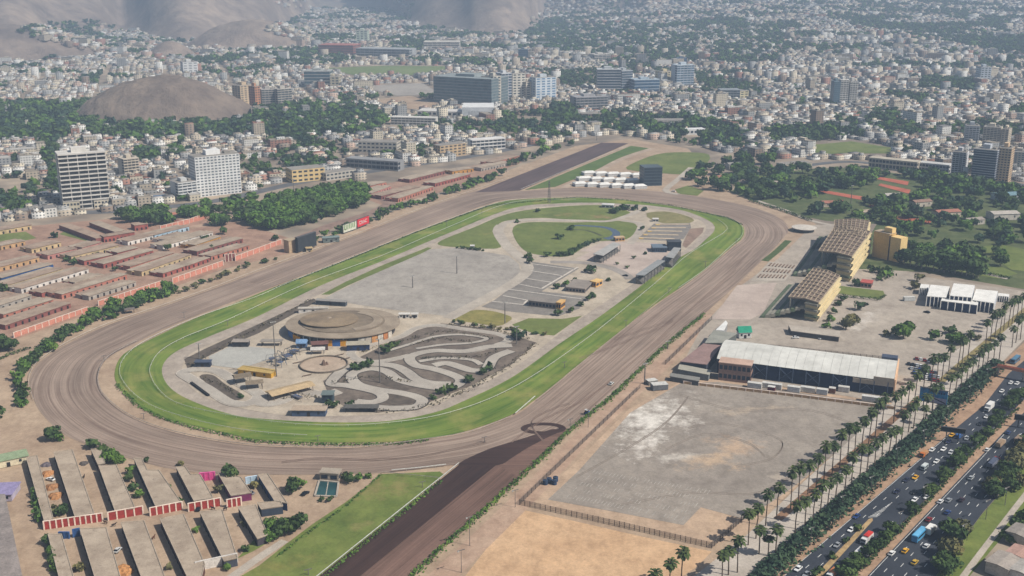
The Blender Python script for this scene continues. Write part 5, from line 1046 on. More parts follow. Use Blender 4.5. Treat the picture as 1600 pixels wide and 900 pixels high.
T((722, 187), (771, 187), 168, 55, 'grid', 1, 1, (222, 224, 226), 'big white windowless cube hall', room=False, gl=(206, 208, 210), name='warehouse', cat='warehouse', roof=(226, 226, 224)); T((652, 181), (722, 183), 174, 30, 'grid', 1, 9, (216, 212, 204), 'long white low hall left of the white cube', room=False, name='warehouse', cat='warehouse', roof=(214, 210, 204)); T((610, 195), (680, 197), 184, 16, 'band', 3, 12, (220, 216, 208), 'white terraced flats below the sand lot', gl=(110, 108, 106), room=False)
T((476, 137), (516, 137), 112, 40, 'glass', 5, 6, (170, 172, 168), 'teal glass slab behind the twin towers', gl=(70, 92, 104), name='office_slab'); T((506, 137), (530, 137), 120, 30, 'grid', 4, 4, (196, 186, 160), 'olive flank of the teal slab'); T((900, 174), (950, 172), 152, 30, 'band', 5, 8, (166, 164, 164), 'grey stepped block right of the park', gl=(84, 92, 100)); T((965, 160), (989, 159), 149, 20, 'grid', 3, 7, (226, 224, 218), 'white block with regular dark windows', room=False)
T((1125, 157), (1156, 157), 141, 26, 'band', 4, 6, (150, 156, 160), 'grey office row beside the cream end', gl=(80, 92, 104), room=False); T((1156, 157), (1169, 156), 142, 26, 'grid', 4, 2, (218, 206, 166), 'cream end block of the grey office row', room=False)
T((1301, 166), (1311, 166), 128, 20, 'glass', 12, 2, (120, 140, 150), 'flank of the white twin tower with shade painted in blue', gl=(84, 108, 124)); T((1311, 166), (1324, 166), 125, 20, 'band', 14, 3, (228, 224, 216), 'western white twin apartment tower', gl=(120, 118, 116)); T((1326, 166), (1338, 166), 127, 20, 'band', 14, 3, (228, 224, 216), 'eastern white twin apartment tower', gl=(120, 118, 116))  # first block: shade on the white tower's side painted as blue
T((1531, 128), (1547, 128), 105, 26, 'grid', 7, 3, (206, 214, 222), 'lone pale slab tower far in the east'); T((1202, 126), (1220, 125), 112, 26, 'band', 4, 4, (222, 222, 220), 'white office block in the eastern green'); T((287, 117), (310, 116), 97, 30, 'grid', 5, 3, (230, 230, 228), 'white slab block on the slope behind the mound', gl=(150, 152, 156))
T((1484, 277), (1506, 279), 238, 16, 'band', 13, 4, (206, 206, 208), 'slim grey white tower at the east edge', gl=(66, 76, 92)); T((1516, 284), (1552, 288), 234, 20, 'glass', 14, 5, (190, 194, 200), 'dark blue glass twin tower at the east edge', gl=(50, 64, 88)); T((1554, 286), (1574, 288), 232, 20, 'grid', 14, 4, (214, 186, 152), 'tan tower beside the dark blue glass tower'); T((1577, 262), (1604, 264), 238, 20, 'grid', 8, 5, (200, 190, 176), 'tan flats behind the east edge towers', gl=(76, 110, 120))
T((1506, 228), (1528, 229), 197, 18, 'band', 11, 4, (196, 200, 204), 'grey tower behind the east edge towers', gl=(74, 86, 100)); T((1533, 228), (1561, 230), 199, 18, 'band', 11, 5, (226, 214, 194), 'cream tower behind the east edge towers', gl=(104, 100, 96)); T((1562, 230), (1573, 231), 202, 18, 'grid', 10, 2, (214, 200, 178), 'slim cream tower behind the east edge towers')
T((1356, 262), (1432, 270), 251, 14, 'band', 2, 14, (196, 186, 168), 'long two-storey cream club building beyond the courts', room=False, name='club_house'); T((1434, 268), (1482, 273), 257, 14, 'band', 2, 9, (206, 204, 200), 'white and grey school row beyond the courts', room=False, name='school_block'); T((1226, 268), (1268, 264), 256, 16, 'grid', 1, 6, (190, 180, 160), 'low tan club hall behind the park trees', room=False, name='club_house')
T((1006, 291), (1034, 290), 262, 18, 'glass', 6, 4, (84, 96, 104), 'dark glass cube office beside the white marquees', gl=(48, 62, 74), name='office_block', room=False); T((900, 185), (938, 186), 178, 18, 'grid', 2, 8, (198, 176, 160), 'pinkish low school behind the billboard', room=False, name='school_block'); T((1015, 196), (1070, 196), 188, 20, 'band', 3, 8, (206, 200, 190), 'pale office row below the cream blocks', room=False); T((1072, 211), (1102, 210), 202, 14, 'grid', 1, 5, (226, 226, 224), 'low white roofed hall near the eastern field', room=False, roof=(228, 228, 226))
T((560, 238), (620, 240), 222, 20, 'grid', 3, 9, (206, 198, 184), 'pale three-storey college block above the northern stables', room=False, name='school_block'); T((688, 247), (728, 242), 226, 16, 'grid', 4, 6, (196, 170, 134), 'tan flats by the northern avenue', room=False); T((738, 236), (790, 232), 218, 16, 'band', 3, 8, (222, 220, 216), 'white flats by the northern avenue', room=False)
# advertising boards over the city
for p0, p1, t_, bt, gp, lab in [((928, 220), (937, 220), 195, 206, 2, 'white billboard on a pole beyond the far chute'), ((1261, 246), (1269, 246), 221, 232, 1, 'white billboard on a pole by the eastern field'), ((1503, 280), (1511, 281), 261, 272, 1, 'white billboard before the slim east tower')]:
    billboard(p0, p1, t_, bt, m_white, lab, 1)
sheet('playing_field', [(500, 107), (600, 103), (705, 104), (716, 111), (640, 118), (560, 119)], .6, earth('far_field', (128, 140, 86), (110, 126, 72), sc=.01, k=.9)); sheet('sand_lot', [(585, 156), (640, 150), (700, 165), (650, 172), (600, 163)], .5, m_dust); sheet('parking_lot', [(560, 135), (660, 130), (690, 148), (620, 150)], .5, m_gpark)
# ---------------------------------------------------------------- houses
def pip(px, py, poly):
    c = np.zeros(px.shape, bool); q = np.array(poly, float); a = q; b2 = np.roll(q, -1, 0)
    for (x0, y0), (x1, y1) in zip(a, b2):
        with np.errstate(all='ignore'): c ^= ((y0 > py) != (y1 > py)) & (px < (x1-x0)*(py-y0)/(y1-y0+1e-9)+x0)
    return c
def proj(X, Y, Z):
    yc = Y*cP-(Z-H)*sP; zc = Y*sP+(Z-H)*cP; return 800+F*X/yc, 450-F*zc/yc
CITY = [(-80, -40), (1680, -40), (1680, 292), (1600, 283), (1480, 266), (1340, 249), (1240, 250), (1160, 244), (1085, 228), (990, 213), (940, 213), (860, 226), (760, 241), (640, 262), (560, 282), (470, 286), (400, 296), (300, 316), (200, 326), (92, 340), (-80, 352)]
WOOD = [[(-60, 168), (60, 160), (130, 168), (135, 210), (70, 226), (-60, 214)], [(120, 195), (200, 188), (300, 197), (410, 186), (410, 210), (330, 216), (210, 220), (120, 214)], [(400, 172), (470, 166), (590, 172), (608, 196), (540, 214), (440, 220), (400, 210)], [(858, 166), (905, 166), (907, 192), (858, 192)], [(940, 180), (1080, 186), (1100, 214), (1000, 212), (930, 205)],
        [(400, 80), (500, 78), (560, 96), (500, 106), (440, 104)], [(640, 92), (760, 95), (790, 108), (720, 104), (640, 99)], [(820, 40), (980, 36), (1080, 60), (1090, 92), (960, 98), (900, 80), (820, 66)], [(1080, 55), (1200, 40), (1230, 90), (1120, 92)], [(1420, 122), (1530, 128), (1520, 146), (1440, 140)], [(1360, 178), (1400, 175), (1410, 192), (1360, 194)], [(1200, 205), (1300, 200), (1360, 215), (1270, 222), (1205, 225)], [(1085, 190), (1150, 200), (1160, 238), (1090, 224)], [(205, 244), (280, 230), (300, 238), (250, 256), (212, 258)], [(65, 225), (88, 225), (95, 290), (76, 290)], [(-60, 315), (60, 310), (60, 330), (-60, 345)]]
CLEAR = [[(495, 106), (600, 101), (710, 103), (720, 112), (640, 120), (555, 121)], [(580, 156), (640, 148), (705, 165), (650, 174), (600, 165)], [(555, 135), (662, 128), (694, 148), (620, 152)], [(1262, 246), (1270, 222), (1330, 217), (1406, 232), (1398, 246), (1340, 246)], [(1165, 300), (1175, 274), (1230, 268), (1225, 304)], [(-20, 282), (52, 280), (56, 298), (-20, 304)]]
HILLTOWN = [[(20, 50), (60, 38), (150, 33), (225, 60), (225, 80), (140, 80), (60, 64)], [(400, 46), (460, 30), (500, 34), (540, 60), (470, 66)], [(430, -10), (650, -10), (640, 34), (560, 30), (430, 8)], [(830, 20), (900, 22), (1010, 34), (1060, 10), (1200, 4), (1290, -10), (1500, -20), (1540, 14), (1680, 22), (1680, 110), (830, 110)]]
for o_ in COL.objects:
    if o_.name.startswith('club_house'): LAND.append((o_.location.x, o_.location.y, 13))
LA = np.array(LAND)
def keep(X, Y, hill=True):
    Z = terr(X, Y); px, py = proj(X, Y, Z); ok = pip(px, py, CITY) & (px > -70) & (px < 1670)
    for c_ in CLEAR: ok &= ~pip(px, py, c_)
    flat_ = Z < 2.5+.04*np.maximum(0, Y-2400)*(px > 850); town = np.zeros(X.shape, bool)
    for t_ in HILLTOWN: town |= pip(px, py, t_)
    ok &= flat_ | (town & (Z < 260))
    d0 = np.sqrt(((X-DOMES[0][0])/DOMES[0][2])**2+((Y-DOMES[0][1])/DOMES[0][3])**2); ok &= d0 > 1.02
    for i in range(0, len(LA), 40):
        b2 = LA[i:i+40]; ok &= ~(((X[:, None]-b2[:, 0])**2+(Y[:, None]-b2[:, 1])**2) < b2[:, 2]**2).any(1)
    return ok, Z, px, py
def lattice(y0, y1, sx, sy, ang):
    ca, sa = math.cos(ang), math.sin(ang); ext = y1*1.2; u = np.arange(-ext, ext, sx); v = np.arange(y0*.4, ext, sy); U, Vv = np.meshgrid(u, v); U = U.ravel(); Vv = Vv.ravel()
    ki = np.round(U/sx).astype(int); kj = np.round(Vv/sy).astype(int); st = ((ki % 9 != 0) & (kj % 5 != 0)) | (y0 > 2500)
    X = U*ca-Vv*sa; Y = U*sa+Vv*ca; m = (Y > y0) & (Y < y1) & (abs(X) < Y*.54+60) & st; return X[m], Y[m]
HX, HYY, HA = [], [], []
for (y0, y1, sx, sy, ang) in [(900, 1700, 12.5, 13, .47), (1700, 2600, 13.5, 13.5, .30), (2600, 3800, 17, 18, -.15), (3800, 5600, 25, 28, .2)]:
    x, y = lattice(y0, y1, sx, sy, ang); j_ = 1.2 if y0 < 2500 else sx*.3; x = x+rng.normal(0, j_, x.shape); y = y+rng.normal(0, j_, y.shape); HX.append(x); HYY.append(y); HA.append(np.full(x.shape, ang))
HX = np.concatenate(HX); HYY = np.concatenate(HYY); HA = np.concatenate(HA)
ok, HZ, hpx, hpy = keep(HX, HYY)
wood = np.zeros(HX.shape, bool)
for w_ in WOOD: wood |= pip(hpx, hpy, w_)
green = fbm(HX/140+40, HYY/140, 4)+.10*np.clip((hpx-1050)/400, 0, 1)*(hpy < 110)-.07*((hpx < 860) & (hpy > 212))
is_h = ok & ((~wood & (green < .56)) | (wood & (rng.random(HX.shape) < np.where(HYY > 2300, .34, .12)))) & (rng.random(HX.shape) < .95); is_t = ok & ~is_h & (rng.random(HX.shape) < .9)
hx, hy, ha, hz_, qx, qy = [a[is_h] for a in (HX, HYY, HA, HZ, hpx, hpy)]; n = len(hx)
dense = fbm(hx/260+7, hy/260, 3)
hw = rng.uniform(9.5, 13.5, n)*(1+.25*(hy > 2600)+.35*(hy > 3800)); hd = rng.uniform(10, 14, n)*(1+.25*(hy > 2600)+.35*(hy > 3800)); hh = rng.choice([3.2, 5.8, 6.2, 8.6, 9.0], n, p=[.24, .34, .24, .12, .06])*rng.uniform(.92, 1.1, n)
mid = ((dense > .52) & (qx > 620) & (qy > 60) & (rng.random(n) < .5)) | ((qy > 70) & (rng.random(n) < .05)); hh[mid] *= rng.uniform(1.4, 2.8, mid.sum()); hw[mid] *= rng.uniform(1, 1.5, mid.sum())
big = rng.random(n) < .018; hw[big] *= 2.2; hh[big] = np.maximum(hh[big], rng.uniform(7, 16, big.sum()))
ang = ha+rng.normal(0, .03, n)+(rng.random(n) < .5)*math.pi/2
WALL = [('white', (218, 216, 210), .22), ('cream', (204, 194, 174), .18), ('beige', (182, 170, 152), .19), ('grey', (160, 160, 158), .21), ('pink', (190, 166, 150), .05), ('brick', (160, 120, 104), .06), ('brown', (138, 122, 108), .09)]
wi = rng.choice(len(WALL), n, p=[w[2] for w in WALL])
ROOF = [('grey', (134, 131, 128)), ('dusty', (154, 144, 130)), ('pale', (186, 182, 175)), ('terracotta', (150, 108, 92))]
ri = rng.choice(4, n, p=[.36, .36, .2, .08])
size = hw*np.sqrt(hh+4)/hy; vis = (qx > -10) & (qx < 1610) & (qy > 0)
order = np.argsort(-size*vis)
ind = order[:300]; rest = np.setdiff1d(np.arange(n), ind)
wall_m = [facade('house_'+w[0], w[1], du=3.0+.3*i, dv=2.9, wu=.42, wv=.42) for i, w in enumerate(WALL)]; roof_m = [M('houseroof_'+r[0], r[1], None, .2) for r in ROOF]
def zone(x, y):
    if y < 200: return 'far city blocks below the towers' if x > 700 else 'far blocks below the mound'
    if x < 92: return 'streets west of the banded tower'
    if x < 300: return 'streets between the two near towers'
    if x < 450: return 'streets right behind the white tower'
    if x < 620: return 'streets behind the yellow block'
    if x < 800: return 'streets above the northern stables'
    if x < 1000: return 'streets beyond the far chute'
    if x < 1250: return 'streets beyond the eastern field'
    return 'streets beyond the clay courts'
groups = {}
for i in ind: groups.setdefault((zone(qx[i], qy[i]), WALL[wi[i]][0]), []).append(i)
for (zn, wc), lst in groups.items():
    for k, i in enumerate(sorted(lst, key=lambda j: qx[j])):
        w, d, h = hw[i], hd[i], hh[i]; st = 'one-storey' if h < 4.5 else 'two-storey' if h < 7.5 else 'three-storey' if h < 10.5 else 'tall'
        e = empty('house', (hx[i], hy[i], hz_[i]), ang[i], f'{ordinal(k+1)} {wc} walled house from the west in the {zn}', 'house', 'houses of the near city streets')
        q = MB(); q.box(-w/2, w/2, -d/2, d/2, -.5, h, bottom=False); ob('wall', q, wall_m[wi[i]], e)
        q = MB()
        for (x0, x1, y0, y1) in ((-w/2, w/2, -d/2, -d/2+.3), (-w/2, w/2, d/2-.3, d/2), (-w/2, -w/2+.3, -d/2+.3, d/2-.3), (w/2-.3, w/2, -d/2+.3, d/2-.3)): q.box(x0, x1, y0, y1, h+.2, h+.8, bottom=False)
        q.box(-w/2-.1, w/2+.1, -d/2-.1, d/2+.1, h, h+.2); rp = ob('roof', q, roof_m[ri[i]], e)
        if rng.random() < .6:
            q = MB(); x0 = rng.uniform(-w/2+.5, 0); y0 = rng.uniform(-d/2+.5, 0); q.box(x0, x0+w*.4, y0, y0+d*.4, h+.2, h+2.7); ob('roof_room', q, wall_m[(wi[i]+1) % 3], rp)
        if rng.random() < .4:
            q = MB(); q.cone((w*.3, d*.25), .7, .6, h+.2, h+1.9, 8); ob('water_tank', q, M('tank', (70, 72, 78), None, .5), rp)
def box_mass(X, Y, Z, w, d, h, a, mi, top):
    n = len(X); ca, sa = np.cos(a), np.sin(a); sg = np.array([(-1, -1), (1, -1), (1, 1), (-1, 1)])*.5
    cx_ = sg[None, :, 0]*w[:, None]; cy2 = sg[None, :, 1]*d[:, None]; px_ = X[:, None]+cx_*ca[:, None]-cy2*sa[:, None]; py_ = Y[:, None]+cx_*sa[:, None]+cy2*ca[:, None]
    V = np.zeros((n, 8, 3)); V[:, :4, 0] = px_; V[:, 4:, 0] = px_; V[:, :4, 1] = py_; V[:, 4:, 1] = py_; V[:, :4, 2] = (Z-1.5)[:, None]; V[:, 4:, 2] = (Z+h)[:, None]
    q = np.array([[0, 1, 5, 4], [1, 2, 6, 5], [2, 3, 7, 6], [3, 0, 4, 7], [4, 5, 6, 7]]); Fq = (np.arange(n)[:, None, None]*8+q[None]).reshape(-1, 4)
    uv = np.zeros((n, 5, 4, 2)); hh_ = h+1.5
    for k, L_ in enumerate((w, d, w, d)): uv[:, k, 1, 0] = L_; uv[:, k, 2, 0] = L_; uv[:, k, 2, 1] = hh_; uv[:, k, 3, 1] = hh_
    m = np.repeat(mi[:, None], 5, 1); m[:, 4] = top; return V.reshape(-1, 3), Fq, uv.reshape(-1, 2), m.ravel()
def joined(parts):
    V, Fq, uv, m = [], [], [], []; o = 0
    for p_ in parts: V.append(p_[0]); Fq.append(p_[1]+o); uv.append(p_[2]); m.append(p_[3]); o += len(p_[0])
    return np.concatenate(V), np.concatenate(Fq), np.concatenate(uv), np.concatenate(m)
r = rest; rb = r[rng.random(len(r)) < .55]
top2 = ri+len(WALL)
a1 = box_mass(hx[r], hy[r], hz_[r], hw[r], hd[r], hh[r], ang[r], wi[r], top2[r])
nb_ = len(rb); a2 = box_mass(hx[rb]+rng.uniform(-2.5, 2.5, nb_), hy[rb]+rng.uniform(-2.5, 2.5, nb_), hz_[rb]+hh[rb], hw[rb]*rng.uniform(.25, .55, nb_), hd[rb]*rng.uniform(.3, .6, nb_), rng.uniform(2.2, 3.2, nb_), ang[rb], (wi[rb]+rng.integers(0, 2, nb_)) % 5, top2[rb])
V, Fq, uv, m = joined([a1, a2])
ob('far_houses', fast_mesh('far_houses', V, Fq, uv, m), wall_m+roof_m, kind='stuff', label='dense far city of small flat roofed houses')
print('houses', n, 'city trees', is_t.sum())
CT = (HX[is_t], HYY[is_t], HZ[is_t])
# ---------------------------------------------------------------- trees
LEAF = [leaf('leaf_dark', (80, 100, 54), (46, 66, 36), 1.0), leaf('leaf_green', (98, 126, 56), (62, 92, 40), 1.0), leaf('leaf_olive', (122, 118, 78), (84, 84, 56), 1.0), leaf('leaf_blue', (68, 90, 66), (42, 60, 46), 1.0)]
m_bark = M('bark', (112, 92, 76), (84, 70, 58), .6); m_bark2 = M('bark_pale', (190, 180, 166), (150, 140, 128), .6)
def quads(C, N, size, asp=1.0):
    """leaf sprays: one quad per centre C, facing N with random turn"""
    n = len(C); N = N/np.linalg.norm(N, axis=1)[:, None]; t = rng.normal(size=(n, 3)); u = np.cross(N, t); u /= np.linalg.norm(u, axis=1)[:, None]+1e-9; v = np.cross(N, u)
    s = size[:, None]*.5; V = np.stack([C-u*s-v*s*asp, C+u*s-v*s*asp, C+u*s+v*s*asp, C-u*s+v*s*asp], 1)
    V += rng.normal(0, 1, V.shape)*size[:, None, None]*.12; return V
def crown_quads(nl, nq, r=.5, z0=.28, z1=1.0, flat_=1.0):
    """lumpy crown of unit height: lobes covered in leaf sprays, with gaps"""
    L = []
    for k in range(nl):
        a = 2*math.pi*k/nl+rng.uniform(-.5, .5); q = rng.uniform(.15, .75)*r if k else 0; zz = rng.uniform(z0+.18, z1-.2) if k else (z0+z1)/2+.1
        L.append((q*math.cos(a), q*math.sin(a), zz, rng.uniform(.34, .48)*r*1.25))
    V = []
    for (x, y, z, rr) in L:
        m = nq//nl; d = rng.normal(size=(m, 3)); d[:, 2] += .25; d /= np.linalg.norm(d, axis=1)[:, None]
        rad = rr*rng.uniform(.55, 1.08, m)[:, None]; C = np.array([x, y, z])+d*rad*np.array([1, 1, .8*flat_])
        V.append(quads(C, d+rng.normal(0, .45, d.shape), rng.uniform(.08, .17, m)*(1 if nq > 150 else 2.1)))
    # shaded heart of the crown so that little sky shows through its middle
    m = max(8, nq//9); d = rng.normal(size=(m, 3)); d /= np.linalg.norm(d, axis=1)[:, None]
    V.append(quads(np.array([0, 0, (z0+z1)/2+.04])+d*np.array([r*.55, r*.55, (z1-z0)*.26]), d, np.full(m, .30)))
    return np.concatenate(V)
def qmesh(name, V, mats):
    n = len(V); m = fast_mesh(name, V.reshape(-1, 3), np.arange(n*4).reshape(-1, 4))
    for q in mats: m.materials.append(q)
    return m
NV = 6; CR = []; 
for sp in range(4):
    CR.append([qmesh('crown', crown_quads(9 if sp != 3 else 6, 480, .62 if sp != 3 else .42, .2 if sp != 3 else .12), [LEAF[sp]]) for k in range(NV)])
def trunk_mesh(k, mat):
    q = MB(); h = .45; q.cone((0, 0), .035, .022, 0, h, 7, cap=False)
    for i in range(4):
        a = i*1.6+k; q.bar((0, 0, h-.12), (.2*math.cos(a), .2*math.sin(a), h+.22), .018, n=5)
    m = q.mesh('trunk'); m.materials.append(mat); return m
TK = [trunk_mesh(k, m_bark) for k in range(3)]; TKP = [trunk_mesh(k, m_bark2) for k in range(2)]
TR = []                                       # x, y, z, height, species, zone phrase
def tree(px, h, sp=0, zone_='', z=0.0):
    g = G(*px); TR.append((g.x, g.y, z, h, sp, zone_))
def grove(poly, n, h0, h1, sps, zone_):
    x0, x1 = min(p[0] for p in poly), max(p[0] for p in poly); y0, y1 = min(p[1] for p in poly), max(p[1] for p in poly); k = 0; pts = []
    for _ in range(n*60):
        p = (random.uniform(x0, x1), random.uniform(y0, y1))
        if not inside(p, poly): continue
        g = G(*p); h = random.uniform(h0, h1)
        if any((g.x-a.x)**2+(g.y-a.y)**2 < (.45*h)**2 for a in pts): continue
        pts.append(g); TR.append((g.x, g.y, 0, h, random.choice(sps), zone_)); k += 1
        if k >= n: break
def woods(poly, sp_, h0, h1, sps, zone_, p=1.0):
    g = [G(*q) for q in poly]; x0, x1 = min(q.x for q in g), max(q.x for q in g); y0, y1 = min(q.y for q in g), max(q.y for q in g)
    X, Y = np.meshgrid(np.arange(x0, x1, sp_), np.arange(y0, y1, sp_)); X = X.ravel()+rng.normal(0, sp_*.3, X.size); Y = Y.ravel()+rng.normal(0, sp_*.3, Y.size)
    m = pip(X, Y, [(q.x, q.y) for q in g]) & (rng.random(X.size) < p)
    for i in range(0, len(LA), 40):
        b2 = LA[i:i+40]; m &= ~(((X[:, None]-b2[:, 0])**2+(Y[:, None]-b2[:, 1])**2) < b2[:, 2]**2).any(1)
    for x, y in zip(X[m], Y[m]): TR.append((x, y, 0, rng.uniform(h0, h1), int(rng.choice(sps)), zone_))
def along(line, n, h0, h1, sps, zone_, jit=4):
    g = [G(*p) for p in line]; seg = [(b_-a).length for a, b_ in zip(g, g[1:])]; Ltot = sum(seg)
    for i in range(n):
        s = Ltot*(i+random.uniform(.2, .8))/n
        for a, b_, L_ in zip(g, g[1:], seg):
            if s <= L_: q = a.lerp(b_, s/L_); break
            s -= L_
        TR.append((q.x+random.uniform(-jit, jit), q.y+random.uniform(-jit, jit), 0, random.uniform(h0, h1), random.choice(sps), zone_))
woods([(388, 352), (400, 330), (440, 314), (520, 299), (572, 300), (577, 316), (560, 326), (500, 345), (440, 360), (400, 360)], 9.5, 10, 14, (1, 1, 0), 'green grove behind the stables')
grove([(176, 346), (200, 334), (262, 334), (264, 352), (240, 356), (190, 352)], 12, 11, 14, (1, 0), 'clump before the banded tower')
grove([(270, 335), (330, 322), (400, 312), (400, 330), (340, 342), (290, 346)], 16, 8, 12, (1, 0), 'clump before the white tower')
tree((340, 352), 12, 1, 'clump beside the horse walker'); tree((352, 352), 11, 0, 'clump beside the horse walker'); tree((376, 345), 11, 1, 'clump beside the horse walker')
along([(52, 575), (68, 552), (100, 525), (140, 508), (190, 488), (268, 458)], 34, 4.5, 7.5, (0, 1, 0), 'hedge on the back bend')
along([(142, 500), (180, 485), (230, 468), (265, 455)], 8, 7, 9, (1,), 'round trees along the salmon wall')
along([(275, 462), (330, 440), (380, 420), (430, 405)], 16, 2.5, 4.5, (0, 2), 'bushes halfway along the back straight', 3)
along([(478, 380), (520, 368), (552, 358)], 7, 5, 7, (0, 1), 'bushes behind the pale billboard'); along([(580, 350), (600, 337), (640, 325), (685, 308)], 14, 5, 7.5, (0, 1), 'bushes beyond the red billboard'); along([(702, 305), (740, 290), (782, 275)], 14, 6, 9, (1, 0), 'hedge at the start of the far chute')
along([(790, 262), (850, 240), (900, 225)], 12, 6, 10, (0, 1), 'trees along the far chute')
along([(42, 640), (30, 610), (32, 585), (44, 565)], 9, 5, 7, (0, 1), 'hedge on the outer side of the bend', 2)
for px, h, sp in [((80, 688), 8, 0), ((92, 690), 5, 1), ((0, 545), 10, 0), ((14, 548), 8, 0), ((-5, 655), 8, 0)]: tree(px, h, sp, 'western bend corner')
NY = 'yards of the near stables'
for px, h, sp in [((98, 805), 5.5, 0), ((86, 800), 3.5, 2), ((160, 712), 6, 0), ((172, 722), 7, 1), ((182, 724), 6, 1), ((146, 700), 5, 0), ((201, 752), 4, 0), ((208, 765), 4, 0), ((217, 778), 4, 1), ((205, 740), 3.5, 1), ((362, 750), 7.5, 0), ((354, 748), 5, 0), ((228, 722), 2.6, 0), ((282, 728), 3, 2), ((342, 770), 4, 2), ((396, 762), 3.5, 2), ((262, 762), 2.5, 0), ((281, 785), 2.5, 1), ((125, 893), 4, 2), ((307, 832), 2.4, 1), ((265, 890), 2.5, 2), ((380, 822), 2.4, 2), ((424, 830), 6, 1), ((436, 838), 7, 0), ((448, 832), 7, 0), ((462, 830), 7.5, 0), ((420, 845), 5, 1), ((382, 862), 3, 0), ((456, 770), 7, 0), ((468, 764), 4.5, 1), ((545, 755), 4.5, 0), ((560, 752), 3.5, 1), ((538, 748), 3.5, 0), ((575, 748), 3, 1), ((355, 892), 3, 1), ((502, 783), 2.5, 0), ((515, 784), 2.5, 0)]: tree(px, h, sp, NY)
along([(54, 770), (60, 800), (66, 820)], 8, 3, 4.5, (1, 0), 'row against the western barn', .6); along([(74, 845), (82, 875), (90, 900)], 8, 3, 4.5, (1, 0), 'row against the lower western barn', .6)
IN = 'infield of the race track'
for px, h, sp in [((872, 374), 6, 0), ((855, 402), 4.5, 0), ((826, 404), 5, 0), ((828, 412), 5, 0), ((921, 427), 7, 0), ((884, 448), 4.5, 1), ((871, 452), 4.5, 0), ((898, 440), 3.5, 0), ((872, 494), 4.5, 0), ((892, 489), 4, 0), ((906, 479), 4, 0), ((925, 466), 5, 0), ((919, 470), 4, 0), ((808, 348), 3.5, 0), ((840, 332), 4, 0), ((892, 360), 5, 0), ((806, 528), 7, 0), ((812, 532), 6, 3), ((765, 578), 5, 0), ((754, 586), 4.5, 0), ((732, 599), 5, 0), ((692, 616), 5, 0), ((706, 612), 5, 0), ((676, 624), 3, 0), ((556, 578), 5, 0), ((565, 577), 4.5, 0), ((575, 573), 5.5, 0), ((601, 553), 5, 0), ((610, 545), 5, 0), ((620, 542), 4, 0), ((515, 637), 4, 0), ((522, 638), 4, 0), ((546, 637), 4, 0), ((950, 440), 3.5, 0), ((964, 414), 2.5, 0), ((990, 405), 3, 0), ((1008, 398), 3, 0), ((980, 420), 2.5, 0), ((1003, 360), 4, 0), ((376, 622), 3, 0)]: tree(px, h, sp, IN)
along([(885, 401), (900, 392), (915, 384), (935, 378)], 14, 3, 5, (0, 3), 'hedge beside the oval lawn', 1.5); along([(955, 335), (975, 328), (1005, 330)], 10, 4, 7, (0, 3), 'dark clump at the far end of the infield'); along([(860, 400), (897, 400)], 3, 4, 5, (0,), 'hedge beside the oval lawn')
along([(712, 388), (758, 393)], 9, 2, 3, (0,), 'low hedge above the grey car park', .8); along([(707, 505), (760, 512), (800, 518), (862, 526)], 18, 2, 3.5, (0, 2), 'scrub between the dry lawn and the kart circuit', 1.5)
FC = 'forecourt beside the grandstands'
for px, h, sp in [((1412, 530), 10, 1), ((1402, 526), 8, 0), ((1418, 518), 8, 1), ((1460, 532), 7, 1), ((1487, 522), 6, 0), ((1484, 536), 7, 1), ((1497, 538), 8, 1), ((1322, 515), 9, 2), ((1332, 508), 8, 2), ((1344, 485), 6, 0), ((1310, 478), 4, 0), ((1303, 490), 4, 0), ((1297, 502), 5, 1), ((1293, 512), 4, 1), ((1316, 470), 4, 0), ((1387, 432), 8, 1), ((1375, 437), 6, 0), ((1340, 447), 6, 0), ((1436, 440), 6, 2), ((1430, 452), 7, 2), ((1372, 427), 6, 0), ((1362, 425), 6, 0), ((1385, 525), 4, 2), ((1528, 532), 4, 2)]: tree(px, h, sp, FC)
PK = 'park beside the far grandstand'
woods([(1075, 285), (1085, 268), (1170, 248), (1290, 268), (1300, 300), (1240, 322), (1180, 312), (1130, 300)], 13, 8, 15, (0, 0, 1, 3), 'woodland beyond the far bend', .46)
woods([(1262, 335), (1300, 318), (1350, 316), (1420, 307), (1600, 325), (1660, 360), (1660, 385), (1560, 384), (1480, 378), (1410, 376), (1400, 356), (1366, 352), (1300, 342)], 11.5, 7, 13, (0, 0, 1, 3), 'woodland behind the yellow tower', .48)
woods([(1300, 270), (1370, 262), (1450, 276), (1620, 300), (1640, 326), (1440, 306), (1430, 280), (1366, 276), (1360, 298), (1310, 296)], 12, 8, 15, (0, 3, 0, 1), 'woodland between the clay courts', .48)
grove([(1410, 385), (1480, 382), (1560, 398), (1590, 420), (1540, 428), (1470, 412), (1410, 402)], 22, 7, 11, (0, 1), 'lawns east of the yellow tower')
for i in range(14): TR.append((*G(1412+9*i+random.uniform(-2, 2), 414+1.5*i+random.uniform(-1.5, 1.5)).xy, 0, random.uniform(12, 15), 4, 'pale trunked row along the park path'))
HW = 'avenue median'
for px, h in [((1330, 893), 6), ((1340, 885), 6), ((1356, 872), 6.5), ((1368, 862), 6), ((1382, 850), 6.5), ((1392, 836), 5.5), ((1424, 802), 5), ((1449, 775), 5.5), ((1456, 770), 5), ((1471, 752), 5.5), ((1479, 742), 5), ((1492, 728), 6), ((1500, 722), 5.5), ((1507, 712), 5.5), ((1524, 697), 5), ((1532, 689), 5), ((1541, 682), 5), ((1552, 664), 6), ((1560, 655), 6), ((1575, 640), 7), ((1582, 634), 7), ((1591, 624), 7), ((1320, 905), 6)]: tree(px, h, 0, HW)
HV = 'verge beyond the avenue'
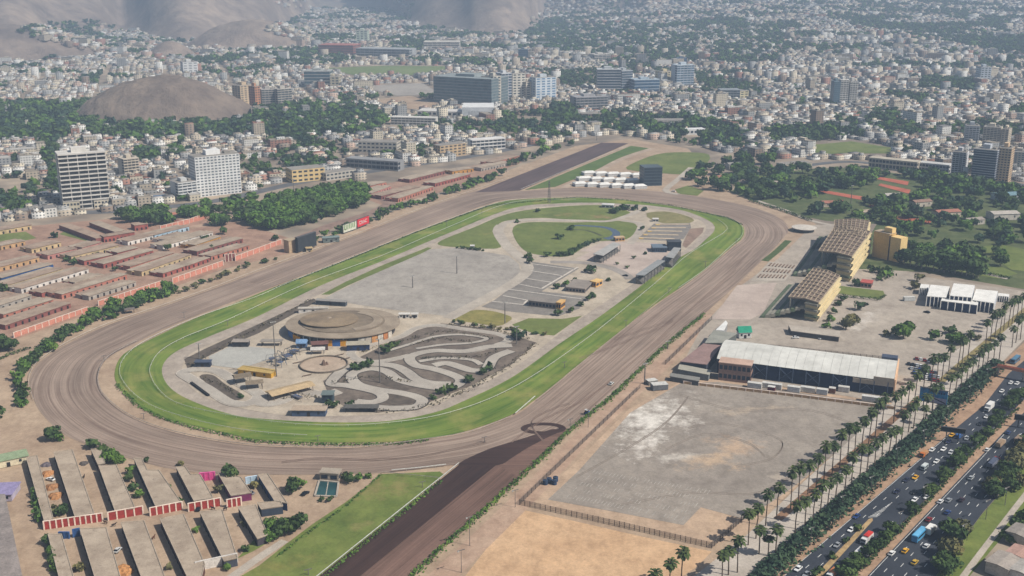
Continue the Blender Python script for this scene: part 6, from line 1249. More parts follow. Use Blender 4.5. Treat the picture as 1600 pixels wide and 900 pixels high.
for px, h in [((1490, 845), 9), ((1499, 838), 8), ((1475, 872), 8), ((1485, 870), 9), ((1480, 890), 8), ((1470, 897), 7), ((1555, 778), 8), ((1549, 768), 7), ((1562, 760), 9), ((1572, 752), 9), ((1580, 740), 9), ((1588, 728), 9), ((1596, 718), 9), ((1605, 705), 9), ((1575, 765), 7), ((1590, 760), 7), ((1560, 880), 5), ((1592, 830), 6), ((1600, 815), 6), ((1576, 848), 5)]: tree(px, h, random.choice((0, 0, 2)), HV)
for px in [(1273, 903), (1281, 893), (1300, 872), (1320, 850), (1340, 830)]: tree(px, 3, 0, 'traffic island')
for px, h in [((262, 392), 6), ((116, 414), 6), ((105, 408), 5), ((330, 392), 5), ((180, 424), 4), ((232, 418), 3.5), ((150, 398), 4), ((8, 455), 5), ((2, 452), 5), ((84, 372), 6), ((320, 378), 6), ((350, 366), 7), ((430, 376), 5)]: tree(px, h, 0, 'between the stable rows')
n_named = len(TR)
for w_ in WOOD: woods(w_, 12 if w_[0][1] > 150 else 17, 9, 15, (0, 0, 3, 1), 'city streets', .5 if w_[0][1] > 120 else .42)
for x, y, z in zip(*CT): TR.append((x+rng.normal(0, 2), y+rng.normal(0, 2), z, rng.uniform(5.5, 10.5)*(1.3 if y > 2600 else 1), int(rng.choice((0, 0, 3, 1))), 'city streets'))
T_ = np.array([t[:5] for t in TR]); tpx, tpy = proj(T_[:, 0], T_[:, 1], T_[:, 2]); app = T_[:, 3]/T_[:, 1]*((tpx > -5) & (tpx < 1605) & (tpy < 915))
order = np.argsort(-app); ind = set(order[:300].tolist()); zones = {}
SPN = ['dark green', 'bright green', 'olive', 'blue-green', 'pale trunked']
for i in ind:
    t = TR[i]; zn = t[5] if (i < n_named or TR[i][5] != 'city streets') else zone(tpx[i], tpy[i]); zones.setdefault((zn, SPN[t[4]]), []).append(i)
for (zn, sn), lst in zones.items():
    for k, i in enumerate(sorted(lst, key=lambda j: tpx[j])):
        x, y, z, h, sp, _ = TR[i]; bush = h < 4; nm = 'bush' if bush else 'tree'; w = random.uniform(.85, 1.15)
        lab = f'{ordinal(k+1)} {sn} {nm} from the west, {zn}' if len(lst) > 1 else f'the only {sn} {nm} of its kind, {zn}'
        e = empty(nm, (x, y, z), random.uniform(0, 6.28), lab, nm, 'trees and bushes around the racecourse', scale=(h*w*(1.15 if bush else 1), h*w*(1.15 if bush else 1), h))
        s2 = 0 if sp == 4 else sp
        c_ = ob('crown', CR[s2][random.randrange(NV)], None, e); c_.location = (0, 0, -.2 if bush else (.06 if sp == 4 else -.04)); ob('trunk', (TKP[k % 2] if sp == 4 else TK[k % 3]), None, e)
# all other trees in one mass
low = [crown_quads(5, 64, .66, .08) for k in range(5)]; rest_i = np.array([i for i in range(len(TR)) if i not in ind])
VV = {0: [], 1: []}
for i in rest_i:
    x, y, z, h, sp, _ = TR[i]
    v = low[rng.integers(5)]; a = rng.uniform(0, 6.28); ca, sa = math.cos(a), math.sin(a); w = h*rng.uniform(.9, 1.25)
    o = np.empty_like(v); o[..., 0] = x+(v[..., 0]*ca-v[..., 1]*sa)*w; o[..., 1] = y+(v[..., 0]*sa+v[..., 1]*ca)*w; o[..., 2] = z+v[..., 2]*h; VV[0].append(o); VV[1].append(np.full(len(v), sp % 4))
V = np.concatenate(VV[0]); me = fast_mesh('tree_cover', V.reshape(-1, 3), np.arange(len(V)*4).reshape(-1, 4), None, np.concatenate(VV[1]))
ob('tree_cover', me, LEAF, kind='stuff', label='scattered mass of far trees among the houses')
# ---------------------------------------------------------------- hedges and weeds
def leafy(name, line, w, h, dens, mats, label=None, cat=None, kind=None, sz=(.5, 1.1), ragged=.4):
    g = [G(*p) for p in line]; Vs = []
    for a, b_ in zip(g, g[1:]):
        L_ = (b_-a).length; n = int(L_*dens*w); d = (b_-a).normalized(); q = np.array([-d.y, d.x, 0]); s = rng.random(n)*L_; o = rng.normal(0, .33, n)*w*.8
        top = h*(1-ragged+ragged*2*vnoise(s/4+a.x, o/3))*np.clip(1-(o/(w*.75))**2, .15, 1)
        C = np.array(a)[None]+np.array(d)[None]*s[:, None]+q[None]*o[:, None]; C[:, 2] = .2+top*np.sqrt(rng.random(n))
        N = rng.normal(0, .6, (n, 3))+np.array([0, 0, .7]); Vs.append(quads(C, N, rng.uniform(sz[0], sz[1], n)))
    V = np.concatenate(Vs); return ob(name, fast_mesh(name, V.reshape(-1, 3), np.arange(len(V)*4).reshape(-1, 4)), mats, label=label, cat=cat, kind=kind)
leafy('hedge', [(1165, 935), (1205, 893), (1250, 852), (1320, 790), (1375, 741), (1412, 708), (1450, 676), (1482, 640), (1515, 612), (1545, 584), (1560, 572)], 9, 4.5, 3.2, LEAF[3], 'long dark blue-green hedge between the palms and the avenue', 'hedge', sz=(.7, 1.5))
leafy('weeds', [(610, 935), (648, 897), (720, 832), (800, 760), (893, 672), (962, 616), (1007, 572), (1050, 533), (1100, 492)], 3.4, 1.2, 2.6, LEAF[1], 'rough green weeds along the outer edge of the home straight', kind='stuff', sz=(.4, .9))
leafy('weeds', [(183, 602), (212, 632), (252, 654), (305, 670), (400, 691), (480, 695), (550, 696), (625, 694), (672, 688)], 3.0, .9, 2.6, LEAF[1], 'weedy edge below the grass track', kind='stuff', sz=(.4, .8)); leafy('weeds', [(432, 872), (470, 842), (540, 792), (597, 742)], 1.6, .8, 2.2, LEAF[1], 'weeds at the upper edge of the lawn', kind='stuff', sz=(.4, .8))
leafy('weeds', [(690, 752), (600, 826), (512, 898), (480, 925)], 2.2, .8, 2.2, LEAF[1], 'weeds along the white rail by the lawn', kind='stuff', sz=(.4, .8)); leafy('weeds', [(427, 452), (525, 414), (650, 364), (764, 322), (900, 309), (975, 313), (1050, 322), (1137, 341), (1160, 352)], 2.2, .9, 1.6, LEAF[0], 'dark grass fringe between dirt and turf on the back straight', kind='stuff', sz=(.5, .9))
leafy('hedge', [(1282, 461), (1318, 464), (1372, 470), (1384, 463)], 2, 1.8, 4, LEAF[0], 'clipped dark hedge around the forecourt lawn', 'hedge', sz=(.4, .8)); leafy('hedge', [(1268, 346), (1240, 336), (1210, 326), (1170, 314)], 3, 2.2, 3, LEAF[0], 'dark hedge outside the far bend', 'hedge', sz=(.5, 1)); leafy('hedge', [(0, 562), (25, 552), (48, 545)], 2.5, 1.8, 4, LEAF[0], 'clipped hedge left of the back bend', 'hedge', sz=(.4, .8))
leafy('shrubs', [(1420, 905), (1560, 770), (1600, 735)], .1, .1, .1, LEAF[0], 'x', kind='stuff') if False else None
leafy('hedge', [(1318, 915), (1345, 892), (1440, 795), (1530, 698), (1590, 640)], 2.2, 1.3, 2.2, LEAF[0], 'low ragged shrubs under the median trees of the avenue', 'hedge', sz=(.5, 1.0))
leafy('hedge', [(1408, 402), (1450, 413), (1520, 425), (1580, 436)], 3, 1.8, 3, LEAF[0], 'dark hedge along the park path', 'hedge', sz=(.5, 1))
# ---------------------------------------------------------------- palms
m_ptrunk = M('palm_trunk', (106, 92, 78), (74, 62, 54), .5); m_frond = leaf('palm_frond', (92, 108, 62), (48, 64, 40), .8, .6); m_skirt = M('palm_skirt', (112, 92, 66), (84, 68, 50), .7)
def palm_parts(k):
    r_ = random.Random(k); q = MB(); n = 6; pts = [(r_.uniform(-.3, .3)*i*i/36, r_.uniform(-.3, .3)*i*i/36, 16.6*i/n) for i in range(n+1)]
    for i in range(n): q.bar(pts[i], pts[i+1], .56-.03*i, n=7)
    tx, ty, tz = pts[-1]; cr = MB(); nf = 34
    for f in range(nf):
        a = 2.4*f; el = R(75-140*f/nf+r_.uniform(-10, 10)); L_ = r_.uniform(2.0, 2.7); d = Vector((math.cos(a)*math.cos(el), math.sin(a)*math.cos(el), math.sin(el))); s = Vector((-math.sin(a), math.cos(a), 0)); o = Vector((tx, ty, tz+.3)); p1 = o+d*L_*.5; p2 = o+d*L_+Vector((0, 0, -.55)); p3 = o+d*L_*1.25+Vector((0, 0, -1.2))
        cr.face([o-s*.08, p1-s*.25, p1+s*.25, o+s*.08]); cr.face([p1-s*.25, p2-s*.75, p2+s*.75, p1+s*.25]); cr.face([p2-s*.75, p3-s*.3, p3+s*.3, p2+s*.75])
    sk = MB(); sk.cone((tx, ty), .45, .95, tz-2.2, tz-.4, 9, cap=True)
    return [m_(nm) for m_, nm in ((q.mesh, 'trunk'), (cr.mesh, 'crown'), (sk.mesh, 'dead_frond_skirt'))]
PMS = []
for k in range(5):
    ms = palm_parts(k)
    for m_, mt in zip(ms, (m_ptrunk, m_frond, m_skirt)): m_.materials.append(mt)
    PMS.append(ms)
def palm(px, label, h=20, group='palms lining the esplanade'):
    g = G(*px); s = h/19.0; e = empty('palm_tree', (g.x, g.y, .15), random.uniform(0, 6.28), label, 'palm', group, scale=(random.uniform(.95, 1.12), random.uniform(.95, 1.12), s))
    e.rotation_euler.x = random.uniform(-.035, .035); e.rotation_euler.y = random.uniform(-.035, .035)
    for m_ in PMS[random.randrange(5)]: ob(m_.name.split('.')[0], m_, None, e)
RA = [(1152, 895), (1169, 852), (1181, 842), (1196, 822), (1213, 812), (1235, 796), (1247, 786), (1262, 773), (1275, 763), (1287, 752), (1300, 742), (1312, 731), (1324, 721), (1335, 714), (1346, 703), (1357, 694), (1367, 683), (1377, 673), (1396, 662), (1407, 651), (1417, 643), (1428, 633), (1442, 618), (1454, 606), (1463, 600), (1471, 595), (1482, 581), (1496, 574), (1503, 568), (1512, 560), (1540, 541), (1547, 533), (1554, 527), (1562, 522), (1568, 517), (1575, 512), (1581, 507), (1588, 501), (1595, 496)]
RB = [(1128, 908), (1138, 899), (1186, 866), (1211, 872), (1241, 842), (1257, 829), (1269, 820), (1281, 807), (1292, 797), (1305, 789), (1319, 777), (1330, 760), (1343, 750), (1354, 742), (1366, 735), (1377, 726), (1388, 717), (1399, 707), (1408, 692), (1419, 676), (1427, 670), (1446, 657), (1456, 650), (1465, 642), (1482, 624), (1492, 617), (1501, 610), (1509, 604), (1517, 597), (1526, 590), (1534, 582), (1542, 575), (1552, 567), (1561, 562), (1581, 543), (1587, 536), (1594, 531)]
for k, p_ in enumerate(RA): palm(p_, f'{ordinal(k+1)} palm from the near end of the row beside the dirt lot', random.uniform(17, 21.5) if k > 3 else random.uniform(16, 19))
for k, p_ in enumerate(RB): palm(p_, f'{ordinal(k+1)} palm from the near end of the row beside the dark hedge', random.uniform(14, 19) if k > 3 else random.uniform(12, 15))
palm((1064, 915), 'lone palm standing on the orange field', 17, 'palms by the orange field'); palm((1045, 931), 'shorter palm at the lower edge of the orange field', 16, 'palms by the orange field'); palm((1200, 868), 'squat palm between the rows near the lower edge', 9, 'palms by the orange field'); palm((1023, 950), 'palm crown just peeping over the lower edge of the orange field', 17, 'palms by the orange field'); palm((1442, 664), 'short palm in front of the blue billboard', 11, 'palms by the orange field')
print('trees', len(TR), 'stuff', len(rest_i))

m_scrub = leaf('scrub', (112, 104, 84), (70, 66, 54), .9)
for ln in ([(562, 552), (600, 541), (640, 531), (690, 518), (740, 524), (770, 530)], [(640, 540), (690, 530), (740, 536)], [(520, 600), (560, 592), (600, 590), (640, 600)], [(655, 562), (700, 560), (740, 560), (780, 548)], [(560, 640), (620, 645), (680, 632), (740, 606), (800, 570), (836, 538)], [(318, 592), (340, 600), (372, 620)], [(295, 572), (330, 552), (400, 516), (485, 470)], [(440, 625), (480, 620), (500, 622)], [(700, 508), (760, 514), (830, 532)]):
    leafy('scrub', ln, 4.5, 1.1, .5, m_scrub, 'patchy dry scrub around the kart circuit', kind='stuff', sz=(.4, 1.0), ragged=.6)
# ---------------------------------------------------------------- vehicles
m_tyre = M('tyre', (26, 26, 28), None, 1, rough=.8); m_vglass = M('vehicle_glass', (30, 36, 44), None, 1, rough=.15)
def paint(c): return M('paint_%d_%d_%d' % c, c, tuple(int(v*.94) for v in c), .5, rough=.35, fine=.2)
def prof(pts, w, taper=None): q = MB(); q.extrude_y(pts, -w/2, w/2); return q
wheel_b = MB()
for i in range(10):
    a, b_ = 2*math.pi*i/10, 2*math.pi*(i+1)/10; wheel_b.face([(.33*math.cos(a), -.11, .33*math.sin(a)), (.33*math.cos(b_), -.11, .33*math.sin(b_)), (.33*math.cos(b_), .11, .33*math.sin(b_)), (.33*math.cos(a), .11, .33*math.sin(a))])
for y in (-.11, .11): wheel_b.face([(.33*math.cos(2*math.pi*i/10), y, .33*math.sin(2*math.pi*i/10)) for i in range(10)])
wheel_me = wheel_b.mesh('wheel'); wheel_me.materials.append(m_tyre)
def wheels(e, xs, w, s=1):
    for x in xs:
        for y in (-w/2+.05, w/2-.05): o = ob('wheel', wheel_me, None, e); o.location = (x, y, .33*s); o.scale = (s, 1, s)
CARP = [(-2.2, .35), (2.2, .35), (2.25, .72), (1.15, .92), (.55, 1.0), (-1.35, 1.02), (-2.15, .92), (-2.25, .6)]
CABP = [(1.1, .93), (.42, 1.42), (-1.05, 1.45), (-1.85, 1.0), (-1.4, .95)]
MESHC = {}
def vmesh(key, fn):
    if key not in MESHC: MESHC[key] = fn().mesh(key[0])
    return MESHC[key]
def coloured(key, fn, mat):
    k = (key, mat.name)
    if k not in MESHC: m_ = fn().mesh(key); m_.materials.append(mat); MESHC[k] = m_
    return MESHC[k]
def lamps(e, x, w, z=.65, r=-1):
    for y in (-w*.36, w*.36):
        o = ob('headlight', coloured('headlight', lambda: MB().box(-.04, .04, -.16, .16, -.09, .09), M('lamp_clear', (226, 226, 220), None, 1, rough=.2)), None, e); o.location = (x, y, z)
def car(px, rz, col, label, s=1.0, cat='car', group='vehicles on the avenue', z=.2):
    g = G(*px); e = empty('car', (g.x, g.y, z), rz, label, cat, group, scale=s); pm = paint(col)
    bd_ = ob('body', coloured('body', lambda: prof(CARP, 1.75), pm), None, e); ob('window', coloured('window', lambda: prof(CABP, 1.5), m_vglass), None, e)
    ob('roof', coloured('roof', lambda: MB().box(-1.1, .45, -.7, .7, 1.4, 1.49), pm), None, e); wheels(e, (-1.35, 1.4), 1.75); lamps(bd_, 2.24, 1.7); return e
def boxy(px, rz, L_, w, h, col, label, cat, name, top=None, z=.2, cabcol=None, cargo=None):
    g = G(*px); e = empty(name, (g.x, g.y, z), rz, label, cat, 'vehicles on the avenue'); pm = paint(col); x0, x1 = -L_/2, L_/2
    if cargo is None:
        q = prof([(x0, .4), (x1, .4), (x1, h*.55), (x1-.25, h-.12), (x1-.5, h), (x0+.1, h), (x0, h-.15)], w); ob('body', q, pm, e)
        for y in (-w/2-.03, w/2+.03):
            q = MB(); q.box(x0+.6, x1-1.0, min(y, y*.99), max(y, y*.99), h*.52, h*.82); ob('window', q, m_vglass, e)
        q = MB(); q.box(x1-.2, x1+.04, -w*.42, w*.42, h*.5, h*.8); ob('windscreen', q, m_vglass, e)
        q = MB(); q.box(x0+.3, x1-.8, -w*.4, w*.4, h, h+.12); ob('roof', q, paint(top or (222, 222, 220)), e)
    else:
        cl = 2.2; q = prof([(x1-cl, .5), (x1, .5), (x1, 1.5), (x1-.5, 2.4), (x1-cl, 2.45)], w*.95); ob('cab', q, paint(cabcol or (220, 220, 218)), e)
        q = MB(); q.box(x1-.5, x1+.03, -w*.4, w*.4, 1.5, 2.2); ob('windscreen', q, m_vglass, e)
        q = MB(); q.box(x0, x1-cl-.15, -w/2, w/2, .9, h); ob('cargo_box', q, pm, e); q = MB(); q.box(x0, x1, -w*.35, w*.35, .5, .88); ob('chassis', q, m_tyre, e)
        if top: q = MB(); q.box(x0+.2, x1-cl-.4, -w*.42, w*.42, h, h+.5); ob('load', q, paint(top), e)
    wheels(e, (x0+1.2, x1-1.1), w, 1.35); lamps(e, x1+.02, w, .8); return e
rdir = math.atan2(ru.y, ru.x); B_ = rdir+math.pi
W_, Y_, K_, GY, BL, RD = (230, 230, 228), (226, 170, 44), (30, 32, 36), (150, 154, 158), (42, 66, 120), (140, 40, 40)
for px, c_, lab in [((1247, 891), W_, 'white car lowest on the near carriageway'), ((1330, 830), W_, 'white car beside the traffic island planting'), ((1308, 854), GY, 'grey car by the island sign'), ((1338, 809), BL, 'dark blue car above the white island car'), ((1401, 770), (40, 44, 66), 'dark car near the island tip'), ((1430, 748), Y_, 'yellow taxi on the near carriageway'), ((1416, 752), (44, 48, 70), 'dark blue car just left of the yellow taxi'), ((1429, 783), W_, 'white car beside the median below the black car'), ((1428, 771), K_, 'black car beside the median'), ((1463, 723), W_, 'white car right of the silver van'), ((1456, 705), W_, 'first of three white cars abreast'), ((1474, 704), W_, 'middle of three white cars abreast'), ((1486, 709), (206, 208, 210), 'pale grey car at the right of three abreast'), ((1487, 682), Y_, 'yellow taxi under the sign gantry'), ((1511, 687), GY, 'grey car under the sign gantry by the median'), ((1482, 692), (46, 52, 84), 'dark blue car below the gantry taxi'), ((1541, 653), W_, 'white car behind the box truck'), ((1531, 664), (40, 42, 50), 'dark car below the box truck'), ((1565, 613), W_, 'white car alone near the verge'), ((1579, 600), W_, 'left of two white cars near the footbridge'), ((1589, 601), W_, 'right of two white cars near the footbridge'), ((1592, 616), (214, 214, 212), 'pale car beside the far median trees'), ((1448, 779), W_, 'white car half hidden by median trees'), ((1260, 900), GY, 'grey car at the bottom edge')]:
    car(px, B_+random.uniform(-.04, .04), c_, lab)
for px, c_, lab in [((1393, 867), W_, 'white car hugging the median on the far carriageway'), ((1414, 863), Y_, 'yellow cab on the far carriageway'), ((1429, 881), (196, 160, 60), 'yellow and black cab lower on the far carriageway'), ((1447, 856), (214, 216, 216), 'white estate car beside the bus'), ((1451, 814), RD, 'red car above the blue bus'), ((1480, 803), BL, 'dark blue car in the middle of the far carriageway'), ((1469, 786), W_, 'white car beside the median on the far carriageway'), ((1482, 784), GY, 'grey car next to the white median car'), ((1502, 783), (60, 40, 50), 'dark maroon car on the far carriageway'), ((1517, 749), (176, 180, 182), 'silver car below the red truck'), ((1538, 757), K_, 'black car near the verge trees'), ((1542, 705), W_, 'white pickup-like car beside the far median'), ((1575, 678), (60, 76, 120), 'blue car near the top of the far carriageway')]:
    car(px, rdir+random.uniform(-.04, .04), c_, lab)
boxy((1444, 733), B_, 5.2, 2, 2.2, (176, 186, 188), 'silver green van on the near carriageway', 'van', 'van', (206, 212, 210)); boxy((1498, 684), B_, 5.4, 2, 2.3, (60, 108, 176), 'blue van beside the gantry taxi', 'van', 'van', (70, 120, 186)); boxy((1342, 868), B_, 6.4, 2.1, 2.5, W_, 'white minibus beside the island trees', 'minibus', 'minibus')
boxy((1436, 841), rdir, 11, 2.6, 3.2, (84, 160, 206), 'light blue bus on the far carriageway', 'bus', 'bus', (110, 180, 220)); boxy((1586, 566), B_, 11, 2.6, 3.1, (70, 110, 140), 'teal bus at the footbridge stop', 'bus', 'bus', (90, 130, 156))
boxy((1354, 846), B_, 8, 2.5, 2.6, (216, 214, 210), 'white truck with red load beside the island', 'truck', 'truck', (206, 60, 50), cargo=1); boxy((1454, 833), rdir, 8, 2.5, 3.6, (228, 226, 220), 'white box truck beside the blue bus', 'truck', 'truck', cargo=1); boxy((1545, 641), B_, 9, 2.6, 3.8, (230, 228, 224), 'tall white box truck on the near carriageway', 'truck', 'truck', cargo=1); boxy((1443, 713), B_, 6.5, 2.3, 2.2, (190, 140, 96), 'small orange tan truck at the verge', 'truck', 'truck', cargo=1, cabcol=(206, 120, 60)); boxy((1552, 727), rdir, 12, 2.6, 2.4, (120, 124, 140), 'long truck with red cab by the verge trees', 'truck', 'truck', (84, 90, 110), cargo=1, cabcol=(160, 50, 44)); boxy((1563, 697), rdir, 9, 2.5, 2.4, (176, 150, 124), 'tan tipper truck on the far carriageway', 'truck', 'truck', (150, 126, 100), cargo=1, cabcol=(190, 170, 150)); boxy((1592, 690), rdir, 9, 2.5, 2.8, (150, 130, 110), 'brown truck at the right edge', 'truck', 'truck', cargo=1); boxy((1300, 902), B_, 7, 2.4, 2.6, (206, 130, 80), 'orange truck at the bottom edge', 'truck', 'truck', cargo=1)
# parked cars
PC = [W_, W_, GY, K_, (200, 204, 208), BL, RD, (90, 96, 104)]; PN = {W_: 'white', GY: 'grey', K_: 'black', (200, 204, 208): 'silver', BL: 'blue', RD: 'red', (90, 96, 104): 'dark grey'}
rw = [(1420, 570, 6), (1424, 577, 7), (1428, 584, 7), (1440, 592, 5), (1432, 562, 5)]
for r_, (x, y, n) in enumerate(rw):
    for i in range(n):
        c_ = random.choice(PC); car((x+6.2*i, y+1.1*i), 1.35+random.uniform(-.05, .05), c_, f'{PN[c_]} parked car, {ordinal(i+1)} from the hall end in parking row {["two","three","four","five","one"][r_]}', group='cars parked beside the arched hall')
for px, c_, lab in [((310, 797), K_, 'black car parked before the red panelled wall'), ((79, 751), W_, 'white car among the hay heaps'), ((391, 772), (120, 120, 126), 'grey pickup in the blue stable yard'), ((477, 773), K_, 'black car beside the pond'), ((527, 738), W_, 'white car on the dirt track edge above the pond'), ((184, 862), (206, 206, 204), 'white car in the lower stable yard'), ((1448, 489), K_, 'black car alone on the event hall car park'), ((977, 432), K_, 'black car at the infield stand gate'), ((1243, 529), W_, 'white car behind the arched hall'), ((1283, 530), (200, 204, 208), 'silver car behind the arched hall'), ((955, 601), (206, 206, 200), 'white car on the earth road'), ((1052, 300), W_, 'white car on the road by the glass cube')]:
    car(px, random.uniform(0, 3), c_, lab, group='cars parked around the racecourse')
# tractor on the track
g = G(917, 648); e = empty('tractor', (g.x, g.y, .2), .9, 'blue tractor with white cab roof on the home straight', 'tractor')
ob('body', prof([(-1, .7), (1.9, .7), (1.9, 1.5), (.3, 1.65), (-1, 1.5)], 1.2), paint((44, 96, 170)), e); ob('cab', MB().box(-1.1, .3, -.7, .7, 1.5, 2.7), m_vglass, e); ob('roof', MB().box(-1.3, .5, -.85, .85, 2.7, 2.9), m_white, e); wheels(e, (-.7,), 2.0, 2.4); wheels(e, (1.4,), 1.6, 1.4)
# ---------------------------------------------------------------- horses
def horse(px, rz, label, col=(70, 46, 36)):
    V = [(0, 0, 1.18), (.55, 0, 1.22), (-.55, 0, 1.2), (.95, 0, 1.55), (1.2, 0, 1.85), (1.58, 0, 1.62), (.55, .2, .9), (.58, .2, .45), (.56, .2, .04), (.55, -.2, .9), (.5, -.2, .45), (.5, -.2, .04), (-.62, .2, .85), (-.78, .2, .48), (-.7, .2, .04), (-.62, -.2, .85), (-.72, -.2, .48), (-.64, -.2, .04), (-.95, 0, 1.1), (-1.05, 0, .65)]
    E_ = [(0, 1), (0, 2), (1, 3), (3, 4), (4, 5), (1, 6), (6, 7), (7, 8), (1, 9), (9, 10), (10, 11), (2, 12), (12, 13), (13, 14), (2, 15), (15, 16), (16, 17), (2, 18), (18, 19)]
    RR = [.30, .30, .30, .2, .16, .09, .13, .07, .06, .13, .07, .06, .16, .08, .06, .16, .08, .06, .06, .05]
    m_ = bpy.data.meshes.new('horse'); m_.from_pydata(V, E_, []); o = bpy.data.objects.new('horse', m_); COL.objects.link(o); md = o.modifiers.new('skin', 'SKIN'); sv = m_.skin_vertices[0] if m_.skin_vertices else None
    if sv is None: m_.attributes; 
    if sv:
        for v_, r_ in zip(sv.data, RR): v_.radius = (r_, r_)
        sv.data[0].use_root = True
    o.modifiers.new('sub', 'SUBSURF').levels = 1; dg = bpy.context.evaluated_depsgraph_get(); me = bpy.data.meshes.new_from_object(o.evaluated_get(dg)); bpy.data.objects.remove(o)
    me.materials.clear(); me.materials.append(M('coat_%d' % col[0], col, None, .6)); g = G(*px); ob('horse', me, None, label=label, cat='horse', group='horses among the near stables', loc=(g.x, g.y, .07), rz=rz)
for px, rz_, lab, c_ in [((165, 819), 2.9, 'brown horse standing below the second red wall', (74, 50, 40)), ((178, 823), .4, 'dark horse beside the brown one on the lane', (44, 34, 32)), ((333, 797), 3.0, 'black horse walking below the fifth red wall', (36, 30, 30)), ((240, 843), 1.2, 'chestnut horse in a lower yard', (96, 60, 44)), ((131, 748), 1.5, 'dark horse alone on the sandy yard', (40, 32, 30)), ((171, 784), 2.0, 'bay horse in the shaded upper yard', (60, 40, 34)), ((352, 798), .1, 'dark horse led on the lane by the sixth red wall', (50, 38, 34))]: horse(px, rz_, lab, c_)
# ---------------------------------------------------------------- poles, masts, fences, signs
m_pole = M('pole_steel', (120, 116, 112), (96, 92, 90), .4)
def mast(px, top, label, arms=4, w=.42, name='light_mast', cat='floodlight'):
    g = G(*px); h = hgt(g, top); e = empty(name, (g.x, g.y, .1), .5, label, cat, 'poles and masts'); q = MB(); q.cone((0, 0), w, w*.55, 0, h, 8); ob('pole', q, m_pole, e)
    q = MB(); q.bar((-1.6, 0, h), (1.6, 0, h), .25); ob('crossarm', q, m_pole, e)
    for k in range(arms): o = ob('lamp', coloured('lamp', lambda: MB().box(-.3, .3, -.25, .25, -.35, .1), M('lamp_grey', (176, 176, 172), None, 1)), None, e); o.location = (-1.4+2.8*k/max(1, arms-1), -.2, h)
for px, t_, lab in [((432, 589), 503, 'tall floodlight mast in the leisure ground'), ((594, 599), 530, 'tall floodlight mast amid the kart bends'), ((714, 428), 400, 'slim mast on the grey car park'), ((645, 450), 431, 'second slim mast on the grey car park'), ((789, 506), 472, 'mast beside the dry lawn'), ((807, 538), 510, 'mast at the corner of the kart circuit'), ((312, 562), 537, 'mast at the western infield bank'), ((1043, 545), 533, 'lamp pole beside the home straight'), ((1007, 600), 568, 'lamp pole where the earth road narrows'), ((1329, 322), 290, 'tall mast among the park trees'), ((459, 300), 280, 'pale mast behind the grove')]: mast(px, t_, lab)
for px, t_, lab in [((734, 853), 808, 'slim pole beside the orange field track'), ((721, 895), 860, 'slim pole lower on the orange field track'), ((919, 668), 640, 'signpost pole beside the tractor'), ((805, 793), 766, 'slim pole above the orange field'), ((891, 672), 655, 'white post at the edge of the harrow loop')]: mast(px, t_, lab, 1, .16, 'track_pole', 'pole')
g = G(858, 317); h = hgt(g, 283); e = empty('lattice_mast', (g.x, g.y, .2), label='dark lattice mast on the far turf bend', cat='mast'); q = MB()
for s in range(4):
    a, b_ = s*math.pi/2, (s+1)*math.pi/2; q.bar((1.6*math.cos(a), 1.6*math.sin(a), 0), (.5*math.cos(a), .5*math.sin(a), h), .28)
ob('leg_frame', q, m_pole, e); q = MB()
for k in range(9):
    z0 = h*k/9; r0 = 1.6-1.1*k/9
    for s in range(4): a, b_ = s*math.pi/2, (s+1)*math.pi/2; q.bar((r0*math.cos(a), r0*math.sin(a), z0), (r0*.9*math.cos(b_), r0*.9*math.sin(b_), z0+h/9), .15)
ob('bracing', q, m_pole, e)
for k, (px, t_) in enumerate([((1266, 853), 825), ((1315, 800), 775), ((1360, 770), 745), ((1400, 728), 700), ((1442, 697), 672), ((1480, 660), 634), ((1513, 630), 603), ((1541, 600), 576)]): mast(px, t_, f'slim verge lamp post beside the avenue hedge, {ordinal(k+1)} from the near end', 1, .15, 'lamp_post', 'lamp post')
for k, (px, t_) in enumerate([((1540, 812), 782), ((1503, 855), 820), ((1404, 833), 800), ((1442, 793), 760), ((1570, 790), 762)]): mast(px, t_, f'pale lamp post by the far carriageway, {ordinal(sorted([812, 855, 833, 793, 790]).index(px[1])+1)} from the far end', 1, .16, 'lamp_post', 'lamp post')
def fence(a, b_, n, h, label, wires=3):
    A, B = G(*a), G(*b_); d = B-A; w = d.length; e = empty('fence', (A.x, A.y, .12), math.atan2(d.y, d.x), label, 'fence'); pb = MB(); pb.bar((0, 0, 0), (0, 0, h), .22); pm_ = pb.mesh('post'); pm_.materials.append(M('fence_post', (96, 84, 76), (74, 66, 60), .5))
    for i in range(n+1): o = ob('post', pm_, None, e); o.location = (w*i/n, 0, 0)
    for k in range(wires): q = MB(); z = h*(k+1)/wires-.1; q.bar((0, 0, z), (w, 0, z), .07); ob('rail', q, m_pole, e)
    b2 = NB('chain_mesh_%d' % int(A.x)); tr = b2.n('BsdfTransparent'); mx = b2.n('MixShader'); mx.inputs[0].default_value = .22; out = b2.t.nodes['Material Output']; b2.l(tr.outputs[0], mx.inputs[1]); b2.l(b2.b.outputs[0], mx.inputs[2]); b2.l(mx.outputs[0], out.inputs[0]); mm = b2.done(lin((96, 86, 78)), .9)
    q = MB(); q.box(0, w, -.02, .02, 0, h*.95); ob('chain_mesh', q, mm, e)
fence((812, 789), (960, 822), 18, 2.8, 'wire fence on posts along the western half of the orange field'); fence((960, 822), (1112, 857), 19, 2.8, 'wire fence on posts along the eastern half of the orange field'); fence((1112, 857), (1162, 812), 12, 2.6, 'dark fence turning up beside the esplanade')
fence((812, 789), (860, 742), 8, 2.6, 'wire fence beside the blue tanks'); fence((860, 742), (1000, 607), 22, 2.6, 'long wire fence between the earth road and the car park'); fence((1040, 570), (1112, 500), 14, 3, 'tall wire fence beside the hall sheds'); fence((1200, 545), (1400, 566), 22, 3, 'post fence behind the arched hall')
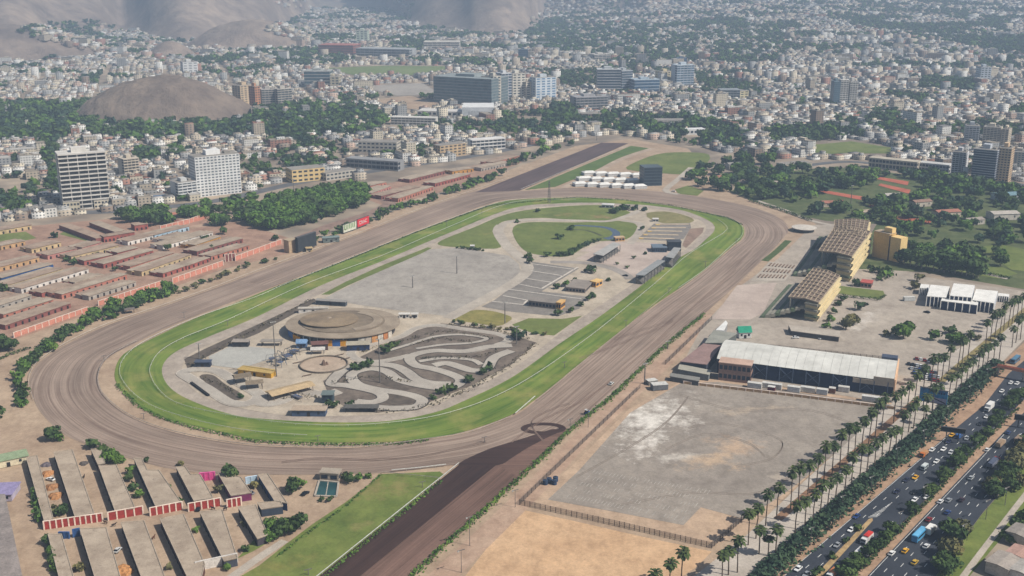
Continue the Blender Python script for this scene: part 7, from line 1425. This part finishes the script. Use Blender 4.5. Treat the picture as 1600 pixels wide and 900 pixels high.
# blue tanks by the fence
for k, (px, lab) in enumerate([((852, 757), 'leftmost dark blue water tank by the fence'), ((858, 754), 'middle dark blue water tank by the fence'), ((866, 757), 'front dark blue water tank by the fence'), ((868, 752), 'rear dark blue water tank by the fence')]):
    g = G(*px); e = empty('water_tank', (g.x, g.y, .15), 0, lab, 'tank', 'blue tanks by the lot fence'); q = MB(); q.cone((0, 0), 1.25, 1.2, 0, 2.2, 12); ob('body', q, M('tank_blue', (54, 72, 98), (40, 54, 76), .5), e); q = MB(); q.cone((0, 0), .5, .4, 2.2, 2.5, 10); ob('lid', q, M('tank_lid', (60, 64, 70)), e)
# blue billboard by the esplanade
b = NB('sign_blue_art'); p = b.n('TexCoord').outputs['Object']; sp_ = b.n('SeparateXYZ'); b.l(p, sp_.inputs[0]); t_ = b.math('ADD', b.math('MULTIPLY', sp_.outputs[0], .62), sp_.outputs[2]); col = b.mix(b.ramp(b.noise(p, .35, 3, .5), [(.35, (0, 0, 0)), (.65, (1, 1, 1))]), lin((24, 84, 142)), lin((52, 142, 190)))
m_art = b.done(col, .5)
e, w, z0, z1 = billboard((1434, 640), (1477, 648), 605, 625, m_art, 'large blue billboard among the palms at the esplanade', 3)
q = MB(); q.face([(w*.25, -.1, z0+.1), (w*.98, -.1, z0+.1), (w*.98, -.1, z0+(z1-z0)*.42), (w*.62, -.1, z0+(z1-z0)*.40), (w*.3, -.1, z0+(z1-z0)*.5)]); ob('printed_shape', q, M('sign_mauve', (178, 172, 190), (150, 146, 170), .4), e)
q = MB(); q.face([(w*.3, -.14, z0+(z1-z0)*.5), (w*.32, -.14, z0+(z1-z0)*.42), (w*.99, -.14, z0+.15), (w*.9, -.14, z0+(z1-z0)*.1+.4)]); ob('printed_line', q, M('sign_ink', (22, 28, 50)), e)
q = MB(); q.face([(w*.18, -.16, z0+(z1-z0)*.6), (w*.28, -.16, z0+(z1-z0)*.5), (w*.32, -.16, z0+(z1-z0)*.55), (w*.24, -.16, z0+(z1-z0)*.68)]); ob('printed_shape', q, m_white, e)
for k in range(4): q = MB(); x = w*(.58+.09*k); q.box(x, x+w*.05, -.12, -.03, z0+(z1-z0)*.72, z0+(z1-z0)*.86); ob('printed_mark', q, M('sign_ink2', (18, 60, 104)), e)
# overhead sign gantries, footbridge
for (a, b_, t_, bt, lab) in [((1468, 690), (1506, 695), 667, 673, 'dark overhead sign gantry on the near carriageway'), ((1583, 668), (1612, 672), 648, 655, 'dark green sign gantry on the far carriageway')]:
    billboard(a, b_, t_, bt, M('gantry_dark', (28, 34, 34), None, .4), lab, 2, name='sign_gantry', cat='gantry')
A, B = G(1556, 587), G(1640, 604); d = B-A; w = d.length; e = empty('footbridge', (A.x, A.y, .1), math.atan2(d.y, d.x), 'salmon footbridge over the avenue at the right edge', 'footbridge'); z0 = 5.5
q = MB(); q.box(0, w, -1.2, 1.2, z0, z0+.5); ob('deck', q, M('bridge_salmon', (206, 140, 112), None, .3), e)
for y in (-1.2, 1.2): q = MB(); q.box(0, w, y-.06, y+.06, z0+.5, z0+1.6); ob('parapet', q, M('bridge_salmon', (206, 140, 112)), e)
for x in (1, w*.5, w-1): q = MB(); q.bar((x, 0, 0), (x, 0, z0), .8); ob('pier', q, m_conc, e)
q = MB(); q.bar((-9, 0, .2), (0, 0, z0), 2.0, .4); ob('ramp', q, M('bridge_salmon', (206, 140, 112)), e)
# houses beyond the far verge
for px, w_, d_, rc, wc, lab in [((1566, 893), 12, 9, (168, 158, 148), (196, 188, 178), 'grey roofed house at the lower right corner'), ((1592, 880), 9, 8, (186, 150, 136), (206, 196, 186), 'pink roofed house behind the corner house'), ((1593, 846), 10, 8, (150, 142, 134), (186, 178, 168), 'flat grey house beside the verge path'), ((1600, 905), 11, 9, (176, 170, 162), (214, 210, 204), 'pale house cut by the lower right corner')]: kiosk(px, w_, d_, 5, rc, wc, lab, rz=.75, name='house', cat='house', pitch=.6)
# distance posts on the turf
for k, px in enumerate([(882, 575), (978, 510), (1045, 459), (1102, 418), (1150, 382), (757, 692), (497, 690), (225, 655), (163, 565), (288, 497), (356, 510), (660, 762), (482, 899), (698, 355), (753, 336)]):
    mast(px, px[1]-9, f'white distance post on the turf, {ordinal(k+1)} counted from the home straight', 0, .22, 'distance_post', 'post')
# ---------------------------------------------------------------- haze
mh = bpy.data.materials.new('haze_air'); mh.use_nodes = True; t = mh.node_tree; t.nodes.remove(t.nodes['Principled BSDF'])
pv = t.nodes.new('ShaderNodeVolumePrincipled'); pv.inputs['Color'].default_value = (.58, .76, 1.0, 1)
pv.inputs['Density'].default_value = 1.9e-4; pv.inputs['Anisotropy'].default_value = 0.0
t.links.new(pv.outputs[0], t.nodes['Material Output'].inputs['Volume'])
mb = MB(); mb.box(-8100, 8100, -1300, 9000, -1.5, 560)
ob('haze', mb, mh, kind='stuff', label='pale blue haze hanging over the whole city')
